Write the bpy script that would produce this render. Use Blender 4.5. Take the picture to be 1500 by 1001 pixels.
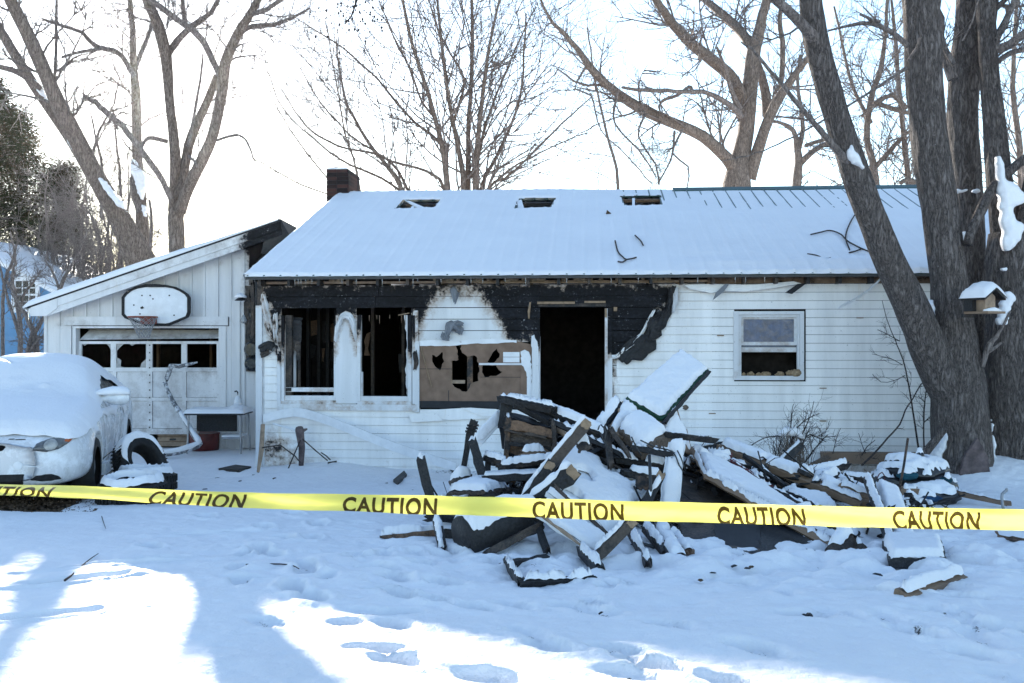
import bpy, bmesh, math, random
import numpy as np
from mathutils import Vector, Matrix
from mathutils.bvhtree import BVHTree
from mathutils.geometry import tessellate_polygon

for o in list(bpy.data.objects): bpy.data.objects.remove(o)
SC = bpy.context.scene
COL = SC.collection
rng = random.Random(7)
R = math.radians

# ------------------------------------------------------------------ camera, sky, sun, exposure
F = 1458.33
CZ = 1.8
cam_d = bpy.data.cameras.new('camera'); cam_d.lens = 35; cam_d.sensor_width = 36
cam_d.clip_end = 2000; cam_d.clip_start = .05
cam = bpy.data.objects.new('camera', cam_d); COL.objects.link(cam)
cam.location = (0, 0, CZ); cam.rotation_euler = (R(90), 0, 0)
SC.camera = cam

SUNV = Vector((-510, 1458.33, 395)).normalized()
SUN_EL = math.asin(SUNV.z); SUN_AZ = math.atan2(SUNV.x, SUNV.y)
world = bpy.data.worlds.new('World'); SC.world = world; world.use_nodes = True
wt = world.node_tree; wt.nodes.clear()
wo = wt.nodes.new('ShaderNodeOutputWorld'); wb = wt.nodes.new('ShaderNodeBackground')
sk = wt.nodes.new('ShaderNodeTexSky'); sk.sky_type = 'NISHITA'; sk.sun_disc = False
sk.sun_elevation = SUN_EL; sk.sun_rotation = SUN_AZ
sk.altitude = 0; sk.air_density = 1.0; sk.dust_density = .2; sk.ozone_density = 1.5
wt.links.new(sk.outputs[0], wb.inputs[0]); wb.inputs[1].default_value = .07
wt.links.new(wb.outputs[0], wo.inputs[0])
sun_d = bpy.data.lights.new('sun', 'SUN'); sun_d.energy = 2.8; sun_d.angle = R(.6)
sun_d.color = (1, .93, .82)
sun = bpy.data.objects.new('sun', sun_d); COL.objects.link(sun)
sun.rotation_euler = SUNV.to_track_quat('Z', 'Y').to_euler(); sun.location = (-15, 40, 20)
SC.view_settings.view_transform = 'Standard'; SC.view_settings.look = 'None'
SC.view_settings.gamma = 1; SC.view_settings.use_curve_mapping = False
SC.view_settings.exposure = 2.65
SC.render.engine = 'CYCLES'
SC.cycles.use_denoising = True
SC.cycles.max_bounces = 8; SC.cycles.volume_bounces = 0; SC.cycles.transparent_max_bounces = 8

# ------------------------------------------------------------------ noise and projection helpers
def _hash(ix, iy, s):
    n = (ix.astype(np.int64) * 374761393 + iy.astype(np.int64) * 668265263 + s * 974634777) & 0x7fffffff
    n = ((n ^ (n >> 13)) * 1274126177) & 0x7fffffff
    n = (n ^ (n >> 16)) & 0xffff
    return n / 65535.0
def vn(x, y, s=0):
    x = np.asarray(x, float); y = np.asarray(y, float)
    ix = np.floor(x); iy = np.floor(y); fx = x - ix; fy = y - iy
    fx = fx * fx * (3 - 2 * fx); fy = fy * fy * (3 - 2 * fy)
    a = _hash(ix, iy, s); b = _hash(ix + 1, iy, s); c = _hash(ix, iy + 1, s); d = _hash(ix + 1, iy + 1, s)
    return (a * (1 - fx) + b * fx) * (1 - fy) + (c * (1 - fx) + d * fx) * fy
def fbm(x, y, s=0, o=3):
    t = 0; a = .5; n = 0
    for k in range(o):
        t = t + a * vn(np.asarray(x) * 2 ** k, np.asarray(y) * 2 ** k, s + k * 17); n += a; a *= .5
    return t / n
def sstep(a, b, x):
    t = np.clip((np.asarray(x, float) - a) / (b - a), 0, 1); return t * t * (3 - 2 * t)
def P(u, v, Y):
    return Vector(((u - 750) / F * Y, Y, CZ - (v - 500.5) / F * Y))

FOOT = []
HEAPS = [(.75, 9.3, .9, .55, .45), (2.3, 9.1, 1.0, .6, .22)]
def base_z(Y):
    Y = np.asarray(Y, float)
    z = np.where(Y < 6.7, .34 + .047 * (6.7 - np.maximum(Y, 2.0)), .34 * np.clip((13.2 - Y) / 6.5, 0, 1))
    return z
def ground(X, Y):
    X = np.asarray(X, float); Y = np.asarray(Y, float)
    z = base_z(Y)
    near = np.clip((40 - np.hypot(X, Y)) / 25, 0, 1)
    z = z + near * (.07 * (fbm(X * .5 + 3, Y * .5, 1, 2) - .5) + .035 * (fbm(X * 1.6, Y * 1.9 + 5, 2, 3) - .5))
    for hx, hy, sx, sy, h in HEAPS:
        z = z + h * np.exp(-((X - hx) / sx) ** 2 - ((Y - hy) / sy) ** 2)
    # drifts round the tree feet and the foundation
    for tx, ty, h, s in ((5.3, 11.7, .22, .7), (6.15, 11.9, .3, .8), (-2.6, 13.7, .12, .8)):
        z = z + h * np.exp(-((X - tx) ** 2 + (Y - ty) ** 2) / s ** 2)
    return z
def PS(u, v, Y):
    "pixel and depth -> point, pulled toward the camera where it would sink into the yard"
    p = P(u, v, Y)
    if p.z < float(base_z(Y)) - .01:
        lo, hi = 1., Y
        for _ in range(40):
            m = (lo + hi) / 2; q = P(u, v, m)
            if q.z > float(base_z(m)) - .01: lo = m
            else: hi = m
        p = P(u, v, lo)
    return p
def smooth_rim(V, Fc, it=3, w=.5):
    "relax the open border of a sheet so that it does not step with its grid"
    V = np.array(V, float); Fc = np.asarray(Fc); e = np.vstack([Fc[:, [0, 1]], Fc[:, [1, 2]], Fc[:, [2, 3]], Fc[:, [3, 0]]])
    es = np.sort(e, 1); k = es[:, 0].astype(np.int64) * (len(V) + 1) + es[:, 1]; _, inv, cnt = np.unique(k, return_inverse=True, return_counts=True)
    b = es[cnt[inv] == 1]
    for _ in range(it):
        acc = np.zeros_like(V); n = np.zeros(len(V))
        np.add.at(acc, b[:, 0], V[b[:, 1]]); np.add.at(acc, b[:, 1], V[b[:, 0]]); np.add.at(n, b[:, 0], 1); np.add.at(n, b[:, 1], 1)
        m = n > 0; V[m] = V[m] * (1 - w) + w * acc[m] / n[m][:, None]
    return V
def G(u, v):
    "pixel -> point on the ground"
    d = Vector(((u - 750) / F, 1, -(v - 500.5) / F))
    lo, hi = 1.0, 60.0
    for _ in range(50):
        m = (lo + hi) / 2; p = d * m
        if CZ + p.z > float(base_z(p.y)): lo = m
        else: hi = m
    p = d * lo
    return Vector((p.x, p.y, float(ground(p.x, p.y))))
def gz(x, y): return float(ground(x, y))

# ------------------------------------------------------------------ object helpers
def tag(o, label=None, cat=None, group=None, kind=None):
    if label: o['label'] = label
    if cat: o['category'] = cat
    if group: o['group'] = group
    if kind: o['kind'] = kind
    return o
def empty(name, loc=(0, 0, 0), rz=0, label=None, cat=None, group=None):
    o = bpy.data.objects.new(name, None); COL.objects.link(o)
    o.location = loc; o.rotation_euler = (0, 0, rz); o.empty_display_size = .1
    return tag(o, label, cat, group)
def mkmesh(name, V, Fc, mat=None, smooth=False, attrs=None):
    me = bpy.data.meshes.new(name)
    me.from_pydata([tuple(v) for v in V], [], [tuple(f) for f in Fc])
    if mat: me.materials.append(mat)
    if smooth: me.shade_smooth()
    if attrs:
        for k, a in attrs.items():
            at = me.attributes.new(k, 'FLOAT', 'POINT'); at.data.foreach_set('value', np.asarray(a, np.float32))
    me.update()
    return me
def link(name, me, parent=None, loc=None):
    o = bpy.data.objects.new(name, me); COL.objects.link(o)
    if parent: o.parent = parent
    if loc is not None: o.location = loc
    return o
def obj(name, V, Fc, mat, parent=None, smooth=False, attrs=None, center=False):
    if center:
        V = np.asarray([tuple(v) for v in V], float); c = (V.min(0) + V.max(0)) / 2; c[2] = V[:, 2].min()
        o = link(name, mkmesh(name, V - c, Fc, mat, smooth, attrs), parent, Vector(c))
        return o
    return link(name, mkmesh(name, V, Fc, mat, smooth, attrs), parent)
class MB:
    def __init__(s): s.V = []; s.F = []; s.A = []
    def add(s, V, Fc, a=0.):
        b = len(s.V); s.V += [tuple(v) for v in V]; s.F += [tuple(i + b for i in f) for f in Fc]
        s.A += ([a] * len(V) if np.isscalar(a) else list(a)); return s
    def box(s, x0, x1, y0, y1, z0, z1, a=0.):
        return s.add([(x0, y0, z0), (x1, y0, z0), (x1, y1, z0), (x0, y1, z0), (x0, y0, z1), (x1, y0, z1), (x1, y1, z1), (x0, y1, z1)],
                     [(0, 3, 2, 1), (4, 5, 6, 7), (0, 1, 5, 4), (1, 2, 6, 5), (2, 3, 7, 6), (3, 0, 4, 7)], a)
    def tube(s, pts, rad, sides=6, a=0., cap=True):
        V, Fc = tube(pts, rad, sides, cap); return s.add(V, Fc, a)
    def build(s, name, mat, parent=None, smooth=False, center=False):
        return obj(name, s.V, s.F, mat, parent, smooth, {'char': s.A} if any(s.A) else None, center)
def tube(pts, rad, sides=6, cap=True):
    pts = np.asarray([tuple(p) for p in pts], float); n = len(pts)
    if np.isscalar(rad): rad = [rad] * n
    t = np.empty_like(pts); t[1:-1] = pts[2:] - pts[:-2]; t[0] = pts[1] - pts[0]; t[-1] = pts[-1] - pts[-2]
    t /= np.linalg.norm(t, axis=1)[:, None] + 1e-9
    ref = np.array([0., 0, 1.]) if abs(t[:, 2]).mean() < .8 else np.array([1., 0, 0])
    a = np.cross(t, ref); a /= np.linalg.norm(a, axis=1)[:, None] + 1e-9
    b = np.cross(t, a)
    ang = np.arange(sides) * 2 * math.pi / sides
    ring = pts[:, None, :] + np.asarray(rad)[:, None, None] * (np.cos(ang)[None, :, None] * a[:, None, :] + np.sin(ang)[None, :, None] * b[:, None, :])
    V = ring.reshape(-1, 3)
    Fc = []
    for i in range(n - 1):
        for j in range(sides):
            k = (j + 1) % sides
            Fc.append((i * sides + j, i * sides + k, (i + 1) * sides + k, (i + 1) * sides + j))
    if cap:
        Fc.append(tuple(range(sides - 1, -1, -1))); Fc.append(tuple(range((n - 1) * sides, n * sides)))
    return V, Fc
def smooth_path(pts, step):
    "Catmull-Rom through points with a radius in the last column"
    pts = np.asarray(pts, float); out = []
    ext = np.vstack([2 * pts[0] - pts[1], pts, 2 * pts[-1] - pts[-2]])
    for i in range(1, len(ext) - 2):
        p0, p1, p2, p3 = ext[i - 1:i + 3]
        n = max(2, int(np.linalg.norm(p2[:3] - p1[:3]) / step))
        for k in range(n):
            t = k / n
            out.append(.5 * ((2 * p1) + (p2 - p0) * t + (2 * p0 - 5 * p1 + 4 * p2 - p3) * t * t + (3 * p1 - p0 - 3 * p2 + p3) * t ** 3))
    out.append(pts[-1]); return np.array(out)
def fill_poly(name, outer, holes, thick, mat, parent=None, mapf=None, sub=0):
    "flat sheet (x,z polygon with holes) of real thickness: front at y=0, back at y=+thick"
    cu = bpy.data.curves.new(name, 'CURVE'); cu.dimensions = '2D'; cu.fill_mode = 'BOTH'; cu.extrude = thick / 2
    for pl in [outer] + list(holes):
        sp = cu.splines.new('POLY'); sp.points.add(len(pl) - 1); sp.use_cyclic_u = True
        for p, q in zip(sp.points, pl): p.co = (q[0], q[1], 0, 1)
    ob = bpy.data.objects.new(name, cu); COL.objects.link(ob)
    bpy.context.view_layer.update()
    me = bpy.data.meshes.new_from_object(ob.evaluated_get(bpy.context.evaluated_depsgraph_get()))
    bpy.data.objects.remove(ob); bpy.data.curves.remove(cu)
    V = np.array([v.co[:] for v in me.vertices]); Fc = [tuple(p.vertices) for p in me.polygons]
    V = np.column_stack([V[:, 0], -V[:, 2] + thick / 2, V[:, 1]])
    bpy.data.meshes.remove(me)
    if mapf is not None: V = np.array([mapf(*v) for v in V])
    return obj(name, V, Fc, mat, parent)
def inpoly(x, y, poly):
    x = np.asarray(x, float); y = np.asarray(y, float); c = np.zeros(np.broadcast(x, y).shape, bool)
    n = len(poly)
    for i in range(n):
        x0, y0 = poly[i]; x1, y1 = poly[(i + 1) % n]
        if y0 == y1: continue
        c ^= ((y0 > y) != (y1 > y)) & (x < (x1 - x0) * (y - y0) / (y1 - y0) + x0)
    return c
def sdpoly(x, y, poly):
    x = np.asarray(x, float); y = np.asarray(y, float); d = np.full(np.broadcast(x, y).shape, 1e9)
    n = len(poly)
    for i in range(n):
        x0, y0 = poly[i]; x1, y1 = poly[(i + 1) % n]
        dx, dy = x1 - x0, y1 - y0; L = dx * dx + dy * dy + 1e-12
        t = np.clip(((x - x0) * dx + (y - y0) * dy) / L, 0, 1)
        d = np.minimum(d, np.hypot(x - x0 - t * dx, y - y0 - t * dy))
    return np.where(inpoly(x, y, poly), -d, d)
def jag(poly, step, amp, rr=rng):
    "roughen a polygon's outline"
    out = []; n = len(poly)
    for i in range(n):
        a = Vector(poly[i]); b = Vector(poly[(i + 1) % n]); k = max(1, int((b - a).length / step))
        for j in range(k):
            p = a.lerp(b, j / k); out.append((p.x + rr.uniform(-amp, amp), p.y + rr.uniform(-amp, amp)))
    return out

# ------------------------------------------------------------------ materials
class NT:
    def __init__(s, name):
        s.m = bpy.data.materials.new(name); s.m.use_nodes = True; s.t = s.m.node_tree
        s.b = s.t.nodes['Principled BSDF']; s.out = s.t.nodes['Material Output']
        s.tc = s.t.nodes.new('ShaderNodeTexCoord')
    def n(s, typ, **kw):
        nd = s.t.nodes.new('ShaderNode' + typ)
        for k, v in kw.items():
            if hasattr(nd, k): setattr(nd, k, v)
            else: nd.inputs[k.replace('_', ' ')].default_value = v
        return nd
    def l(s, a, b): s.t.links.new(a, b)
    def co(s, scale=(1, 1, 1), obj=True):
        mp = s.n('Mapping'); mp.inputs['Scale'].default_value = scale
        s.l(s.tc.outputs['Object' if obj else 'Generated'], mp.inputs[0]); return mp.outputs[0]
    def noise(s, scale, detail=4, rough=.6, vec=None, dist=0):
        nd = s.n('TexNoise', Scale=scale, Detail=detail, Roughness=rough, Distortion=dist)
        s.l(vec if vec else s.tc.outputs['Object'], nd.inputs['Vector']); return nd.outputs['Fac']
    def ramp(s, fac, stops):
        r = s.n('ValToRGB'); e = r.color_ramp.elements
        while len(e) < len(stops): e.new(.5)
        for el, (p, c) in zip(e, stops):
            el.position = p; el.color = (c[0], c[1], c[2], 1) if not np.isscalar(c) else (c, c, c, 1)
        s.l(fac, r.inputs[0]); return r.outputs[0]
    def mix(s, fac, a, b):
        m = s.n('Mix', data_type='RGBA')
        for i, q in ((0, fac), (6, a), (7, b)):
            if hasattr(q, 'links'): s.l(q, m.inputs[i])
            elif i == 0: m.inputs[0].default_value = q
            else: m.inputs[i].default_value = (*q, 1)
        return m.outputs[2]
    def math(s, op, a, b=0.):
        m = s.n('Math', operation=op)
        for i, q in ((0, a), (1, b)):
            if hasattr(q, 'links'): s.l(q, m.inputs[i])
            else: m.inputs[i].default_value = q
        return m.outputs[0]
    def attr(s, name='char'):
        a = s.n('Attribute', attribute_name=name); return a.outputs['Fac']
    def rand(s):
        return s.n('ObjectInfo').outputs['Random']
    def bump(s, h, strength=.3, dist=.01, prev=None):
        b = s.n('Bump', Strength=strength, Distance=dist); s.l(h, b.inputs['Height'])
        if prev: s.l(prev, b.inputs['Normal'])
        s.l(b.outputs[0], s.b.inputs['Normal']); return b.outputs[0]
    def fin(s, col=None, rough=.7, spec=.3, metal=0.):
        if col is not None:
            if hasattr(col, 'links'): s.l(col, s.b.inputs['Base Color'])
            else: s.b.inputs['Base Color'].default_value = (*col, 1)
        if hasattr(rough, 'links'): s.l(rough, s.b.inputs['Roughness'])
        else: s.b.inputs['Roughness'].default_value = rough
        s.b.inputs['Specular IOR Level'].default_value = spec
        s.b.inputs['Metallic'].default_value = metal
        return s.m
M = {}
def plain(name, c, rough=.7, spec=.3, var=.25, sc=8, metal=0.):
    t = NT(name); f = t.noise(sc, 4)
    col = t.ramp(f, [(.3, [q * (1 - var) for q in c]), (.7, [min(1, q * (1 + var)) for q in c])])
    t.bump(t.noise(sc * 8, 3), .15, .004)
    M[name] = t.fin(col, rough, spec, metal); return M[name]
def mk_snow(name, dirt=False):
    t = NT(name)
    big = t.noise(1.2, 3); col = t.ramp(big, [(.3, (.775, .77, .79)), (.7, (.82, .815, .83))])
    if dirt:
        a = t.attr('dirt'); k = t.math('ADD', a, t.math('MULTIPLY', t.math('SUBTRACT', t.noise(26, 5, .7), .5), 1.1))
        col = t.mix(t.ramp(k, [(.52, 0.), (.62, 1.)]), col, t.ramp(t.noise(40, 4), [(.35, (.018, .015, .013)), (.7, (.09, .07, .05))]))
    b1 = t.bump(t.noise(7, 6, .7), .55, .03)
    b2 = t.bump(t.noise(38, 4, .65), .4, .008, b1); t.bump(t.noise(160, 3, .7), .5, .003, b2)
    t.b.inputs['Subsurface Weight'].default_value = 0
    M[name] = t.fin(col, .55, .25)
mk_snow('snow'); mk_snow('snow_ground', True)
def burn(name, base, streak=True, flecks=True, wet=.5, under=(.30, .20, .13)):
    t = NT(name)
    st = t.noise(1.0, 5, .65, t.co((3.0, 3.0, .35))) if streak else t.noise(3, 4)
    fine = t.noise(22, 5, .7)
    c0 = t.ramp(st, [(.33, [q * .82 for q in base]), (.62, base)])
    rust = t.ramp(t.noise(1.0, 4, .7, t.co((5, 5, .5))), [(.62, 0.), (.80, .5)])
    c0 = t.mix(rust, c0, (base[0] * .72, base[1] * .60, base[2] * .45))
    spk = t.ramp(t.noise(34, 4, .7), [(.665, 0.), (.70, .9)])
    c0 = t.mix(t.math('MULTIPLY', spk, .75), c0, (.05, .045, .045))
    a = t.attr('char')
    k = t.math('ADD', a, t.math('MULTIPLY', t.math('SUBTRACT', t.math('ADD', t.math('MULTIPLY', t.noise(3.2, 4, .7), .5), t.math('MULTIPLY', t.noise(9, 7, .8), .5)), .5), t.math('MINIMUM', t.math('MULTIPLY', a, 6.), 2.3)))
    ch = t.ramp(t.math('ADD', t.math('MULTIPLY', fine, .6), t.math('MULTIPLY', t.noise(2.2, 4, .7, t.co((1, 1, 3))), .4)), [(.36, (.003, .003, .0035)), (.5, (.008, .0082, .0105)), (.68, (.024, .025, .032))])
    if flecks:
        fl = t.ramp(t.noise(26, 5, .8), [(.60, 0.), (.66, 1.)])
        big = t.ramp(t.noise(3, 4, .65), [(.47, 0.), (.60, 1.)])
        ch = t.mix(t.math('MULTIPLY', t.math('MULTIPLY', fl, big), .75), ch, (.55, .55, .57))
    col = t.mix(t.ramp(k, [(.18, 0.), (.50, .75)]), c0, under)
    col = t.mix(t.ramp(k, [(.46, 0.), (.60, 1.)]), col, ch)
    b1 = t.bump(t.noise(3, 5, .6), .2, .01)
    t.bump(fine, .25, .006, b1)
    M[name] = t.fin(col, .65, .14); return M[name]
burn('siding', (.87, .86, .85)); burn('sheathing', (.72, .73, .74)); burn('garage_paint', (.72, .71, .71), under=(.26, .22, .20))
burn('trim_white', (.70, .71, .73)); burn('old_wood', (.24, .165, .115), flecks=False, under=(.10, .065, .045))
def charwood(name, brown):
    t = NT(name)
    g = t.noise(1.0, 5, .7, t.co((40, 40, 40))); big = t.noise(5, 4, .6); rn = t.rand()
    ck = t.n('TexVoronoi', Scale=34.0, feature='DISTANCE_TO_EDGE'); t.l(t.tc.outputs['Object'], ck.inputs['Vector'])
    blk = t.ramp(g, [(.3, (.006, .006, .007)), (.7, (.028, .027, .029))])
    br = t.ramp(g, [(.3, [q * .5 for q in brown]), (.7, brown)])
    k = t.math('ADD', big, t.math('MULTIPLY', t.math('SUBTRACT', rn, .5), .5))
    col = t.mix(t.ramp(k, [(.50, 0.), (.70, .85)]), blk, br)
    b1 = t.bump(ck.outputs['Distance'], .5, .012)
    t.bump(g, .3, .006, b1)
    M[name] = t.fin(col, .62, .35)
charwood('char', (.10, .075, .06)); charwood('char_brown', (.25, .145, .085))
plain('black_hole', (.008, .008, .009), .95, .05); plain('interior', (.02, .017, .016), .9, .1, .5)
plain('fiberboard', (.20, .135, .10), .9, .1, .22, 6); plain('tar_strip', (.022, .023, .027), .7)
plain('insulation', (.26, .19, .12), .95, .05, .5, 30); plain('cut_wood', (.27, .19, .125), .8, .2, .3, 20)
plain('green_metal', (.035, .075, .07), .4, .5, .2); plain('dark_metal', (.03, .032, .036), .45, .5, .3, metal=.3)
plain('grey_metal', (.30, .31, .33), .45, .5, .25, metal=.6); plain('rubber', (.016, .016, .017), .75, .3, .4, 20)
plain('red_paint', (.10, .018, .016), .5, .4, .4); plain('orange_metal', (.22, .055, .035), .6, .3, .4, 20)
plain('net_cord', (.26, .26, .27), .9); plain('white_paint', (.72, .73, .75), .55, .4, .08)
plain('teal_cloth', (.012, .06, .085), .8, .2, .5); plain('blue_cloth', (.015, .05, .11), .8, .2, .4)
plain('black_bag', (.014, .015, .018), .35, .5, .4, 14); plain('blue_siding', (.13, .27, .44), .7, .3, .1, 2)
plain('grey_sheet', (.17, .18, .20), .6, .3, .3, 5); plain('tan_wood', (.30, .22, .16), .8, .2, .35, 10)
plain('leaf_brown', (.09, .06, .04), .9, .1, .5, 30); plain('twig', (.045, .036, .034), .85, .2, .3)
plain('green_board', (.025, .075, .045), .6); plain('burlap', (.14, .11, .09), .95, .1, .4, 60)
def mk_frost():
    t = NT('frosted_pipe'); a = t.noise(9, 5, .75); f = t.noise(40, 4, .7)
    t.bump(f, .4, .01); M['frosted_pipe'] = t.fin(t.mix(t.ramp(a, [(.45, 0.), (.58, 1.)]), t.ramp(f, [(.35, (.06, .06, .065)), (.7, (.22, .22, .23))]), (.62, .63, .66)), .7, .2)
mk_frost()
def mk_glass(name, c, alpha_rough=.08):
    t = NT(name); f = t.noise(9, 5, .7)
    M[name] = t.fin(t.ramp(f, [(.35, [q * .5 for q in c]), (.7, c)]), t.ramp(t.noise(14, 3), [(.3, .15), (.8, .45)]), .45)
mk_glass('sky_tint_glass', (.09, .125, .22)); mk_glass('dark_glass', (.02, .024, .03))  # first glass carries the sky's blue reflection in its base colour
def mk_clear():
    t = NT('shard_glass'); f = t.noise(20, 4)
    t.b.inputs['Transmission Weight'].default_value = .6
    M['shard_glass'] = t.fin(t.ramp(f, [(.3, (.45, .47, .5)), (.8, (.8, .82, .85))]), .25, .6)
    t = NT('ice'); t.b.inputs['Transmission Weight'].default_value = .8; t.b.inputs['IOR'].default_value = 1.31
    M['ice'] = t.fin((.9, .93, .96), .12, .5)
mk_clear()
def mk_bark(name, c1, c2, sc=1., lichen=True):
    t = NT(name)
    w = t.noise(1.0, 5, .7, t.co((20 * sc, 20 * sc, 4.2 * sc)), .5); w2 = t.noise(1.0, 4, .7, t.co((55 * sc, 55 * sc, 16 * sc)), .6)
    rd = t.math('SUBTRACT', 1., t.math('MULTIPLY', t.math('ABSOLUTE', t.math('SUBTRACT', w, .5)), 5.))
    h = t.math('ADD', t.math('MULTIPLY', t.math('SUBTRACT', 1., rd), .55), t.math('MULTIPLY', w2, .6))
    col = t.ramp(h, [(.22, [q * .22 for q in c1]), (.45, c1), (.85, c2)])
    if lichen:
        lk = t.ramp(t.noise(7 * sc, 4, .7), [(.66, 0.), (.72, 1.)])
        col = t.mix(t.math('MULTIPLY', lk, .22), col, (.20, .205, .18))
        sp = t.ramp(t.noise(42 * sc, 2, .5), [(.735, 0.), (.76, 1.)]); col = t.mix(t.math('MULTIPLY', sp, .5), col, (.55, .57, .58))
    t.bump(h, 1., .05 / sc)
    M[name] = t.fin(col, .85, .2)
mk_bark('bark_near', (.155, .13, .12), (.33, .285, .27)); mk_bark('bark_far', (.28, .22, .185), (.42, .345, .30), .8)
mk_bark('bark_twig', (.30, .25, .23), (.42, .36, .33), .8, False); mk_bark('bark_dead', (.19, .12, .085), (.3, .2, .15), 1., False)
plain('dead_wood', (.11, .085, .085), .85, .2, .5, 9)
# ------------------------------------------------------------------ ground
def spaced(lo, hi, n, far, k):
    core = np.linspace(lo, hi, n); st = core[1] - core[0]; a = [hi]; s = st
    while a[-1] < far: s *= k; a.append(a[-1] + s)
    b = [lo]; s = st
    while b[-1] > -far: s *= k; b.append(b[-1] - s)
    return np.array(b[:0:-1] + list(core) + a[1:])
def add_foot(u, v, deg, L=.3, Wd=.13, d=.05):
    p = G(u, v); FOOT.append((p.x, p.y, R(deg), L, Wd, d))
for q in '835,325 1070,365 1150,405 1060,452 1100,475 1235,520 1245,545 610,440 1290,350 1195,318 1260,405 1190,615 1270,650'.split():
    a, b = map(float, q.split(',')); add_foot(a / 2.772, b / 2.772 + 640, rng.uniform(100, 150))
for q in '130,525 225,580 150,680 250,740 270,450 405,468 240,372 170,335 590,500 460,395 820,615 910,675 1140,525 1215,690 1300,735 1270,795 1020,495 640,810 1390,760 760,490'.split():
    a, b = map(float, q.split(',')); add_foot(a / 3 + 500, b / 3 + 720, rng.uniform(120, 165), d=rng.uniform(.03, .065))
for q in '310,680 360,695 1020,610 1290,575 1310,640 1300,700 1490,605 540,555 690,545 180,825 820,440 900,560 1440,800'.split():
    a, b = map(float, q.split(',')); add_foot(a / 3 + 1000, b / 3 + 720, rng.uniform(70, 160), d=rng.uniform(.025, .06))
for a, b, L, ang in ((500, 525, .8, 25), (300, 590, .55, 30), (100, 720, .8, 18), (840, 385, .6, 20), (620, 500, .35, 30)):
    add_foot(a / 2.772, b / 2.772 + 640, ang, L, .10, .05)
for _ in range(60):
    add_foot(rng.uniform(330, 1480), rng.uniform(760, 925), rng.uniform(60, 170), rng.uniform(.22, .3), rng.uniform(.09, .12), rng.uniform(.02, .04))
def build_ground():
    xs = spaced(-6.2, 6.8, 640, 150, 1.22); ys = spaced(2.2, 13.6, 560, 190, 1.22)
    X, Y = np.meshgrid(xs, ys); Z = ground(X, Y)
    dirt = np.zeros_like(Z)
    near = (np.abs(X) < 8) & (Y > 1.5) & (Y < 15)
    Z += near * (.018 * (fbm(X * 5, Y * 5, 9, 3) - .5) + .014 * (fbm(X * 18, Y * 18, 19, 2) - .5))
    # trampled, lumpy snow before the heap
    tr = np.exp(-((X - 1.2) / 3.2) ** 2 - ((Y - 6.9) / 1.2) ** 2) + .7 * np.exp(-((X - 3.2) / 2.) ** 2 - ((Y - 7.0) / 1.3) ** 2)
    lump = fbm(X * 4.1, Y * 4.6, 40, 4) - .52
    Z += tr * lump * .17 + tr * .05 * np.clip(fbm(X * 9, Y * 9, 43, 2) - .55, 0, 1)
    for fx, fy, an, L, Wd, d in FOOT:
        dx, dy = X - fx, Y - fy; m = (abs(dx) < 1) & (abs(dy) < 1)
        if not m.any(): continue
        a = dx[m] * math.cos(an) + dy[m] * math.sin(an); b = -dx[m] * math.sin(an) + dy[m] * math.cos(an)
        wob = 1 + .35 * (fbm(X[m] * 11, Y[m] * 11, 5, 2) - .5)
        r = np.hypot(a / (L * .55), b / (Wd * .62)) * wob
        d = d * (.55 if fy < 5.4 else 1)
        dep = -d * 1.35 * (1 - sstep(.68, 1.0, r)) + d * .3 * np.exp(-((r - 1.35) / .28) ** 2)
        inner = (1 - sstep(.2, .9, r))
        dep += inner * .045 * (fbm(X[m] * 24, Y[m] * 24, 6, 2) - .5)
        Z[m] += dep; dirt[m] = np.maximum(dirt[m], inner * .53)
    # bare leaf litter below the car and by the house foot, ash below the heap, painted dark for its shaded voids too
    ca, sa = math.cos(CAR_H), math.sin(CAR_H)
    dx, dy = X - CAR_O.x, Y - CAR_O.y
    a = dx * sa - dy * ca; b = dx * ca + dy * sa      # a: forward, b: to its left
    rect = np.maximum(np.abs(b + .15) - .92, np.abs(a + 1.3) - 2.45) + .25 * (fbm(X * 3, Y * 3, 8, 2) - .5)
    dirt = np.maximum(dirt, 1 - sstep(-.15, .12, rect)); Z -= .05 * (1 - sstep(-.2, .1, rect))
    hb = np.exp(-((X - .75) / 1.25) ** 2 - ((Y - 9.1) / .95) ** 2) + np.exp(-((X - 2.2) / 1.25) ** 2 - ((Y - 8.7) / 1.0) ** 2)
    dirt = np.maximum(dirt, np.clip(hb, 0, 1) * .72)
    wall = HO.y - .0785 * (X - HO.x); dw = wall - Y
    foot = (1 - sstep(.05, .55, np.abs(dw - .2))) * (X > -3.7) * (X < 3.5) * .66 * vn(X * 1.4, Y, 12)
    dirt = np.maximum(dirt, foot)
    dirt = np.maximum(dirt, .36 * tr * vn(X * 5, Y * 5, 77)); dirt = np.maximum(dirt, .27 * near * (Y < 13) * (Y > 4.6) * (X > -3.8) * vn(X * 1.3, Y * 1.3, 79))
    Z += near * np.clip(foot, 0, 1) * .08 * fbm(X * 7, Y * 7, 13, 2)
    ny, nx = X.shape
    V = np.column_stack([X.ravel(), Y.ravel(), Z.ravel()])
    i = (np.arange(ny - 1)[:, None] * nx + np.arange(nx - 1)[None]).ravel()
    Fc = np.column_stack([i, i + 1, i + nx + 1, i + nx])
    me = bpy.data.meshes.new('snowy_ground')
    me.vertices.add(len(V)); me.vertices.foreach_set('co', V.ravel())
    me.loops.add(len(Fc) * 4); me.loops.foreach_set('vertex_index', Fc.ravel().astype(np.int32))
    me.polygons.add(len(Fc)); me.polygons.foreach_set('loop_start', np.arange(len(Fc), dtype=np.int32) * 4)
    me.polygons.foreach_set('loop_total', np.full(len(Fc), 4, np.int32)); me.update(calc_edges=True)
    at = me.attributes.new('dirt', 'FLOAT', 'POINT'); at.data.foreach_set('value', dirt.ravel().astype(np.float32))
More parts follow.
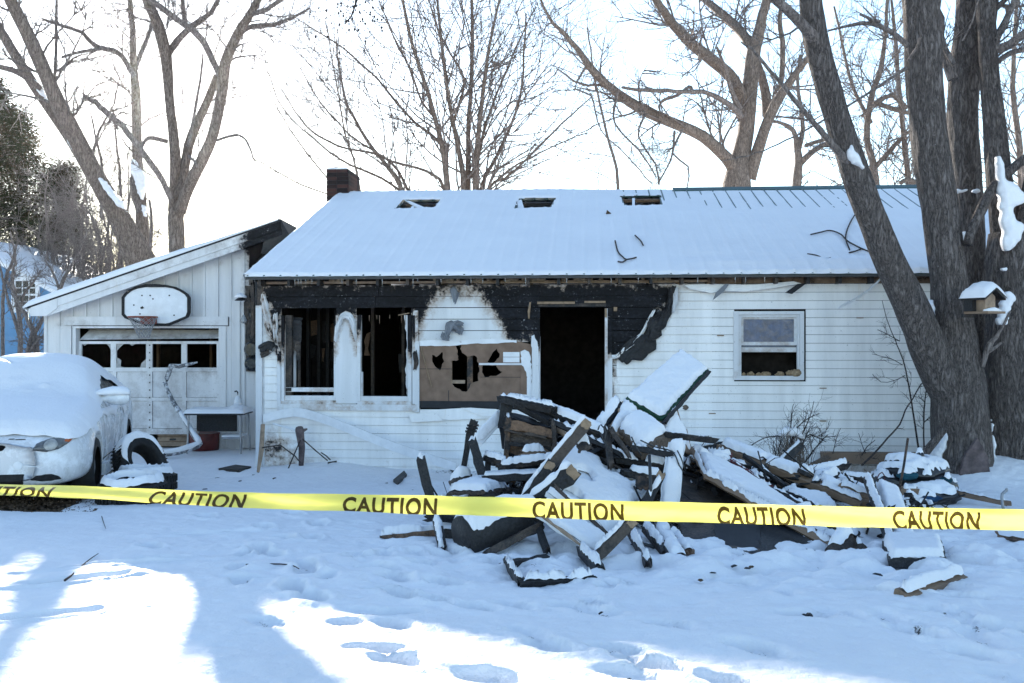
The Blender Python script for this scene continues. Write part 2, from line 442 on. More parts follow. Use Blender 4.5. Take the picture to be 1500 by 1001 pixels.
    me.materials.append(M['snow_ground']); me.shade_smooth()
    tag(link('snowy_ground', me), 'snow covered yard with footprints', None, None, 'structure')
CAR_H = R(14.5)                                   # heading: towards the camera, turned to its right
CAR_P = Vector((-.418 * 10.6, 10.6, 0))           # outer face of the front left wheel
CAR_O = CAR_P - Vector((math.cos(CAR_H), math.sin(CAR_H), 0)) * .88
HO = Vector((-3.546, 13.9, 0)); HTH = R(-4.5)
build_ground()

# ------------------------------------------------------------------ burned house
HX = Vector((math.cos(HTH), math.sin(HTH), 0)); HY = Vector((-math.sin(HTH), math.cos(HTH), 0))
house = empty('burned_house', HO, HTH, 'long white single storey house with fire charred front and snowy metal roof', 'house')
def to_local(p):
    q = Vector(p) - HO; return Vector((q.dot(HX), q.dot(HY), q.z))
CL = to_local((0, 0, CZ))
def ray(u, v):
    d = Vector(((u - 750) / F, 1, -(v - 500.5) / F)); return Vector((d.dot(HX), d.dot(HY), d.z))
def W(u, v, y=0.):
    d = ray(u, v); t = (y - CL.y) / d.y; p = CL + d * t; return (p.x, p.z)
EAVE_Y, EAVE_Z = -.30, W(600, 405, -.30)[1]
RXL = W(360, 405, -.30)[0]; RXR = 11.3
_lo, _hi = 2., 12.
for _ in range(60):                                # ridge depth from where the left rake meets the ridge in the picture
    d = (_lo + _hi) / 2
    if W(499, 285, d)[0] > RXL: _lo = d
    else: _hi = d
RID_Y = _lo; RID_Z = W(499, 285, RID_Y)[1]
SLOPE = math.atan2(RID_Z - EAVE_Z, RID_Y - EAVE_Y); SL = math.hypot(RID_Z - EAVE_Z, RID_Y - EAVE_Y)
print('ridge', RID_Y, RID_Z, 'slope', math.degrees(SLOPE), 'eave', EAVE_Z, RXL)
def RP(u, v):
    d = ray(u, v); n = Vector((0, -math.sin(SLOPE), math.cos(SLOPE))); q = Vector((0, EAVE_Y, EAVE_Z)) - CL
    p = CL + d * (q.dot(n) / d.dot(n)); return (p.x, (p.y - EAVE_Y) / math.cos(SLOPE))
def roofpt(x, s, h=0.):
    return Vector((x, EAVE_Y + s * math.cos(SLOPE) - h * math.sin(SLOPE), EAVE_Z + s * math.sin(SLOPE) + h * math.cos(SLOPE)))
DEPTH = RID_Y * 2
WALL_TOP = W(600, 418)[1]
def WP(pl): return [W(*p) for p in pl]
BLACK = WP([(379, 415), (986, 415), (984, 440), (970, 462), (955, 490), (930, 512), (900, 528), (897, 560), (778, 560), (776, 500), (748, 498),
            (735, 476), (716, 446), (700, 428), (645, 428), (624, 456), (611, 480), (606, 500), (600, 462), (412, 462), (408, 505), (398, 490), (393, 455), (384, 440)])
def wchar(x, z): d = sdpoly(x, z, BLACK); return np.clip(np.maximum(.5 - d / .40, .30 * np.exp(-np.maximum(d, 0) / .22)), 0, 1)
def grid_board(name, x0, x1, z0, z1, y0, y1, charf, mat, parent, res=.07, lap=0., wob=0., off=0.):
    "a board whose front face carries a burn value; front at y0, back at y1 (further in)"
    nx = max(2, int((x1 - x0) / res) + 1); nz = max(2, int((z1 - z0) / res) + 1)
    gx = np.linspace(x0, x1, nx); gz_ = np.linspace(z0, z1, nz)
    X, Z = np.meshgrid(gx, gz_); t = (Z - z0) / (z1 - z0)
    Yf = y0 + lap * t + wob * (vn(X * 2 + off, Z * 9 + off, 3) - .5)
    V = np.column_stack([X.ravel(), Yf.ravel(), Z.ravel()]); n = len(V)
    ch = charf(X.ravel(), Z.ravel()) if charf is not None else np.zeros(n)
    Fc = [(j * nx + i, j * nx + i + 1, (j + 1) * nx + i + 1, (j + 1) * nx + i) for j in range(nz - 1) for i in range(nx - 1)]
    Vb = np.array([(x0, y1, z0), (x1, y1, z0), (x1, y1, z1), (x0, y1, z1)])
    b, tp = list(range(nx)), [(nz - 1) * nx + i for i in range(nx)]
    lf, rt = [j * nx for j in range(nz)], [j * nx + nx - 1 for j in range(nz)]
    Fc.append(tuple(b[::-1] + [n, n + 1])); Fc.append(tuple(tp + [n + 2, n + 3]))
    Fc.append(tuple(lf + [n + 3, n])); Fc.append(tuple(rt[::-1] + [n + 1, n + 2]))
    Fc.append((n + 1, n, n + 3, n + 2))
    V = np.vstack([V, Vb]); ch = np.append(ch, [ch.mean()] * 4)
    return obj(name, V, Fc, mat, parent, False, {'char': ch})
def cut_spans(x0, x1, z0, z1, holes):
    "spans of a row left over after rectangular openings"
    sp = [(x0, x1)]
    for hx0, hx1, hz0, hz1 in holes:
        if hz1 <= z0 + .02 or hz0 >= z1 - .02: continue
        ns = []
        for a, b in sp:
            if hx1 <= a or hx0 >= b: ns.append((a, b)); continue
            if hx0 - a > .03: ns.append((a, hx0))
            if b - hx1 > .03: ns.append((hx1, b))
        sp = ns
    return sp
def rect(u0, v0, u1, v1):
    a = W(u0, v1); b = W(u1, v0); return (a[0], b[0], a[1], b[1])
WIN1 = rect(412, 458, 493, 594); WIN2 = rect(522, 458, 602, 594); PANEL = rect(615, 500, 779, 597); DOOR = rect(791, 449, 886, 700); WIN3 = rect(1078, 457, 1176, 553)
DOOR = (DOOR[0], DOOR[1], -.3, DOOR[3])
holes_sheath = [WIN1, WIN2, (PANEL[0], PANEL[1], PANEL[2] - .02, PANEL[3] - .03), DOOR, WIN3]
WEND = 11.15
# sheathing boards behind the siding
row = .158; k = 0; z = WALL_TOP
while z > .05:
    for a, b in cut_spans(.02, WEND - .02, max(z - row + .005, 0), z, holes_sheath):
        if a > W(1010, 500)[0] + .2: continue
        b2 = min(b, W(1010, 500)[0] + .3); seams = [a]; c = a + rng.uniform(.7, 2.2)
        while c < b2 - .4: seams.append(c); c += rng.uniform(1.3, 2.6)
        seams.append(b2)
        for p, q in zip(seams[:-1], seams[1:]):
            grid_board('sheathing_board', p + .002, q - .002, z - row + rng.uniform(.004, .011), z, -.002 + rng.uniform(-.006, .006), .03,
                       wchar, M['sheathing'], house, .06, rng.uniform(-.004, .006), .008, k); k += 1
    z -= row
# right-hand plain backing and the remaining walls
for nm, a, b, c, d_, e, f in (('wall_core', W(1010, 500)[0] + .25, WIN3[0], .032, .12, 0, WALL_TOP), ('wall_core', WIN3[1], WEND, .032, .12, 0, WALL_TOP),
                              ('wall_core', WIN3[0], WIN3[1], .032, .12, 0, WIN3[2]), ('wall_core', WIN3[0], WIN3[1], .032, .12, WIN3[3], WALL_TOP)):
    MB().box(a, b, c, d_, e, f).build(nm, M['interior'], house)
def gable(x0, x1, mat, nm):
    V = []; y0, y1 = .125, DEPTH - .1
    prof = [(y0, 0), (y1, 0), (y1, WALL_TOP), (RID_Y, RID_Z - .12), (y0, WALL_TOP + .02)]
    for x in (x0, x1): V += [(x, a, b) for a, b in prof]
    Fc = [(0, 1, 2, 3, 4), (9, 8, 7, 6, 5)] + [(i, i + 5, (i + 1) % 5 + 5, (i + 1) % 5) for i in range(5)]
    obj(nm, V, Fc, mat, house)
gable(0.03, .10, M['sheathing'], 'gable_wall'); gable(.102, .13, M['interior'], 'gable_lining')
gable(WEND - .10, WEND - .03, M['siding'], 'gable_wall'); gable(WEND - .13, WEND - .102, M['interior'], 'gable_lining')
# back wall with a burned-through slit that lets the daylight in
slit = W(571, 540, DEPTH - .1)
sx = slit[0]
bz = [(.13, sx - .06, .2, WALL_TOP), (sx + .05, WEND - .13, .2, WALL_TOP), (sx - .06, sx + .05, .2, W(571, 573, DEPTH - .1)[1]), (sx - .06, sx + .05, W(571, 500, DEPTH - .1)[1], WALL_TOP)]
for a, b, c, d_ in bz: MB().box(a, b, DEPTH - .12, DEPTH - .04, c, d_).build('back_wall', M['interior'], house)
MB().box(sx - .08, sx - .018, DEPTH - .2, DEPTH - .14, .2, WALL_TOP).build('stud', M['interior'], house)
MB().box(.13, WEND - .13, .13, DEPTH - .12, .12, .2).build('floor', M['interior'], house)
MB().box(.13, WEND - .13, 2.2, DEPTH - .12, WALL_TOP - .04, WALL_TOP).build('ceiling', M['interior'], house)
# partition with bare studs seen through the first window, and one behind the doorway
xa = W(446, 520, 1.5)[0]
def irr(x0, x1, z0, z1, y, mat, nm, parent=house, t=.02, am=.02):
    return fill_poly(nm, jag([(x0, z0), (x1, z0), (x1, z1), (x0, z1)], .09, am), [], t, mat, parent, lambda x, y_, z_: (x, y + y_, z_))
MB().box(.3, W(512, 500, 1.62)[0], 1.62, 1.68, .2, WALL_TOP).build('partition', M['interior'], house)
for u0, u1, v0, v1 in ((452, 465, 470, 492), (467, 478, 472, 502), (480, 490, 475, 500), (455, 462, 506, 524), (466, 475, 512, 528), (479, 490, 512, 530), (478, 489, 540, 556), (535, 541, 488, 520), (585, 592, 520, 545)):
    a = W(u0, v1, 1.6); b = W(u1, v0, 1.6); irr(a[0], b[0], a[1], b[1], 1.59, M['char_brown'], 'lath_patch', t=.02)
for u in (450, 466, 479, 491, 545, 590):
    x = W(u, 500, 1.4)[0]; MB().box(x - .022, x + .022, 1.42, 1.52, .2, WALL_TOP).build('stud', M['char'], house)
xd = W(838, 500, 3.4)[0]; MB().box(xd - 1.2, xd + 2.6, 3.4, 3.46, .2, WALL_TOP).build('partition', M['interior'], house)

# siding
SROW = .1135
BURN_EDGE = WP([(988, 415), (988, 440), (977, 460), (962, 476), (951, 500), (930, 516), (908, 524), (899, 532), (897, 560), (897, 720)])
def edge_x(z):
    for (x0, z0), (x1, z1) in zip(BURN_EDGE[:-1], BURN_EDGE[1:]):
        if z1 <= z <= z0: return x0 + (x1 - x0) * (z0 - z) / (z0 - z1 + 1e-9)
    return BURN_EDGE[-1][0]
def schar(x, z):
    "smoke and heat staining of the siding, in wall coordinates"
    q = BURN_EDGE; d = np.abs(sdpoly(x, z, [(a - .0, b) for a, b in q] + [(q[-1][0] - .5, q[-1][1]), (q[0][0] - .9, q[0][1])]))
    s = np.clip(np.maximum(.42 - d / .20, .24 * np.exp(-d / .28)), 0, .42)
    top = np.clip(.34 - (WALL_TOP - z) / .30, 0, .34) * (1 - sstep(5.9, 7.6, x))
    top2 = np.clip(.22 - (WALL_TOP - z) / .22, 0, .22)
    lowl = .48 * np.exp(-((x - .25) / .35) ** 2 - ((z - .35) / .25) ** 2) + .22 * np.exp(-((z - .10) / .14) ** 2)
    lo2 = .16 * np.exp(-((x - edge_x(.9)) / .4) ** 2 - ((z - .95) / .5) ** 2)
    return np.maximum.reduce([s, top, top2, lowl + 0 * x, lo2])
z = WALL_TOP - .005; r = 0
zlow = W(600, 600)[1]
while z > .0:
    z0 = z - SROW
    zm = z - SROW / 2
    if z0 > -.04:
        e = edge_x(zm) + rng.uniform(-.02, .05)
        sp = cut_spans(e, WEND + .02, z0, z, [(WIN3[0] - .035, WIN3[1] + .035, WIN3[2] - .05, WIN3[3] + .035)])
        if zm < zlow:
            sp = cut_spans(.10, e, z0, z, [(DOOR[0] - .12, DOOR[1] + .10, -1, 3)]) + sp
        elif zm < W(395, 512)[1]:
            sp.append((.10, W(407, 550)[0]))
        parts = [(a, b, z0, z) for a, b in sp]
        hx0, hx1, hz0, hz1 = WIN3[0] - .035, WIN3[1] + .035, WIN3[2] - .05, WIN3[3] + .035
        if z0 < hz0 - .015 < z: parts.append((hx0, hx1, z0, min(z, hz0)))
        if z0 < hz1 + .015 < z: parts.append((hx0, hx1, max(z0, hz1), z))
        for a, b, z0, z1_ in parts:
            cuts = [a]
            while b - cuts[-1] > 3.7: cuts.append(cuts[-1] + 3.66 - (r * 1.22) % 2.4)
            cuts.append(b)
            for p, q in zip(cuts[:-1], cuts[1:]):
                if q - p < .03: continue
                grid_board('siding_board', p, q + .008, z0 + .0025, z1_ - .0025, -.026 + rng.uniform(-.0015, .0015), -.006, schar, M['siding'], house, .09, .011, .004, r)
    z -= SROW; r += 1
# loose, sagging siding sheets below the fibreboard panel
for pts in ([(616, 601), (690, 597), (735, 600), (735, 612), (660, 615), (616, 612)], [(676, 597), (728, 599), (733, 609), (708, 610)], [(600, 606), (640, 604), (650, 616), (604, 618)]):
    off = -.05 - .02 * rng.random()
    fill_poly('loose_siding', WP(pts), [], .004, M['siding'], house, lambda x, y, z: (x, off + y - .05 * max(0, zlow - z), z))
# melted, blackened edge of the siding
def crumple(name, line, mat, parent, yo=-.05, am=.035, nseg=40, nw=8, ch=.12):
    "line: (x, z, half width)"
    L = smooth_path([(a, 0, b, w) for a, b, w in line], .04); V = []; n = len(L)
    for i, (x, _, zz, w) in enumerate(L):
        t = L[min(i + 1, n - 1)][:3] - L[max(i - 1, 0)][:3]; nx_, nz_ = -t[2], t[0]; m = math.hypot(nx_, nz_) + 1e-9
        for j in range(nw):
            s = (j / (nw - 1) - .5) * 2
            q = float(vn(i * .45, j * .9, 7)); q2 = float(vn(i * .3 + 9, j * .7, 8))
            ww = w * (.6 + .8 * float(vn(i * .5, s > 0, 5)))
            V.append((x + nx_ / m * ww * s, yo - am * (q * 1.6 - .3) - .03 * (1 - s * s), zz + nz_ / m * ww * s + (q2 - .5) * am * 1.2))
    Fc = [(i * nw + j, i * nw + j + 1, (i + 1) * nw + j + 1, (i + 1) * nw + j) for i in range(n - 1) for j in range(nw - 1)]
    o = obj(name, V, Fc, mat, parent, False, {'char': [ch + .5 * (float(vn(k * .05, k % nw, 3)) - .45) for k in range(len(V))]}); sd = o.modifiers.new('thickness', 'SOLIDIFY'); sd.thickness = .004
    return o
def CW(pl): return [(*W(u, v), w) for u, v, w in pl]
crumple('melted_siding', CW([(985, 420, .05), (983, 440, .06), (974, 460, .08), (960, 478, .11), (950, 498, .13), (936, 512, .14), (918, 522, .10), (912, 530, .05)]), M['char'], house)
crumple('melted_siding', CW([(990, 422, .02), (988, 442, .035), (985, 458, .02)]), M['trim_white'], house, -.06)
crumple('melted_siding', CW([(958, 455, .02), (944, 480, .025), (930, 500, .03), (915, 513, .03), (903, 523, .03), (896, 524, .02)]), M['siding'], house, -.03)
crumple('melted_siding', CW([(383, 512, .04), (395, 506, .06), (404, 510, .05)]), M['char'], house)
crumple('melted_siding', CW([(385, 521, .02), (394, 517, .03), (398, 514, .02)]), M['char'], house)
crumple('melted_siding', CW([(387, 430, .03), (390, 455, .05), (396, 480, .06), (404, 500, .05), (408, 520, .03)]), M['trim_white'], house, -.02, ch=.42)
crumple('melted_siding', CW([(406, 460, .035), (406, 474, .03), (405, 490, .025), (407, 505, .02)]), M['trim_white'], house, -.05, ch=.38)
for pl in ([(654, 495, .02), (660, 478, .06), (667, 476, .07), (674, 484, .06), (677, 490, .02)], [(648, 490, .02), (652, 494, .03), (660, 496, .02)], [(664, 478, .02), (672, 473, .025), (680, 475, .01)], [(667, 444, .01), (667, 434, .05), (668, 426, .07), (670, 424, .06)]):
    crumple('hanging_wrap_scrap', CW(pl), M['grey_sheet'], house, -.05, .05)

# wall base board, corner boards
def vboard(name, pts_u0, pts_u1, v0, v1, y0, y1, mat, cf=None):
    a = W(pts_u0, v1); b = W(pts_u1, v0); return grid_board(name, a[0], b[0], a[1], b[1], y0, y1, cf or (lambda x, z: 0 * x), mat, house, .05)
o = vboard('corner_board', 376, 385, 448, 690, -.045, -.004, M['trim_white'], lambda x, z: np.clip(.62 - (W(380, 440)[1] - z) / .3, 0, .7) + .3 * np.exp(-((z - .1) / .15) ** 2))
vboard('corner_post', 378, 385, 418, 447, -.03, .02, M['char'])
# eave: dark cavity, wooden plate, insulation, fascia
ez = W(500, 416)[1]
MB().box(0.0, WEND, -.02, .10, ez, ez + .032).build('wall_plate', M['tan_wood'], house)
MB().box(W(700, 416)[0], W(985, 416)[0], -.05, -.022, ez - .006, ez + .012).build('nailer', M['cut_wood'], house)
for i in range(26):
    x = i * .41 + .1
    if x < WEND: MB().box(x - .02, x + .02, -.24, .6, EAVE_Z - .115, EAVE_Z - .03).build('rafter_tail', M['char'], house)
MB().box(-.05, WEND + .05, .06, .1, ez + .033, EAVE_Z + .02).build('eave_blocking', M['interior'], house)
def fluff(x0, x1, y, z, n, rmin, rmax, nm, mat, parent, zsq=.7):
    mb = MB()
    for _ in range(n):
        cx = rng.uniform(x0, x1); r_ = rng.uniform(rmin, rmax); cy = y + rng.uniform(-.02, .03); a = rng.random() * 9
        bm = bmesh.new(); bmesh.ops.create_icosphere(bm, subdivisions=2, radius=1)
        Vv = [(cx + p.co.x * r_ * (1.2 + .9 * float(vn(p.co.x * 3 + a, p.co.z * 3, 3)) - .4), cy + p.co.y * r_ * .8, z + p.co.z * r_ * zsq * (1.3 + 1.1 * float(vn(p.co.x * 4 + a, p.co.y * 4, 4)) - .5)) for p in bm.verts]
        mb.add(Vv, [[q.index for q in f.verts] for f in bm.faces]); bm.free()
    return mb.build(nm, mat, parent, False)
for i in range(18):
    x = rng.uniform(.5, 5.6); fluff(x, x + rng.uniform(.12, .4), -.03, ez + .05, rng.randint(3, 7), .018, .045, 'insulation_tuft', M['insulation'], house)
a = W(1036, 416)[0]
grid_board('fascia', a, WEND + .05, W(1100, 416)[1], EAVE_Z - .004, -.06, -.03, lambda x, z: .25 + .3 * vn(x * 3, z * 20, 3), M['old_wood'], house, .06, .0, .01)
grid_board('fascia', -.05, .9, ez + .034, EAVE_Z - .01, -.07, -.05, lambda x, z: .9 + 0 * x, M['sheathing'], house, .1)
fill_poly('sagging_soffit', WP([(1000, 418), (1046, 417), (1100, 418), (1160, 413), (1172, 416), (1130, 423), (1090, 428), (1060, 427), (1040, 430), (1010, 424)]), [], .006, M['siding'], house, lambda x, y, z: (x, -.10 + y - .06 * math.sin(x * 3) * (z - 2.45), z))
for pl, mt in (([(1066, 417), (1058, 428), (1044, 439), (1041, 441), (1046, 430), (1060, 417)], 'grey_sheet'), ([(1178, 416), (1156, 432), (1146, 430), (1165, 417)], 'tar_strip')):
    fill_poly('hanging_soffit_strip', WP(pl), [], .006, M[mt], house, lambda x, y, z: (x, -.16 + y - .25 * (2.56 - z), z))
gs = W(1293, 405, -.25); ge = W(1230, 450, -.45)
V, Fc = [], []
N = 14
for i in range(N + 1):
    t = i / N; x = gs[0] + (ge[0] - gs[0]) * t; zz = gs[1] + (ge[1] - gs[1]) * (t ** .85) - .03 * math.sin(t * 3.1); y = -.25 - .2 * t
    w = .045 * (1 - .55 * t)
    for dx, dz, dy in ((-w * .6, -w, 0), (w * .4, w * .6, .0), (w * .7, w, .05), (-w * .2, -w * .6, .05)): V.append((x + dx, y + dy, zz + dz))
for i in range(N):
    for j in range(4): k = (j + 1) % 4; Fc.append((i * 4 + j, i * 4 + k, i * 4 + 4 + k, i * 4 + 4 + j))
Fc += [(3, 2, 1, 0), tuple(N * 4 + j for j in range(4))]
obj('hanging_drip_strip', V, Fc, M['white_paint'], house)
# ledge board and lower siding at the right
l0, l1 = W(1205, 664, -.16), W(1352, 679, -.16)
MB().box(l0[0], l1[0], -.2, -.03, W(1280, 680, -.2)[1], W(1280, 664, -.2)[1]).build('foundation_ledge', M['old_wood'], house)
grid_board('foundation_siding', l0[0] - .1, WEND, 0, W(1280, 682, -.03)[1], -.05, -.03, lambda x, z: .3 + 0 * x, M['siding'], house, .1)
fill_poly('bent_ledge_end', WP([(1172, 690), (1180, 678), (1206, 664), (1212, 668), (1192, 684), (1180, 694)]), [], .05, M['burlap'], house, lambda x, y, z: (x, -.22 + y, z))

# windows 1 and 2
def frame_piece(u0, v0, u1, v1, y0, y1, nm, mat='trim_white', cf=None, parent=house):
    a = W(u0, v1, y0); b = W(u1, v0, y0)
    return grid_board(nm, a[0], b[0], a[1], b[1], y0, y1, cf, M[mat], parent, .04, 0, .006)
vburn = lambda v_full, v_none, lo=.15: (lambda x, z: np.clip((z - W(500, v_none)[1]) / (W(500, v_full)[1] - W(500, v_none)[1]), lo, 1) * .95)
win = obj('window', *(lambda m: (m.V, m.F))(MB().box(WIN1[0], WIN1[1], .02, .05, WIN1[2] - .03, WIN1[2])), M['trim_white'], house)
frame_piece(406, 515, 411, 594, -.05, .03, 'jamb', cf=vburn(515, 545), parent=win)
frame_piece(412, 462, 416, 588, -.045, .06, 'jamb', cf=vburn(470, 560), parent=win)
frame_piece(413, 462, 427, 592, .03, .12, 'jamb', 'char', parent=win)
frame_piece(489, 470, 493, 590, -.01, .06, 'jamb', cf=vburn(470, 555), parent=win)
frame_piece(414, 568, 490, 574, .03, .07, 'sash_rail', cf=lambda x, z: .08 + .3 * vn(x * 9, z * 9, 9), parent=win)
frame_piece(414, 580, 490, 587, -.01, .1, 'sill', cf=lambda x, z: .2 + 0 * x, parent=win)
frame_piece(410, 587, 492, 592, -.04, .02, 'sill', cf=lambda x, z: .15 + .3 * vn(x * 9, z * 9, 8), parent=win)
frame_piece(424, 500, 433, 567, .20, .24, 'sash_stile', cf=vburn(498, 525), parent=win)
frame_piece(436, 465, 440, 567, .22, .25, 'curtain_rag', 'char', parent=win)
fill_poly('curtain_rag', jag(WP([(416, 465), (440, 465), (438, 500), (434, 540), (428, 500), (424, 568), (418, 560)]), .04, .012), [], .006, M['char'], win, lambda x, y, z: (x, .10 + y + .02 * math.sin(x * 60), z))
pan = frame_piece(492, 462, 523, 591, -.03, .0, 'mullion_panel', cf=lambda x, z: np.clip(.50 - sdpoly(x, z, [W(492, 520), W(500, 475), (W(507, 468)), (W(515, 475)), W(523, 520), W(523, 440), W(492, 440)]) / .15, .10, .5))
crumple('melted_siding', CW([(493, 500, .012), (496, 480, .03), (503, 464, .045), (512, 464, .045), (519, 478, .035), (522, 498, .012)]), M['trim_white'], house, -.05)
win = obj('window', *(lambda m: (m.V, m.F))(MB().box(WIN2[0], WIN2[1], .02, .05, WIN2[2] - .03, WIN2[2])), M['trim_white'], house)
frame_piece(523, 462, 528, 588, -.04, .05, 'jamb', cf=vburn(470, 525), parent=win)
frame_piece(529, 545, 531, 583, .0, .05, 'jamb', cf=lambda x, z: .2 + 0 * x, parent=win)
frame_piece(597, 462, 603, 588, -.04, .05, 'jamb', cf=vburn(480, 560), parent=win)
frame_piece(604, 462, 608, 592, -.05, .0, 'jamb', cf=vburn(470, 530), parent=win)
frame_piece(528, 581, 598, 588, -.02, .08, 'sill', cf=lambda x, z: .1 + 0 * x, parent=win)
frame_piece(523, 588, 603, 593, -.045, .02, 'sill', cf=lambda x, z: .12 + .3 * vn(x * 9, z * 9, 9), parent=win)
fill_poly('melted_edge', jag(WP([(592, 462), (598, 462), (598, 560), (596, 580), (594, 540), (596, 500)]), .04, .01), [], .01, M['trim_white'], win, lambda x, y, z: (x, .0 + y, z))
frame_piece(406, 593, 611, 601, -.06, -.002, 'window_ledge', cf=lambda x, z: .16 + .22 * vn(x * 6, z * 9, 2))
frame_piece(608, 500, 614, 604, -.055, -.002, 'trim_board', cf=vburn(470, 512))
frame_piece(605, 455, 612, 500, -.045, -.004, 'trim_board', cf=lambda x, z: .42 + .25 * (vn(x * 20, z * 8, 4) - .5))
crumple('melted_siding', CW([(609, 515, .03), (611, 528, .03), (609, 541, .02)]), M['char'], house, -.06)
for u, v0, v1 in ((541, 462, 471), (556, 462, 475), (588, 462, 473), (552, 462, 468), (594, 462, 476), (571, 462, 467)):
    a = W(u, v1); b = W(u, v0); MB().tube([(a[0], .0, a[1]), (a[0], .0, b[1])], [.002, .006], 5).build('hanging_strip', M['old_wood'], house)
MB().tube([(*W(584, 462)[:1], -.03, W(584, 462)[1]), (W(600, 459)[0], -.03, W(600, 459)[1])], .008, 6).build('splinter', M['cut_wood'], house)

# fibreboard panel with holes
hl = [[(668, 505), (675, 503), (676, 517), (684, 522), (698, 522), (702, 540), (700, 558), (690, 563), (684, 575), (677, 573), (666, 568), (662, 562), (662, 530), (672, 528)],
      [(632, 519), (639, 524), (648, 516), (650, 530), (645, 543), (640, 539), (634, 530)],
      [(713, 530), (720, 520), (727, 511), (733, 521), (727, 530), (719, 533)], [(707, 535), (726, 535), (735, 546), (728, 552), (722, 551), (711, 552), (706, 545)]]
pnl = fill_poly('fiberboard_panel', WP([(615, 501), (663, 503), (673, 501), (700, 500), (752, 499), (779, 505), (779, 588), (615, 588)]), [jag(WP(h), .03, .012) for h in hl], .014, M['fiberboard'], house, lambda x, y, z: (x, -.016 + y, z))
for v in (541, 552, 567, 517, 530):
    a = W(615, v); b = W(rng.uniform(690, 775), v)
MB().box(W(615, 540)[0], W(662, 540)[0], -.019, -.0165, W(640, 541)[1], W(640, 540.2)[1]).build('panel_joint', M['tar_strip'], pnl)
MB().box(W(704, 540)[0], W(778, 540)[0], -.019, -.0165, W(640, 552.7)[1], W(640, 552)[1]).build('panel_joint', M['tar_strip'], pnl)
MB().box(W(657, 540)[0], W(657.8, 540)[0], -.019, -.0165, W(640, 588)[1], W(640, 572)[1]).build('panel_joint', M['tar_strip'], pnl)
MB().box(W(615, 590)[0], W(779, 590)[0], -.03, -.004, W(640, 597.5)[1], W(640, 587.5)[1]).build('tar_paper_strip', M['tar_strip'], house)
MB().box(W(658, 520)[0], W(662, 520)[0], .0, .04, W(660, 568)[1], W(660, 528)[1]).build('stud', M['cut_wood'], house)
MB().box(W(684, 520)[0], W(692, 520)[0], .02, .10, W(660, 580)[1], W(660, 520)[1]).build('stud', M['char_brown'], house)
MB().box(W(662, 520)[0], W(681, 520)[0], .0, .04, W(660, 562)[1], W(660, 557)[1]).build('stud', M['tan_wood'], house)
MB().box(W(702, 520)[0], W(774, 520)[0], -.034, -.018, W(740, 535)[1], W(740, 532)[1]).build('panel_batten', M['trim_white'], house)
MB().tube([(W(617, 508)[0], -.03, W(617, 508)[1]), (W(627, 545)[0], -.035, W(627, 545)[1]), (W(633, 566)[0], -.04, W(633, 566)[1])], .008, 5).build('splinter', M['cut_wood'], house)
for a, b, c, d_ in ((737, 516, 761, 523), (737, 523.6, 761, 531)):
    frame_piece(a, b, c, d_, -.03, -.016, 'siding_remnant', 'white_paint')
fill_poly('torn_wrap', jag(WP([(762, 515), (768, 513), (776, 516), (779, 540), (776, 560), (770, 545), (765, 535)]), .03, .01), [], .01, M['white_paint'], house, lambda x, y, z: (x, -.035 + y, z))
fill_poly('torn_wrap', jag(WP([(768, 560), (779, 540), (780, 600), (762, 592)]), .03, .008), [], .01, M['white_paint'], house, lambda x, y, z: (x, -.032 + y, z))
MB().box(W(763, 560)[0], W(772, 560)[0], -.034, -.016, W(766, 578)[1], W(766, 538)[1]).build('trim_board', M['fiberboard'], house)
fill_poly('torn_siding', jag(WP([(615, 499), (640, 498), (662, 498), (676, 502), (676, 498), (720, 496), (757, 499), (757, 502), (690, 504), (664, 507), (615, 507)]), .05, .006), [], .006, M['white_paint'], house, lambda x, y, z: (x, -.03 + y, z))

# doorway
dr = MB().box(DOOR[0] - .02, DOOR[1] + .02, .0, .16, DOOR[3], DOOR[3] + .04).build('door_frame', M['char'], house)
frame_piece(779, 493, 791, 700, -.05, .08, 'jamb', cf=vburn(488, 530, .06), parent=dr)
frame_piece(886, 452, 890, 700, -.045, .09, 'jamb', cf=lambda x, z: .30 + 0 * x, parent=dr)
frame_piece(890, 452, 897, 700, -.035, .0, 'jamb', cf=vburn(505, 535, .06), parent=dr)
frame_piece(886, 452, 889, 465, -.055, -.046, 'jamb', 'cut_wood', parent=dr)
for a, b, c, d_ in ((787, 442, 842, 445.5), (856, 441, 887, 444), (899, 450, 904, 456)): frame_piece(a, b, c, d_, -.03, -.01, 'splinter', 'cut_wood')
MB().tube([(W(777, 443)[0], -.03, W(777, 443)[1]), (W(775, 456)[0], -.04, W(775, 456)[1]), (W(775, 467)[0], -.03, W(775, 467)[1])], [.012, .02, .012], 6).build('splinter', M['cut_wood'], house)
fill_poly('melted_trim', jag(WP([(778, 492), (782, 490), (789, 505), (790, 600), (779, 600), (781, 530)]), .04, .01), [], .012, M['trim_white'], house, lambda x, y, z: (x, -.07 + y, z))

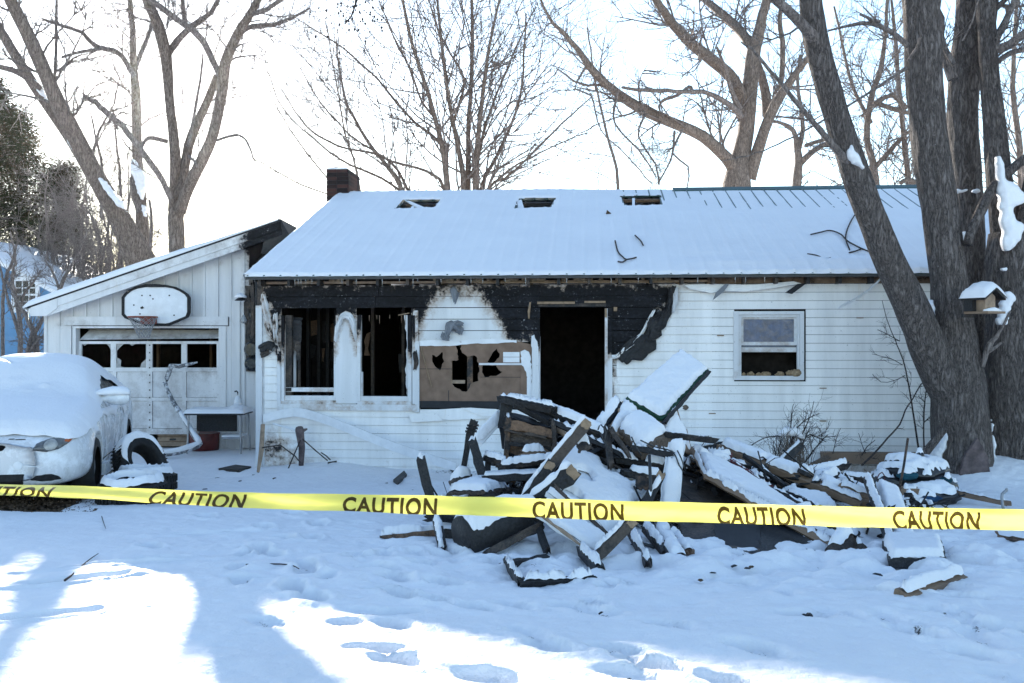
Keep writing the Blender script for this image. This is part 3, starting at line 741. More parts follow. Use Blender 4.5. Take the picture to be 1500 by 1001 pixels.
# window 3, double hung
wx = lambda u: W(u, 500)[0]
w3 = MB().box(wx(1080), wx(1174), .02, .05, W(1100, 553)[1] - .02, W(1100, 551)[1]).build('window', M['white_paint'], house)
lite = lambda x, z: .06 + .16 * vn(x * 9, z * 9, 6)
for u0, v0, u1, v1, y0, y1 in ((1075, 456, 1082, 557, -.05, -.004), (1172, 456, 1178, 557, -.05, -.004), (1082, 456, 1172, 461, -.048, -.004), (1082, 551, 1172, 557, -.058, -.004),
                               (1082, 461, 1086, 551, -.02, .04), (1168, 461, 1172, 551, -.02, .04), (1086, 461, 1168, 465, -.018, .04)):
    frame_piece(u0, v0, u1, v1, y0, y1, 'casing', 'trim_white', lite, w3)
for u0, v0, u1, v1, y0, y1 in ((1086, 465, 1089, 505, .0, .04), (1163, 465, 1168, 505, .0, .04), (1089, 465, 1163, 468, .0, .04), (1086, 501, 1168, 506, -.004, .04), (1086, 509, 1168, 516, .035, .065)):
    frame_piece(u0, v0, u1, v1, y0, y1, 'sash', 'trim_white', lambda x, z: .16 + .2 * vn(x * 5, z * 40, 7), w3)
a = W(1089, 501, .02); b = W(1163, 468, .02)
MB().box(a[0], b[0], .018, .024, a[1], b[1]).build('pane', M['sky_tint_glass'], w3)
a = W(1086, 510, .05); b = W(1168, 505, .05); MB().box(a[0], b[0], .045, .05, a[1], b[1]).build('pane', M['sky_tint_glass'], w3)
fluff(wx(1088), wx(1150), .0, W(1100, 549)[1], 12, .02, .05, 'debris', M['insulation'], w3)
fluff(wx(1150), wx(1168), -.02, W(1100, 547)[1], 7, .03, .06, 'debris', M['insulation'], w3)
MB().box(wx(1080), wx(1174), .4, .42, .3, 1.9).build('blind_wall', M['interior'], house)
for u, v in ((1055, 492), (1205, 569), (1205, 617), (1043, 606), (1259, 466)):
    a = W(u, v); MB().box(a[0] - .045, a[0] + .045, -.031, -.012, a[1] - .004, a[1] + .008).build('scar', M['old_wood'], house)
a = W(1007, 597); fluff(a[0] - .03, a[0] + .03, -.03, a[1], 3, .02, .035, 'bird_nest_scrap', M['burlap'], house)

# ------------------------------------------------------------------ roof: metal sheet with ribs, cut openings, snow
HOLES = [[(581, 308), (592, 295.5), (643, 295), (634, 306.5)], [(756, 308), (762, 293.5), (812, 292.5), (805, 306)], [(910.5, 289.5), (966, 288), (968, 301.5), (917, 304)]]
HOLES = [[RP(*p) for p in h] for h in HOLES]
roof = fill_poly('roof', [(RXL, 0), (RXR, 0), (RXR, SL), (RXL, SL)], HOLES, .006, M['green_metal'], house, lambda x, y, s: roofpt(x, s, -y))
V = [roofpt(x, s, h) for x in (RXL, RXR) for s, h in ((SL, .0), (SL, -.03))]
yb = DEPTH + .3
obj('roof_back_slope', [(RXL, RID_Y, RID_Z), (RXR, RID_Y, RID_Z), (RXR, yb, EAVE_Z), (RXL, yb, EAVE_Z), (RXL, RID_Y, RID_Z - .02), (RXR, RID_Y, RID_Z - .02), (RXR, yb, EAVE_Z - .02), (RXL, yb, EAVE_Z - .02)],
    [(0, 1, 2, 3), (7, 6, 5, 4), (0, 4, 5, 1), (1, 5, 6, 2), (2, 6, 7, 3), (3, 7, 4, 0)], M['snow'], house)
RIB = .229; nrib = int((RXR - RXL) / RIB) + 1
def rib_mesh(s0, s1):
    V = [];
    for s in (s0, s1): V += [roofpt(dx, s, h) - Vector((0, 0, 0)) for dx, h in ((-.022, .004), (-.009, .028), (.009, .028), (.022, .004))]
    return mkmesh('rib', V, [(0, 4, 5, 1), (1, 5, 6, 2), (2, 6, 7, 3), (0, 1, 2, 3), (7, 6, 5, 4)], M['green_metal'])
rib_full = rib_mesh(-.012, SL)
for i in range(nrib):
    x = RXL + .03 + i * RIB
    cut = None
    for h in HOLES:
        ss = [s for s in np.linspace(0, SL, 300) if inpoly(x, s, h)]
        if len(ss): cut = (min(ss), max(ss))
    for me in ([rib_full] if cut is None else [rib_mesh(-.012, cut[0]), rib_mesh(cut[1], SL)]):
        link('rib', me, roof, (x, 0, 0))
cap = MB()
x0 = W(985, 279, RID_Y)[0]
V = [];
for x in (x0, RXR + .02):
    V += [roofpt(x, SL - .14, .03), roofpt(x, SL + .0, .055), Vector((x, RID_Y + .13, RID_Z - .01)), Vector((x, RID_Y + .13, RID_Z - .03)), roofpt(x, SL - .14, .008)]
cap.add(V, [(0, 5, 6, 1), (1, 6, 7, 2), (2, 7, 8, 3), (4, 9, 5, 0), (0, 1, 2, 3, 4), (9, 8, 7, 6, 5)]).build('ridge_cap', M['green_metal'], roof)
MB().box(RXL, RXR, EAVE_Y - .012, EAVE_Y + .0, EAVE_Z - .035, EAVE_Z - .004).build('drip_edge', M['dark_metal'], roof)
def roof_snow():
    xs = np.arange(RXL - .01, RXR + .01, .0254); ss = np.concatenate([[-.02, -.005, .01], np.arange(.035, SL - .02, .03), [SL - .01, SL + .01]])
    X, S = np.meshgrid(xs, ss)
    ph = np.abs(((X - RXL - .03) / RIB + .5) % 1 - .5) * RIB
    bump = np.exp(-(ph / .028) ** 2)
    T = .042 + .016 * (fbm(X * 1.1, S * 1.3, 21, 3) - .5) + .006 * (fbm(X * 7, S * 7, 22, 2) - .5) + .010 * bump
    thin = sstep(5.4, 7.2, X + .9 * (S - 3.6)) * sstep(2.4, 4.2, S)
    T = T - thin * (.027 + .013 * bump)
    sm = fbm(X * .7 + 4, S * 2.5, 31, 3)                       # slid, rumpled band low on the right
    T += .05 * sstep(5.2, 6.4, X) * np.exp(-((S - .55) / .5) ** 2) * (sm - .35) * 1.4
    T *= sstep(-.03, .05, S); T += .006
    T = np.where((S > SL - .18) & (X > x0 - .1), .004, T)
    T *= 1 + .25 * np.sin(X * 27) * np.exp(-(S / .06) ** 2)
    keep = np.ones_like(X, bool)
    for h in HOLES:
        d = sdpoly(X, S, h) + .03 * (fbm(X * 9, S * 9, 41, 2) - .5); keep &= d > .012
        T *= .35 + .65 * sstep(.0, .12, d)
    bare = (vn(X * .9, S * 2.1, 55) > .74) & (X > 5.1) & (S < .34) & (vn(X * 5, S * 9, 56) > .45)
    keep &= ~bare
    ny, nx = X.shape
    V = np.array([roofpt(x, s, h + .006) for x, s, h in zip(X.ravel(), S.ravel(), T.ravel())])
    idx = np.arange(ny * nx).reshape(ny, nx)
    q = keep[:-1, :-1] & keep[1:, :-1] & keep[:-1, 1:] & keep[1:, 1:]
    a = idx[:-1, :-1][q]; Fc = np.column_stack([a, a + 1, a + nx + 1, a + nx])
    o = obj('snow_cover', V, Fc.tolist(), M['snow'], roof, True)
    return o
roof_snow()
# snow lip hanging over the left rake
V = []; n = 60
for i in range(n + 1):
    s = SL * i / n; j = .02 * float(vn(i * .6, 3, 6))
    V += [roofpt(RXL + .04, s, .05), roofpt(RXL - .03 - j, s, .035), roofpt(RXL - .02 - j, s, -.02), roofpt(RXL + .0, s, -.03)]
obj('rake_snow', V, [(i * 4 + k, i * 4 + k + 1, i * 4 + 5 + k, i * 4 + 4 + k) for i in range(n) for k in range(3)], M['snow'], roof, True)
# what shows inside the openings
for h in HOLES:
    cx = sum(p[0] for p in h) / 4; s1 = max(p[1] for p in h); s0 = min(p[1] for p in h)
    MB().add([roofpt(x, s, hh) for x in (cx - .45, cx + .5) for s, hh in ((s1 - .16, -.02), (s1 - .10, -.02), (s1 - .10, -.07), (s1 - .16, -.07))],
             [(0, 1, 2, 3), (7, 6, 5, 4), (0, 4, 5, 1), (1, 5, 6, 2), (2, 6, 7, 3), (3, 7, 4, 0)]).build('purlin', M['char_brown'], roof)
    for dx in (-.25, .2):
        MB().tube([roofpt(cx + dx, s0 - .3, -.12), roofpt(cx + dx, s1 + .3, -.12)], .05, 4).build('rafter', M['char'], roof)
def roofbit(pl, hts, nm, mat, t=.02):
    V = [roofpt(*RP(u, v), h) for (u, v), h in zip(pl, hts)]; n = len(V)
    V2 = [p + Vector((0, .3, -1)).normalized() * t for p in V]
    obj(nm, V + V2, [tuple(range(n)), tuple(range(2 * n - 1, n - 1, -1))] + [(i, n + i, n + (i + 1) % n, (i + 1) % n) for i in range(n)], M[mat], roof)
roofbit([(593, 295), (600, 296), (624, 303), (618, 305)], (.02, .02, -.02, -.04), 'bent_sheet', 'snow')
roofbit([(603, 304), (607, 303), (604, 308), (601, 308)], (.02, .02, .02, .02), 'bent_sheet', 'snow')
roofbit([(757, 296), (764, 294), (768, 304), (760, 308)], (.02, .02, -.03, .0), 'bent_sheet', 'snow')
roofbit([(926, 292), (930, 292), (930, 304), (926, 304)], (.02, .02, .02, .02), 'bent_sheet', 'snow')
# icicles
ime = mkmesh('icicle', *(lambda m: (m.V, m.F))(MB().tube([(0, 0, 0), (.001, 0, -.45), (0, 0, -1)], [.006, .004, .0008], 6)), M['ice'])
for u in (432, 437, 441, 457, 501, 522, 585, 605, 612, 646, 707, 740, 770, 1077, 1092, 448, 560, 690, 830, 895, 935, 1022, 1120):
    x = W(u, 408, EAVE_Y)[0]; o = link('icicle', ime, roof, (x, EAVE_Y - .006, EAVE_Z - .03)); o.scale = (1, 1, rng.uniform(.05, .12))

# chimney of individual bricks
cpos = W(494, 280, RID_Y - .1)
chx0 = W(478, 280, RID_Y - .15)[0]; chx1 = W(510, 280, RID_Y - .15)[0]; chy0 = RID_Y - .15; chd = .95; chz = W(494, 248, RID_Y - .15)[1]
chim = MB().box(chx0 + .012, chx1 - .012, chy0 + .012, chy0 + chd - .012, 1.0, chz - .02).build('chimney', M['tar_strip'], house)
def mk_brick():
    t = NT('brick'); rn = t.rand(); n_ = t.noise(14, 5, .7)
    c = t.ramp(t.math('ADD', t.math('MULTIPLY', rn, .6), t.math('MULTIPLY', n_, .4)), [(.2, (.014, .011, .012)), (.5, (.028, .016, .016)), (.85, (.06, .028, .024))])
    t.bump(n_, .4, .006); M['brick'] = t.fin(c, .85, .2)
mk_brick()
bl, bh, gap = (chx1 - chx0 - .01) / 2, .062, .01
bme = mkmesh('brick', *(lambda m: (m.V, m.F))(MB().box(0, bl - gap, 0, .09, 0, bh)), M['brick'])
nb = 4; bl2 = (chd - .01) / nb
bme2 = mkmesh('brick', *(lambda m: (m.V, m.F))(MB().box(0, .09, 0, bl2 - gap, 0, bh)), M['brick'])
zz = chz - bh; r = 0
while zz > EAVE_Z + 1.2:
    for i in range(2):
        link('brick', bme, chim, (chx0 + i * bl + rng.uniform(0, .004), chy0 - rng.uniform(0, .005), zz))
    if zz > RID_Z - .1:
        for i in range(nb): link('brick', bme2, chim, (chx1 - .09 + rng.uniform(0, .006), chy0 + i * bl2 + .005, zz + rng.uniform(0, .002)))
    zz -= bh + gap; r += 1
obj('snow_cap', [(chx0, chy0, chz), (chx1, chy0, chz), (chx1, chy0 + chd, chz), (chx0, chy0 + chd, chz), (chx0 + .05, chy0 + .05, chz + .03), (chx1 - .05, chy0 + .05, chz + .035), (chx1 - .05, chy0 + chd - .05, chz + .03), (chx0 + .05, chy0 + chd - .05, chz + .03)],
    [(0, 1, 5, 4), (1, 2, 6, 5), (2, 3, 7, 6), (3, 0, 4, 7), (4, 5, 6, 7), (3, 2, 1, 0)], M['snow'], chim, True)
# ------------------------------------------------------------------ garage
GY = 16.76
GO = P(65, 655, GY); GO.z = 0
garage = empty('garage', GO, 0, 'white board and batten garage with sloping roof and broken panel door', 'garage')
def GP(u, v, y=0.):
    p = P(u, v, GY + y); return (p.x - GO.x, p.z)
GR0, GR1 = GP(40, 449, -.35), GP(411, 321, -.35)       # rake line, roof top edge
gsl = (GR1[1] - GR0[1]) / (GR1[0] - GR0[0])
ga = math.atan(gsl)
def rake_z(x): return GR0[1] + gsl * (x - GR0[0])
GDEP = 4.6
GXE = GP(379, 500)[0] + .30
def gchar(x, z):
    s = .95 * sstep(GP(352, 360)[0], GP(378, 360)[0], x + .22 * (fbm(x * 4, z * 2, 3, 2) - .5) + .25 * sstep(GP(360, 380)[1], GP(360, 340)[1], z)) * sstep(GP(360, 530)[1], GP(360, 400)[1], z)
    hood = .17 * np.exp(-((z - GP(200, 475)[1]) / .10) ** 2)
    top = .20 * np.exp(-((rake_z(x) - .30 - z) / .12) ** 2) * sstep(1.2, 3.6, x)
    low = .22 * np.exp(-(z / .2) ** 2)
    return np.clip(np.maximum.reduce([s + 0 * x, hood + 0 * x, top, low + 0 * x]) + .10 * fbm(x * 2.5, z * 1.2, 15, 2), 0, 1)
gd0, gd1 = GP(112, 478), GP(321, 478)
DX0, DX1, DZ1 = gd0[0], gd1[0], gd0[1]
LINT = GP(200, 463)[1]
xw = .03; i = 0
BW = .222
while xw < GXE:
    x1 = min(xw + BW, GXE); spans = [(0., rake_z(xw) - .10)]
    if x1 > DX0 - .02 and xw < DX1 + .02: spans = [(LINT - .02, rake_z(xw) - .10)]
    if x1 - xw > .03:
        for a, b in spans:
            yj = rng.uniform(-.004, .004)
            nm = 'wall_board'
            V = []; nz = 22
            rows = [a + (b - a) * k / nz for k in range(nz + 1)]
            for zz in rows:
                f = (zz - a) / (b - a)
                for x in (xw + .003, (xw + x1) / 2, x1 - .003): V.append((x, yj, zz + f * gsl * (x - xw)))
            n0 = len(V); ch = gchar(np.array([v[0] for v in V]), np.array([v[2] for v in V]))
            Fc = [(k * 3 + c, k * 3 + c + 1, k * 3 + c + 4, k * 3 + c + 3) for k in range(nz) for c in range(2)]
            V += [(xw + .003, .03, a), (x1 - .003, .03, a), (x1 - .003, .03, b + gsl * BW), (xw + .003, .03, b)]
            Fc += [(n0, 0, *[k * 3 for k in range(1, nz + 1)], n0 + 3)[::1], (n0 + 1, n0 + 2, *[k * 3 + 2 for k in range(nz, -1, -1)]), (n0 + 3, n0 + 2, n0 + 1, n0)]
            obj(nm, V, Fc, M['garage_paint'], garage, False, {'char': list(ch) + [float(ch.mean())] * 4})
            bw = .019
            V = []
            for zz in rows:
                for dx, dy in ((-bw, -.0), (-bw, -.022), (bw, -.022), (bw, 0)): V.append((xw + dx, dy - .004, zz))
            ch = gchar(np.array([v[0] for v in V]), np.array([v[2] for v in V]))
            Fc = [(k * 4 + c, k * 4 + c + 1, k * 4 + c + 5, k * 4 + c + 4) for k in range(nz) for c in range(3)] + [(0, 1, 2, 3), tuple(nz * 4 + c for c in (3, 2, 1, 0))]
            obj('batten', V, Fc, M['garage_paint'], garage, False, {'char': ch})
    xw += BW; i += 1
def gpiece(u0, v0, u1, v1, y0, y1, nm, mat='garage_paint', cf=gchar, parent=garage, res=.06, dz=(0, 0)):
    a = GP(u0, v1); b = GP(u1, v0)
    nx = max(2, int((b[0] - a[0]) / res) + 1); nz = max(2, int((b[1] - a[1]) / res) + 1)
    o = grid_board(nm, a[0], b[0], a[1], b[1], y0, y1, cf, M[mat], parent, res, 0, .006)
    return o
gpiece(65, 450, 70, 660, -.02, .02, 'corner_board')
gpiece(96, 464, 335, 477, -.055, -.006, 'door_lintel')
gpiece(96, 478, 106, 660, -.05, -.006, 'door_casing'); gpiece(323, 478, 332, 660, -.05, -.006, 'door_casing'); gpiece(332, 478, 341, 660, -.02, .02, 'wall_trim'); gpiece(86, 478, 96, 660, -.02, .02, 'wall_trim')
gpiece(107, 478, 112, 660, -.03, .14, 'door_jamb'); gpiece(321, 478, 323, 660, -.03, .14, 'door_jamb')
gpiece(107, 478, 323, 481, -.04, .1, 'door_head')
gpiece(340, 440, 352, 660, -.03, -.006, 'wall_trim')
# charred end by the house: splintered boards and a flat black sheet painted as the dark of an opening
fill_poly('opening_dark_sheet', [GP(*p) for p in ((367, 355), (385, 348), (384, 372), (372, 392), (365, 396))], [], .02, M['black_hole'], garage, lambda x, y, z: (x, -.03 + y, z))
for u0, u1, v0, v1 in ((361, 367, 420, 520), (368, 373, 415, 512), (374, 379, 410, 520), (366, 371, 392, 418)):
    a = GP(u0, v1); b = GP(u1, v0); fill_poly('charred_board', jag([a, (b[0], a[1]), b, (a[0], b[1])], .08, .015), [], .03, M['char'], garage, lambda x, y, z: (x, -.06 + y, z))
# inside of the garage
W_ = GXE
MB().box(.02, .05, .04, GDEP, 0, GR0[1] - .1).build('side_wall', M['interior'], garage); MB().box(GXE - .03, GXE, .04, GDEP, 0, rake_z(GXE) - .3).build('side_wall', M['interior'], garage)
MB().add([(.05, GDEP, 0), (GXE - .03, GDEP, 0), (GXE - .03, GDEP, rake_z(GXE) - .15), (.05, GDEP, rake_z(0) - .1), (.05, GDEP + .05, 0), (GXE - .03, GDEP + .05, 0), (GXE - .03, GDEP + .05, rake_z(GXE) - .15), (.05, GDEP + .05, rake_z(0) - .1)],
         [(0, 1, 2, 3), (7, 6, 5, 4), (0, 4, 5, 1), (1, 5, 6, 2), (2, 6, 7, 3), (3, 7, 4, 0)]).build('rear_wall', M['interior'], garage)
MB().box(.05, GXE - .03, .2, GDEP, .0, .04).build('garage_floor', M['interior'], garage)
for u in (150, 240, 300): x = GP(u, 500)[0]; MB().box(x - .02, x + .02, 2.6, 2.7, 0, 2.4).build('stud', M['old_wood'], garage)
# roof slabs
def gslab(x0, x1, h0, h1, y0, y1, nm, mat, par=garage):
    z0, z1 = rake_z(x0), rake_z(x1)
    return MB().add([(x0, y0, z0 + h0), (x1, y0, z1 + h0), (x1, y1, z1 + h0), (x0, y1, z0 + h0), (x0, y0, z0 + h1), (x1, y0, z1 + h1), (x1, y1, z1 + h1), (x0, y1, z0 + h1)],
                    [(0, 3, 2, 1), (4, 5, 6, 7), (0, 1, 5, 4), (1, 2, 6, 5), (2, 3, 7, 6), (3, 0, 4, 7)]).build(nm, M[mat], par)
groof = gslab(GR0[0], GR1[0], -.035, .0, -.36, GDEP + .3, 'roof', 'tar_strip')
# short far slope going down behind the house
pk = GR1; e2 = GP(425, 346, -.35)
MB().add([(pk[0], -.36, pk[1] + .002), (e2[0], -.36, e2[1]), (e2[0], GDEP + .3, e2[1]), (pk[0], GDEP + .3, pk[1] + .002), (pk[0], -.36, pk[1] - .05), (e2[0], -.36, e2[1] - .05), (e2[0], GDEP + .3, e2[1] - .05), (pk[0], GDEP + .3, pk[1] - .05)],
         [(3, 2, 1, 0), (4, 5, 6, 7), (0, 1, 5, 4), (1, 2, 6, 5), (2, 3, 7, 6), (3, 0, 4, 7)]).build('roof_far_slope', M['tar_strip'], garage)
# rake boards: outer board, inner frieze
def rake_board(h_hi, h_lo, y0, y1, nm, xa, xb, cf):
    n = 60; V = []; ch = []
    for k in range(n + 1):
        x = xa + (xb - xa) * k / n; z = rake_z(x)
        for y, h in ((y0, h_lo), (y0, (h_lo + h_hi) / 2), (y0, h_hi), (y1, h_hi), (y1, h_lo)): V.append((x, y + .006 * (float(vn(x * 3, h * 20, 4)) - .5), z + h)); ch.append(float(cf(x, h)))
    Fc = [(k * 5 + c, (k + 1) * 5 + c, (k + 1) * 5 + (c + 1) % 5, k * 5 + (c + 1) % 5) for k in range(n) for c in range(5)] + [(0, 1, 2, 3, 4), tuple(n * 5 + c for c in (4, 3, 2, 1, 0))]
    return obj(nm, V, Fc, M['garage_paint'], garage, False, {'char': ch})
xq = GP(335, 350)[0]
rake_board(-.038, -.17, -.36, -.33, 'rake_board', GR0[0] + .06, GR1[0], lambda x, h: .13 + .22 * float(fbm(x * 2.2, h * 30, 5, 2)) * (x > 1) + .8 * float(sstep(xq, xq + .8, x)))
rake_board(-.172, -.27, -.345, -.30, 'rake_board', GR0[0] + .30, GR1[0] + .02, lambda x, h: .06 + .2 * float(sstep(xq - .8, xq, x)) + .8 * float(sstep(xq, xq + .7, x)))
V = [(GR0[0] + .06, y, rake_z(GR0[0]) + h) for y in (-.36, -.33) for h in (-.03, -.22)]
fill_poly('eave_return', [(GR0[0] + .03, rake_z(GR0[0]) - .04), (GR0[0] + .06, rake_z(GR0[0]) - .16), (GR0[0] + .32, rake_z(GR0[0]) - .16), (GR0[0] + .5, rake_z(GR0[0] + .5) - .2), (GR0[0] + .5, rake_z(GR0[0] + .5) - .04)], [], .05, M['garage_paint'], garage, lambda x, y, z: (x, -.368 + y, z))
MB().box(.02, GXE, -.30, .0, 0, .001)
fill_poly('soffit', [(.0, 0), (GXE + .02, 0), (GXE + .02, .34), (.0, .34)], [], .01, M['garage_paint'], garage, lambda x, y, z: (x, z - .33, rake_z(x) - .15 + y))
for uu in ((411, 321), ):
    fill_poly('charred_gable_board', jag([GP(*p, -.3) for p in ((380, 335), (411, 323), (424, 347), (398, 372), (384, 372), (388, 350))], .1, .012), [], .03, M['char'], garage, lambda x, y, z: (x, -.34 + y, z))
def gsnow():
    xs = np.arange(GR0[0] - .06, GR1[0] - .02, .06); ys = np.concatenate([[-.40, -.385, -.36, -.32], np.arange(-.25, GDEP + .3, .12)])
    X, Y = np.meshgrid(xs, ys)
    T = (.095 - .075 * sstep(1.6, 3.9, X)) * (1 + .5 * (fbm(X * 1.4, Y * 1.4, 61, 3) - .5)); T *= .15 + .85 * sstep(-.41, -.34, Y); T *= sstep(GR0[0] - .09, GR0[0] + .05, X) * .8 + .2
    T += .004
    V = np.column_stack([X.ravel(), Y.ravel(), (rake_z(X) + T).ravel()]); nx = len(xs); ny = len(ys)
    n0 = len(V); idx = np.arange(n0).reshape(ny, nx)
    a = idx[:-1, :-1].ravel(); Fc = np.column_stack([a, a + 1, a + nx + 1, a + nx]).tolist()
    fr = np.column_stack([xs, np.full(nx, -.385), rake_z(xs) - .012]); V = np.vstack([V, fr]); b = np.arange(nx) + n0
    Fc += [(b[i], b[i + 1], i + 1, i) for i in range(nx - 1)]
    sd = np.column_stack([np.full(ny, xs[0] + .02), ys, np.full(ny, rake_z(xs[0]) - .03)]); n1 = len(V); V = np.vstack([V, sd])
    Fc += [(n1 + j, j * nx, (j + 1) * nx, n1 + j + 1) for j in range(ny - 1)]
    obj('snow_cover', V, Fc, M['snow'], groof, True)
gsnow()
for k in range(6):
    o = link('icicle', ime, groof, (GR0[0] + .01 + .02 * k, -.33 + .03 * k, rake_z(GR0[0]) - .03)); o.scale = (2.2, 2.2, rng.uniform(.1, .24))
# door: tilted top panel, window row, two rows of panels
gdoor = MB().box(DX0 + .01, DX1 - .01, .16, .18, GP(200, 542)[1], GP(200, 539)[1]).build('garage_door', M['garage_paint'], garage)
dcf = lambda x, z: .16 + .12 * fbm(x * 3, z * 3, 5, 2) + .15 * np.exp(-((z - GP(200, 632)[1]) / .05) ** 2)
def dpiece(*a, nm='door_rail', cf=dcf, mat='garage_paint'): return gpiece(*a, nm, mat, cf, gdoor, .08)
tp = [GP(*p) for p in ((114, 498), (120, 484), (319, 485), (320, 496))]
obj('bent_top_panel', [(tp[0][0], .06, tp[0][1]), (tp[1][0], .30, tp[1][1]), (tp[2][0], .28, tp[2][1]), (tp[3][0], .06, tp[3][1]), (tp[0][0], .09, tp[0][1]), (tp[1][0], .33, tp[1][1] + .02), (tp[2][0], .31, tp[2][1] + .02), (tp[3][0], .09, tp[3][1])],
    [(0, 3, 2, 1), (4, 5, 6, 7), (0, 4, 7, 3), (1, 2, 6, 5), (0, 1, 5, 4), (2, 3, 7, 6)], M['garage_paint'], gdoor, False, {'char': [.34, .2, .2, .34] * 2})
dpiece(112, 500, 321, 504, .09, .13); dpiece(112, 539, 321, 545, .09, .13)
for u0, u1 in ((112, 116), (159, 167), (211, 220), (263, 271), (315, 321)): dpiece(u0, 504, u1, 539, .09, .13, nm='door_stile')
for v0, v1, vb in ((545, 583, 588), (588, 629, 634)):
    dpiece(112, v1, 321, vb, .09, .13)
    for u0, u1 in ((112, 116), (162, 167), (213, 220), (264, 270), (316, 321)): dpiece(u0, v0, u1, v1, .09, .13, nm='door_stile')
    for u0, u1 in ((116, 162), (167, 213), (220, 264), (270, 316)): dpiece(u0 + .4, v0 + .4, u1 - .4, v1 - .4, .112, .13, nm='door_panel')
dpiece(112, 634, 321, 637, .08, .13, cf=lambda x, z: .35 + 0 * x)
for u in (215.5, 218): pass
for k in range(12):
    x = GP(216.5, 0)[0]; z = GP(0, 506 + k * 11)[1]; MB().box(x - .01, x + .01, .082, .0895, z - .012, z + .012).build('hinge_bolt', M['dark_metal'], gdoor)
for pl in ([(116, 504), (124, 504), (120, 507)], [(152, 504), (159, 504), (159, 514), (156, 508)], [(167, 504), (178, 504), (172, 509), (168, 514)], [(168, 524), (174, 528), (173, 537), (180, 539), (167, 539)], [(204, 532), (211, 526), (211, 539), (202, 539)], [(186, 504), (195, 504), (190, 507)]):
    fill_poly('pane_shard', [GP(*p) for p in pl], [], .004, M['shard_glass'], gdoor, lambda x, y, z: (x, .105 + y, z))

# basketball hoop on the garage
hoop = empty('basketball_hoop', GO + Vector((GP(228, 446)[0], -.15, GP(228, 446)[1])), 0, 'white backboard with black edge and orange rim mounted above the garage door', 'basketball hoop')
hc = GP(228, 446)
def HP(u, v): a = GP(u, v, -.25); return (a[0] - hc[0], a[1] - hc[1])
def arc_board(off):
    c = []
    for u, v in ((179.5, 436), (183, 431), (190, 425), (200, 420.5), (212, 418), (228, 417.2), (244, 418.5), (256, 421), (266, 425.5), (274, 431), (277.5, 436), (277.5, 458), (275, 464.5), (250, 475.5), (245, 476.5), (212, 476), (184, 466), (179.5, 461)):
        a = HP(u, v); m = math.hypot(*a); c.append((a[0] * (1 - off / m), a[1] * (1 - off / m)))
    return c
fill_poly('backboard', arc_board(.01), [], .03, M['white_paint'], hoop, lambda x, y, z: (x, -.10 + y, z))
fill_poly('board_edge', arc_board(-.012), [arc_board(.035)], .05, M['rubber'], hoop, lambda x, y, z: (x, -.115 + y, z))
a, b = HP(218, 421), HP(241, 417.5); fill_poly('edge_pad', [(a[0], a[1]), (b[0], a[1]), (b[0], b[1]), (a[0], b[1])], [], .02, M['rubber'], hoop, lambda x, y, z: (x, -.125 + y, z))
fill_poly('paint_chip', jag([HP(*p) for p in ((206, 450), (209, 448), (211, 451), (209, 454), (206, 453))], .02, .012), [], .003, M['char'], hoop, lambda x, y, z: (x, -.1035 + y, z))
for u, v in ((208, 433), (220, 433), (248, 433), (224, 438), (205, 460), (255, 462), (196, 447), (262, 470)):
    a = HP(u, v); MB().box(a[0] - .012, a[0] + .012, -.1035, -.1, a[1] - .012, a[1] + .01).build('paint_chip', M['char'], hoop)
rc = HP(219, 467); rr_ = .225
ring = [(rc[0] + rr_ * math.cos(t), -.40 + rr_ * math.sin(t), rc[1] + .02) for t in np.linspace(0, 2 * math.pi, 33)]
MB().tube(ring, .013, 6, cap=False).build('rim', M['orange_metal'], hoop, True)
MB().box(rc[0] - .13, rc[0] + .13, -.16, -.118, rc[1] - .09, rc[1] + .03).box(rc[0] - .05, rc[0] + .05, -.2, -.16, rc[1] - .04, rc[1] + .01).build('rim_bracket', M['orange_metal'], hoop)
net = MB(); NS = 12
for k in range(NS):
    for sgn in (1, -1):
        pts = []
        for j in range(9):
            t = j / 8; ang = 2 * math.pi * (k / NS) + sgn * t * 2.0; r_ = rr_ * (1 - .62 * t ** .8); pts.append((rc[0] + .02 * t + r_ * math.cos(ang), -.40 + r_ * math.sin(ang), rc[1] + .01 - .33 * t))
        net.tube(pts, .0045, 4)
net.build('net', M['net_cord'], hoop)
MB().box(-.3, -.25, -.07, .13, -.2, .1).box(.25, .3, -.07, .13, -.2, .1).build('mount', M['dark_metal'], hoop)
# lamp and meter
lp = GP(354, 440, -.2)
lamp = empty('wall_lamp', GO + Vector((lp[0], -.02, lp[1])), 0, 'gooseneck wall lamp with snow capped shade and bare bulb beside the garage door', 'lamp')
bm_ = MB(); bm_.tube([(0, -.25, .05), (0, -.24, .0), (0, -.24, -.005)], [.02, .10, .105], 16).build('lamp_shade', M['dark_metal'], lamp, True)
MB().tube([(0, .0, .02), (0, -.1, .09), (0, -.2, .09), (0, -.25, .05)], .012, 8).build('arm', M['dark_metal'], lamp)
MB().tube([(0, -.25, .04), (0, -.25, .06), (0, -.25, .10), (0, -.25, .115)], [.10, .10, .06, .01], 12).build('snow_cap', M['snow'], lamp, True)
MB().tube([(0, -.02, -.02), (0, -.02, -.34)], .006, 6).build('cord', M['dark_metal'], lamp)
MB().tube([(0, -.06, -.24), (0, -.06, -.27), (0, -.06, -.33), (0, -.06, -.37), (0, -.06, -.385)], [.02, .03, .06, .05, .01], 12).build('bulb', M['shard_glass'], lamp, True)
mp_ = GP(370, 520, -.2)
meter = empty('electric_meter', GO + Vector((mp_[0] - .03, -.03, mp_[1])), 0, 'round soot blackened electric meter beside the house corner', 'meter')
MB().box(-.11, .11, -.06, .05, -.28, .26).build('box', M['char'], meter)
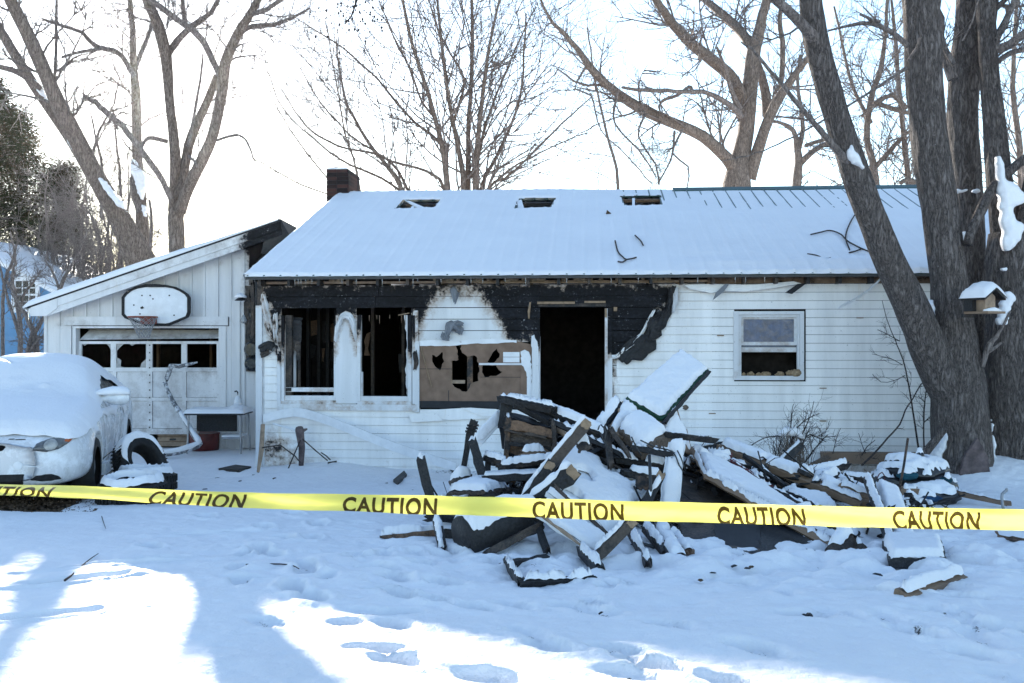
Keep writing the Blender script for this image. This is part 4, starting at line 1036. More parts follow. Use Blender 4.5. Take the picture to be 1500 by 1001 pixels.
MB().tube([(0, -.06, .09), (0, -.12, .09), (0, -.17, .09)], [.13, .13, .10], 20).build('dial_cover', M['dark_glass'], meter)
MB().tube([(0, -.06, -.15), (0, -.12, -.15), (0, -.15, -.15)], [.12, .12, .08], 20).build('dial_cover', M['dark_glass'], meter)
MB().tube([(0, -.02, .25), (0, -.02, .8)], .03, 8).build('conduit', M['char'], meter)

# stuff before the garage door
def at_g(u, v, Y): p = P(u, v, Y); return p
cr = empty('wooden_crate', (GP(248, 645)[0] + GO.x, 16.95, .02), 0, 'weathered wooden crate inside the gap below the garage door', 'crate')
MB().box(-.25, .25, 0, .3, .0, .24).build('box', M['old_wood'], cr)
MB().box(-.26, .26, -.015, 0, .0, .07).build('board', M['tan_wood'], cr); MB().box(-.26, .26, -.015, 0, .085, .155).build('board', M['tan_wood'], cr); MB().box(-.26, .26, -.015, 0, .17, .24).build('board', M['tan_wood'], cr)
MB().box(-.05, .05, -.03, -.016, .10, .13).build('handle', M['dark_metal'], cr)
rb = empty('red_bin', (GP(305, 645)[0] + GO.x, 16.55, .0), 0, 'dark red metal can on the ground beneath the small table', 'bin')
MB().tube([(0, 0, 0), (0, 0, .26), (0, 0, .275)], [.23, .24, .235], 20).build('body', M['red_paint'], rb, True)
MB().tube([(0, 0, .262), (0, 0, .285)], .25, 20).build('rim', M['red_paint'], rb)
tb = empty('patio_table', (P(321, 655, 16.2).x, 16.2, 0), 0, 'small snow topped table with tubular metal legs beside the garage door', 'table')
tw, td, tz = .47, .3, P(321, 603, 16.2).z
MB().box(-tw, tw, -td, td, tz - .04, tz).build('tabletop', M['dark_metal'], tb)
for sx, sy in ((-1, -1), (1, -1), (-1, 1), (1, 1)):
    MB().tube([(sx * (tw - .06), sy * (td - .04), tz - .04), (sx * (tw - .04), sy * (td - .02), 0)], .016, 8).build('leg', M['grey_metal'], tb)
MB().box(.12, .42, -td + .02, -td + .05, tz - .42, tz - .39).build('shelf_bar', M['grey_metal'], tb)
MB().box(.1, .4, -.2, .2, tz - .395, tz - .37).build('shelf', M['snow'], tb)
MB().box(-.35, .3, -.05, -.02, tz - .32, tz - .05).build('apron_board', M['char_brown'], tb)
xs = np.linspace(-tw - .02, tw + .02, 26); ys = np.linspace(-td - .02, td + .02, 18); X, Y = np.meshgrid(xs, ys)
ed = np.minimum(np.minimum(X + tw + .02, tw + .02 - X), np.minimum(Y + td + .02, td + .02 - Y))
Z = tz + .055 * np.sqrt(np.clip(ed / .06, 0, 1)) * (.8 + .5 * fbm(X * 5, Y * 5, 3, 2)) + .07 * np.exp(-((X - .28) / .12) ** 2 - (Y / .15) ** 2) - .012 * (ed < .001)
obj('snow_cap', np.column_stack([X.ravel(), Y.ravel(), Z.ravel()]), [(j * 26 + i, j * 26 + i + 1, j * 26 + i + 27, j * 26 + i + 26) for j in range(17) for i in range(25)], M['snow'], tb, True)
bt = empty('soap_bottle', (P(347, 590, 16.2).x, 16.25, tz + .02), 0, 'pale pump bottle with black spout standing on the snowy table', 'bottle')
MB().tube([(0, 0, 0), (0, 0, .16), (0, 0, .2), (0, 0, .23)], [.06, .06, .04, .02], 14).build('body', M['white_paint'], bt, True)
MB().tube([(0, 0, .23), (0, 0, .29), (-.02, 0, .31), (-.05, 0, .30)], .012, 8).build('spout', M['rubber'], bt)
# bent pipe leaning on the door
pp = [(240, 665, 15.4, .05), (262, 662, 15.5, .05), (284, 655, 15.7, .052), (292, 650, 15.75, .052), (286, 640, 15.9, .048), (272, 618, 16.1, .042), (258, 596, 16.3, .038), (249, 580, 16.45, .034), (243, 563, 16.5, .034), (247, 547, 16.5, .04), (251, 535, 16.45, .034)]
sp = smooth_path([(*P(u, v, Y), r_) for u, v, Y, r_ in pp], .08)
pipe = MB(); pipe.tube(sp[:, :3], sp[:, 3] * (.9 + .25 * vn(np.arange(len(sp)) * .7, 0, 3)), 8)
pipe.tube([P(252, 535, 16.45), P(262, 537, 16.42), P(276, 534, 16.4), P(289, 531, 16.4)], [.03, .04, .03, .015], 6)
pipe.tube([P(243, 565, 16.5), P(239, 561, 16.45)], .02, 6)
po = pipe.build('bent_downpipe', M['frosted_pipe'], None, True, True); tag(po, 'bent snow dusted grey downpipe leaning against the garage door', 'pipe')
sn = MB(); q = sp[:int(len(sp) * .62)].copy(); q[:, 2] += .028; q[:, 1] -= .015; sn.tube(q[:, :3], q[:, 3] * .85 * (.8 + .4 * vn(np.arange(len(q)) * .5, 1, 3)), 8)
o = obj('snow_cap', np.array(sn.V) - np.array(po.location), sn.F, M['snow'], po, True)

# ------------------------------------------------------------------ snow that settles on built pieces
def settle(pieces, res, T, nzmin=.3, reach=.0, jit=.012, seed=0, smooth=1, sky=None, edge=2.5):
    "drop a grid of rays on a set of mesh objects, and give each piece a snow layer where it is the topmost surface"
    dg = bpy.context.evaluated_depsgraph_get(); bpy.context.view_layer.update()
    V, Fc, own = [], [], []
    for k, o in enumerate(pieces):
        mw = o.matrix_world; b = len(V); V += [mw @ v.co for v in o.data.vertices]
        for p in o.data.polygons: Fc.append([b + i for i in p.vertices]); own.append(k)
    if sky:
        for o in sky:
            mw = o.matrix_world; b = len(V); V += [mw @ v.co for v in o.data.vertices]
            for p in o.data.polygons: Fc.append([b + i for i in p.vertices]); own.append(-2)
    bvh = BVHTree.FromPolygons(V, Fc)
    A = np.array([v[:] for v in V]); x0, y0 = A[:, 0].min() - res * 2, A[:, 1].min() - res * 2; x1, y1 = A[:, 0].max() + res * 2, A[:, 1].max() + res * 2; zt = A[:, 2].max() + 1
    nx, ny = int((x1 - x0) / res) + 1, int((y1 - y0) / res) + 1
    H = np.full((ny, nx), np.nan); Wn = np.full((ny, nx), -1); NZ = np.zeros((ny, nx)); dn = Vector((0, 0, -1))
    for j in range(ny):
        for i in range(nx):
            h, n, f, d = bvh.ray_cast(Vector((x0 + i * res, y0 + j * res, zt)), dn)
            if h is not None:
                H[j, i] = h.z; Wn[j, i] = own[f]; NZ[j, i] = abs(n.z)
    GX, GY_ = np.meshgrid(x0 + np.arange(nx) * res, y0 + np.arange(ny) * res)
    nzs = fbm(GX * 14 + seed, GY_ * 14, 71 + seed, 3); big = fbm(GX * 2.2 + seed, GY_ * 2.2, 72 + seed, 2)
    out = []
    for k, o in enumerate(pieces):
        m = (Wn == k) & (NZ > nzmin + .25 * (nzs - .5))
        if m.sum() < 6: continue
        jj, ii = np.where(m); j0, j1, i0, i1 = max(jj.min() - 2, 0), jj.max() + 3, max(ii.min() - 2, 0), ii.max() + 3
        mm = m[j0:j1, i0:i1]; hh = np.where(mm, H[j0:j1, i0:i1], np.nan)
        D = np.zeros(mm.shape); cur = mm.copy()
        for st in range(int(edge) + 3):
            D[cur] += 1; e = cur.copy()
            e[1:] &= cur[:-1]; e[:-1] &= cur[1:]; e[:, 1:] &= cur[:, :-1]; e[:, :-1] &= cur[:, 1:]
            hp = np.nan_to_num(hh, nan=-99)
            for ax, s in ((0, 1), (0, -1), (1, 1), (1, -1)): e &= np.abs(np.roll(hp, s, ax) - hp) < res * 3.5
            cur = e
        prof = np.sqrt(np.clip((D - 1) / edge, 0, 1))
        for _ in range(smooth):
            num = np.zeros_like(prof); den = np.zeros_like(prof); hs = np.nan_to_num(hh); a2 = np.zeros_like(prof)
            for dj in (-1, 0, 1):
                for di in (-1, 0, 1):
                    w = np.roll(np.roll(mm, dj, 0), di, 1) & (np.abs(np.roll(np.roll(hs, dj, 0), di, 1) - hs) < res * 4)
                    num += np.where(w, np.roll(np.roll(hs, dj, 0), di, 1), 0); den += w
            hh = np.where(mm, num / np.maximum(den, 1), np.nan)
        nzl = NZ[j0:j1, i0:i1]
        th = T * prof * (.72 + .55 * big[j0:j1, i0:i1]) * (.84 + .32 * nzs[j0:j1, i0:i1]) * np.clip(nzl * 1.25, .35, 1)
        zz = np.nan_to_num(hh) + th + np.where(D <= 1, -.006, .004)
        gx = GX[j0:j1, i0:i1] + (vn(GX[j0:j1, i0:i1] * 60, GY_[j0:j1, i0:i1] * 60, 5) - .5) * jit; gy = GY_[j0:j1, i0:i1] + (vn(GX[j0:j1, i0:i1] * 60, GY_[j0:j1, i0:i1] * 60, 6) - .5) * jit
        ids = -np.ones(mm.shape, int); ids[mm] = np.arange(mm.sum())
        q = mm[:-1, :-1] & mm[1:, :-1] & mm[:-1, 1:] & mm[1:, 1:]
        hz = np.nan_to_num(hh)
        ok = np.ones_like(q)
        for a, b in ((hz[:-1, :-1], hz[1:, 1:]), (hz[:-1, 1:], hz[1:, :-1])): ok &= np.abs(a - b) < res * 6
        q &= ok
        if q.sum() < 4: continue
        VV = np.column_stack([gx[mm], gy[mm], zz[mm]])
        FF = np.column_stack([ids[:-1, :-1][q], ids[:-1, 1:][q], ids[1:, 1:][q], ids[1:, :-1][q]])
        used = np.unique(FF); rm = -np.ones(len(VV), int); rm[used] = np.arange(len(used)); VV = smooth_rim(VV[used], rm[FF], 4); FF = rm[FF]
        inv = o.matrix_world.inverted(); R3 = np.array(inv.to_3x3()); VV = VV @ R3.T + np.array(inv.translation)
        out.append(tag(obj('snow_cap', VV, FF.tolist(), M['snow'], o, True), kind='stuff'))
    return out

# ------------------------------------------------------------------ car
def mk_carpaint():
    t = NT('car_paint'); n_ = t.noise(3, 5, .7); g = t.noise(1.0, 5, .75, t.co((9, 9, 2.0)))
    z = t.n('SeparateXYZ'); t.l(t.tc.outputs['Object'], z.inputs[0])
    low = t.ramp(z.outputs[2], [(.25, 1.), (.62, 0.)])
    k = t.math('MULTIPLY', t.ramp(g, [(.52, 0.), (.75, 1.)]), t.math('ADD', t.math('MULTIPLY', low, .6), .08))
    col = t.mix(k, (.62, .63, .65), (.13, .12, .085))
    fr = t.ramp(t.noise(5, 5, .7), [(.48, 0.), (.62, .75)]); col = t.mix(fr, col, (.84, .86, .89))
    t.bump(t.noise(30, 4, .7), .15, .01)
    M['car_paint'] = t.fin(col, t.ramp(fr, [(0, .25), (1, .7)]), .5)
mk_carpaint()
cz = gz(CAR_O.x, CAR_O.y) - .02
car = empty('parked_car', (CAR_O.x, CAR_O.y, cz), CAR_H, 'white coupe buried in snow with one headlight showing, parked by the garage', 'car')
# local: x to the car's left, -y forward, z up; origin under the front axle
ST = [  # y, half width, bottom, shoulder z, shoulder half width, top z, top half width
    (-.86, .46, .30, .60, .44, .66, .36), (-.80, .66, .24, .62, .62, .70, .46), (-.68, .82, .22, .66, .77, .76, .56), (-.45, .90, .22, .74, .84, .83, .62), (-.1, .915, .22, .80, .87, .91, .66),
    (.35, .905, .20, .86, .86, .97, .66), (.62, .90, .20, .89, .85, 1.01, .64), (.95, .90, .20, .91, .85, 1.20, .60), (1.32, .90, .20, .92, .85, 1.38, .55), (1.8, .90, .20, .93, .85, 1.43, .54),
    (2.3, .905, .20, .94, .86, 1.40, .53), (2.75, .91, .22, .95, .87, 1.27, .53), (3.15, .90, .24, .96, .85, 1.10, .58), (3.5, .86, .28, .96, .80, 1.03, .58), (3.68, .74, .34, .90, .68, .95, .5)]
V, Fc = [], []
for y, w, b, s, sw, t_, tw_ in ST:
    half = [(0, b), (w * .62, b), (w * .93, b + .03), (w, b + .16), (w, (b + s) / 2), (w * .995, s - .10), (sw, s), ((sw + tw_) / 2 + .02, (s + t_) / 2 + .0), (tw_, t_ - .03), (tw_ * .55, t_ + .01), (0, t_ + .025)]
    ringp = half + [(-a, c) for a, c in half[-2:0:-1]]
    V += [(a, y, c) for a, c in ringp]
NR = 20
for i in range(len(ST) - 1):
    for j in range(NR): Fc.append((i * NR + j, i * NR + (j + 1) % NR, (i + 1) * NR + (j + 1) % NR, (i + 1) * NR + j))
Fc.append(tuple(range(NR))); Fc.append(tuple(range((len(ST) - 1) * NR + NR - 1, (len(ST) - 1) * NR - 1, -1)))
body = obj('body', V, [f[::-1] for f in Fc], M['car_paint'], car, True)
bpy.context.view_layer.update()
ss_ = body.modifiers.new('round', 'SUBSURF'); ss_.levels = 2; ss_.render_levels = 2
def cyl(x0, x1, y, z, r_, n=32, nm='cutter', mat=None, parent=None):
    mb = MB(); mb.tube([(x0, y, z), (x1, y, z)], r_, n); return mb.build(nm, mat, parent)
cuts = []
for yy in (0, 2.76):
    for sx in (-1, 1):
        c = cyl(sx * .62, sx * 1.2, yy, .335, .362, nm='cutter', parent=car); cuts.append(c)
        bo = body.modifiers.new('arch', 'BOOLEAN'); bo.object = c; bo.operation = 'DIFFERENCE'; bo.solver = 'EXACT'
bpy.context.view_layer.update()
me = bpy.data.meshes.new_from_object(body.evaluated_get(bpy.context.evaluated_depsgraph_get()))
body.modifiers.clear(); body.data = me; me.name = 'body'
if not me.materials: me.materials.append(M['car_paint'])
for c in cuts: bpy.data.objects.remove(c)
me.shade_smooth()
def wheel(x, y, z, r_=.325, w=.215, parent=None, s=1):
    tyre = MB(); n = 40; prof = [(-w / 2, r_ * .66), (-w / 2, r_ * .90), (-w / 2 + .03, r_ * .985), (0, r_), (w / 2 - .03, r_ * .985), (w / 2, r_ * .90), (w / 2, r_ * .66)]
    V = [(a, rr * math.cos(t), rr * math.sin(t)) for a, rr in prof for t in np.arange(n) * 2 * math.pi / n]
    Fc = [(i * n + j, i * n + (j + 1) % n, (i + 1) * n + (j + 1) % n, (i + 1) * n + j) for i in range(len(prof) - 1) for j in range(n)]
    return V, Fc
for sx, yy in ((1, 0), (-1, 0), (1, 2.76), (-1, 2.76)):
    Vw, Fw = wheel(0, 0, 0); Vw = [(a + sx * .79, b + yy, c + .325) for a, b, c in Vw]
    wh = obj('wheel', Vw, Fw, M['rubber'], car, True)
    rm = MB(); rm.tube([(sx * .70, yy, .325), (sx * .84, yy, .325), (sx * .87, yy, .325)], [.215, .215, .03], 20).build('rim', M['grey_metal'], wh)
    cyl(sx * .50, sx * .63, yy, .335, .37, 24, 'arch_liner', M['rubber'], car)
bvh_body = BVHTree.FromPolygons([v.co for v in me.vertices], [list(p.vertices) for p in me.polygons])
def front_y(x, z, o_=.0):
    h = bvh_body.ray_cast(Vector((x, -3, z)), Vector((0, 1, 0)))[0]
    return (h.y if h else -.7) - o_
def side_x(y, z, o_=0., s=1):
    h = bvh_body.ray_cast(Vector((3 * s, y, z)), Vector((-s, 0, 0)))[0]
    return (h.x if h else .88 * s) + s * o_
def on_front(name, pl, mat, th=.02, push=.004, parent=car, sub=.05):
    "patch lying on the nose of the car, outline in (x,z)"
    ix = [p[0] for p in pl]; iz = [p[1] for p in pl]; gx = np.arange(min(ix), max(ix) + .008, .008); gzv = np.arange(min(iz), max(iz) + .007, .007)
    X, Z = np.meshgrid(gx, gzv); m = sdpoly(X, Z, pl) < .003; V = []; idx = -np.ones(X.shape, int)
    for j, i in zip(*np.where(m)):
        idx[j, i] = len(V); e = float(np.clip(-sdpoly(X[j, i], Z[j, i], pl) / .03, 0, 1)); V.append((X[j, i], front_y(X[j, i], Z[j, i], push + th * math.sqrt(e)), Z[j, i]))
    q = (idx[:-1, :-1] >= 0) & (idx[1:, :-1] >= 0) & (idx[:-1, 1:] >= 0) & (idx[1:, 1:] >= 0)
    Fc = np.column_stack([idx[:-1, :-1][q], idx[:-1, 1:][q], idx[1:, 1:][q], idx[1:, :-1][q]]).tolist()
    return obj(name, smooth_rim(V, Fc, 3), Fc, M[mat], parent, True)
plain('lamp_glass', (.10, .10, .10), .15, .8, .5, 20); plain('amber', (.40, .085, .012), .25, .6, .1); plain('lamp_bowl', (.34, .33, .31), .3, .6, .4, 12)
for s in (1, -1):
    hl_ = on_front('headlight', [(s * a, b) for a, b in ((.43, .60), (.46, .665), (.56, .70), (.70, .725), (.76, .70), (.74, .655), (.66, .60), (.55, .575))], 'lamp_glass', .025, .006)
    on_front('reflector_bowl', [(s * (.585 + .062 * math.cos(t)), .645 + .055 * math.sin(t)) for t in np.linspace(0, 6.28, 14)[:-1]], 'lamp_bowl', .02, .028, hl_)
    on_front('indicator', [(s * a, b) for a, b in ((.685, .66), (.70, .725), (.765, .705), (.745, .66))], 'amber', .02, .022, hl_)
    on_front('fog_lamp_opening', [(s * a, b) for a, b in ((.40, .31), (.46, .355), (.60, .36), (.66, .33), (.68, .295), (.50, .29))], 'rubber', .0, .005)
    on_front('grille', [(s * a, b) for a, b in ((.03, .60), (.04, .655), (.17, .66), (.20, .64), (.17, .60))], 'black_hole', .0, .006)
on_front('lower_intake', [(-.34, .26), (-.36, .37), (.36, .37), (.34, .26)], 'rubber', .0, .005)
on_front('tow_cover', [(.30 + .045 * math.cos(t), .455 + .045 * math.sin(t)) for t in np.linspace(0, 6.28, 16)[:-1]], 'white_paint', .006, .004)
on_front('bonnet_gap', [(.20, .712), (.36, .705), (.36, .698), (.20, .703)], 'black_hole', .0, .006)
# side: window, door gaps, sill, handle, mirror
def on_side(name, pl, mat, th=.0, push=.005, parent=car, st=.03, s=1):
    ys = [p[0] for p in pl]; zs = [p[1] for p in pl]; gy = np.arange(min(ys), max(ys) + st, st); gzv = np.arange(min(zs), max(zs) + st * .6, st * .6)
    Y, Z = np.meshgrid(gy, gzv); m = sdpoly(Y, Z, pl) < st * .4; V = []; idx = -np.ones(Y.shape, int)
    for j, i in zip(*np.where(m)): idx[j, i] = len(V); V.append((side_x(Y[j, i], Z[j, i], push, s), Y[j, i], Z[j, i]))
    q = (idx[:-1, :-1] >= 0) & (idx[1:, :-1] >= 0) & (idx[:-1, 1:] >= 0) & (idx[1:, 1:] >= 0)
    return obj(name, V, np.column_stack([idx[:-1, :-1][q], idx[1:, :-1][q], idx[1:, 1:][q], idx[:-1, 1:][q]]).tolist(), M[mat], parent, True)
for s in (1, -1):
    on_side('side_window', [(.86, .97), (1.30, 1.27), (1.75, 1.33), (2.3, 1.30), (2.65, 1.16), (2.72, .99)], 'dark_glass', 0, .006, s=s)
    for y0 in (.50, 1.92): on_side('door_gap', [(y0, .30), (y0 + .012, .30), (y0 + .012, .92), (y0, .92)], 'black_hole', 0, .003, st=.012, s=s)
    on_side('sill_gap', [(.4, .355), (2.35, .355), (2.35, .365), (.4, .365)], 'black_hole', 0, .003, st=.02, s=s)
    MB().box(min(s * .86, s * .925), max(s * .86, s * .925), .42, 2.36, .18, .30).build('side_skirt', M['car_paint'], car)
    hx = side_x(1.7, .78, 0, s); MB().box(min(hx, hx + s * .035), max(hx, hx + s * .035), 1.62, 1.82, .77, .80).build('door_handle', M['car_paint'], car)
mirrors = []
for s in (1, -1):
    V = []
    for x, ry, rz in ((.80, .03, .03), (.86, .05, .045), (.92, .085, .075), (1.02, .095, .085), (1.09, .08, .07), (1.115, .04, .035)):
        V += [(s * x, .92 + ry * math.cos(t) * (1 if math.cos(t) < 0 else .5), 1.0 + rz * math.sin(t)) for t in np.arange(14) * 2 * math.pi / 14]
    Fc = [(i * 14 + j, i * 14 + (j + 1) % 14, (i + 1) * 14 + (j + 1) % 14, (i + 1) * 14 + j) for i in range(5) for j in range(14)] + [tuple(range(14)), tuple(range(83, 69, -1))]
    if s == -1: Fc = [f[::-1] for f in Fc]
    mirrors.append(obj('mirror', V, Fc, M['car_paint'], car, True))
# snow blanket on the car
def car_snow():
    res = .03; xs = np.arange(-1.0, 1.0 + res, res); ys = np.arange(-.95, 3.75, res); X, Y = np.meshgrid(xs, ys); H = np.full(X.shape, np.nan)
    for j in range(X.shape[0]):
        for i in range(X.shape[1]):
            h, n, f, d = bvh_body.ray_cast(Vector((X[j, i], Y[j, i], 3)), Vector((0, 0, -1)))
            if h is not None and abs(n.z) > (.16 if abs(X[j, i]) < .66 or Y[j, i] < .5 else .55) and h.z > .66 - .16 * (abs(X[j, i]) > .7): H[j, i] = h.z
    m = ~np.isnan(H) & (Y > -.80 + .12 * np.abs(X)); D = np.zeros(X.shape); cur = m.copy()
    for st in range(8):
        D[cur] += 1; e = cur.copy(); e[1:] &= cur[:-1]; e[:-1] &= cur[1:]; e[:, 1:] &= cur[:, :-1]; e[:, :-1] &= cur[:, 1:]; cur = e
    Hs = H.copy()
    for _ in range(14):
        b = np.nan_to_num(Hs); w = m.astype(float); num = b * w; den = w.copy()
        for ax in (0, 1):
            for sft in (1, -1): num += np.roll(b * w, sft, ax); den += np.roll(w, sft, ax)
        Hs = np.where(m, num / np.maximum(den, 1e-6), np.nan)
    Hs = np.maximum(Hs, H)
    T = .08 * np.sqrt(np.clip((D - 1) / 5, 0, 1)) * (.75 + .5 * fbm(X * 1.7, Y * 1.7, 91, 3))
    T += .03 * np.clip(fbm(X * 4, Y * 3, 92, 3) - .5, 0, 1) * (Y > .4) * (Y < 1.3) * (D > 5)
    cr_ = np.abs(((X + .25) * .8 + (Y - 1.35) * .5)); T -= .03 * np.exp(-(cr_ / .03) ** 2) * (Y > 1.2) * (D > 4)
    for cx, cy, r_, d_ in ((.05, .55, .22, .05), (.25, .68, .10, .07), (-.1, .8, .2, .04)): T += d_ * np.exp(-((X - cx) ** 2 + (Y - cy) ** 2) / (r_ * .4) ** 2) * vn(X * 22, Y * 22, 7)
    Z = np.nan_to_num(Hs) + T + np.where(D <= 1, -.01, .004)
    ids = -np.ones(X.shape, int); ids[m] = np.arange(m.sum())
    q = m[:-1, :-1] & m[1:, :-1] & m[:-1, 1:] & m[1:, 1:]
    FF = np.column_stack([ids[:-1, :-1][q], ids[:-1, 1:][q], ids[1:, 1:][q], ids[1:, :-1][q]]); obj('snow_cover', smooth_rim(np.column_stack([X[m], Y[m], Z[m]]), FF, 6), FF.tolist(), M['snow'], car, True)
    # snow sliding down the flank
    V, n = [], 60
    for i in range(n + 1):
        y = .3 + 2.3 * i / n; top = .90; bot = top - .06 - .14 * float(vn(y * 5, 0, 3)) ** 2
        for k in range(5):
            z = top + (bot - top) * k / 4; V.append((side_x(y, z, .004 + .022 * math.sin(math.pi * (k + .6) / 5)), y, z))
    obj('flank_snow', V, [(i * 5 + k, i * 5 + 5 + k, i * 5 + 6 + k, i * 5 + 1 + k) for i in range(n) for k in range(4)], M['snow'], car, True)
car_snow()
# thick snow pillow on the mirror
for s in (1, -1):
    V = []; prof = ((.74, .05, .03), (.82, .085, .06), (.92, .11, .085), (1.02, .115, .085), (1.09, .095, .07), (1.12, .05, .03))
    for x, ry, rz in prof:
        V += [(s * x, .91 + ry * math.cos(t), 1.055 + (rz * math.sin(t) if math.sin(t) > 0 else .02 * math.sin(t))) for t in np.arange(14) * 2 * math.pi / 14]
    Fc = [(i * 14 + j, i * 14 + (j + 1) % 14, (i + 1) * 14 + (j + 1) % 14, (i + 1) * 14 + j) for i in range(5) for j in range(14)] + [tuple(range(14)), tuple(range(83, 69, -1))]
    obj('snow_cap', V, [f if s == 1 else f[::-1] for f in Fc], M['snow'], mirrors[0 if s == 1 else 1], True)

# ------------------------------------------------------------------ loose tyres
def tyre(loc, rot, r_, w, label):
    e = empty('tyre', loc, 0, label, 'tyre', 'loose tyres beside the car'); e.rotation_euler = rot
    n = 60; prof = [(-w / 2, r_ * .60), (-w / 2 - .01, r_ * .78), (-w / 2 + .005, r_ * .93), (-w / 2 + .03, r_ * .985), (0, r_), (w / 2 - .03, r_ * .985), (w / 2 - .005, r_ * .93), (w / 2 + .01, r_ * .78), (w / 2, r_ * .60), (0, r_ * .66)]
    V = [(rr * math.cos(t), rr * math.sin(t), a) for a, rr in prof for t in np.arange(n) * 2 * math.pi / n]; m_ = len(prof)
    Fc = [(i * n + j, i * n + (j + 1) % n, ((i + 1) % m_) * n + (j + 1) % n, ((i + 1) % m_) * n + j) for i in range(m_) for j in range(n)]
    b = obj('carcass', V, Fc, M['rubber'], e, True)
    tr = MB()
    for k in range(44):
        a = 2 * math.pi * k / 44; ca, sa = math.cos(a), math.sin(a)
        for z0, z1, sk_ in ((-w / 2 + .02, -.01, .02), (.01, w / 2 - .02, -.02)):
            V = []
            for rr in (r_ - .005, r_ + .012):
                for zz, tw_ in ((z0, 0), (z1, sk_)):
                    for da in (-.022, .022): V.append((rr * math.cos(a + da + tw_ * 2), rr * math.sin(a + da + tw_ * 2), zz))
            tr.add(V, [(4, 5, 7, 6), (0, 1, 5, 4), (1, 3, 7, 5), (3, 2, 6, 7), (2, 0, 4, 6)])
    tag(tr.build('tread', M['rubber'], e), kind='stuff')
    return e, b
p1_ = P(194, 731, 10.15); p2_ = P(208, 696, 11.0)
e1, b1 = tyre((p1_.x, 10.15, gz(p1_.x, 10.15) + .10), (R(2), R(-1), .3), .345, .2, 'snow topped tyre lying flat nearest the caution tape')
e2, b2 = tyre((p2_.x, 11.1, gz(p2_.x, 11.1) + .13), (R(-1), R(2), 1.3), .33, .2, 'snow topped tyre lying flat behind the other flat one')
p3_ = P(196, 655, 11.4)
e3, b3 = tyre((p3_.x, 11.6, gz(p3_.x, 11.6) + .30), (R(4), R(64), R(-22)), .33, .21, 'tyre leaning on edge against the car flank')
settle([b1, b2], .018, .075, .8, seed=4, smooth=2, edge=3)
settle([b3], .016, .05, .45, seed=5, smooth=1, edge=2.5)
# leaf litter below the car
lf = MB()
for _ in range(1500):
    u = rng.uniform(-60, 150); p = G(u, rng.uniform(722, 752)); x = p.x; y = p.y; z = gz(x, y) - .02; a = rng.random() * 6.28; L = rng.uniform(.015, .04)
    if not (0 < 1): continue
    c, s = math.cos(a) * L, math.sin(a) * L; t1 = rng.uniform(-.02, .03); t2 = rng.uniform(-.01, .03)
    lf.add([(x - c, y - s, z), (x + s * .5, y - c * .5, z + t1), (x + c, y + s, z + t2), (x - s * .5, y + c * .5, z + .005)], [(0, 1, 2, 3)])
tag(lf.build('leaf_litter', M['leaf_brown']), 'dead brown leaves on the bare ground under the car', None, None, 'stuff')
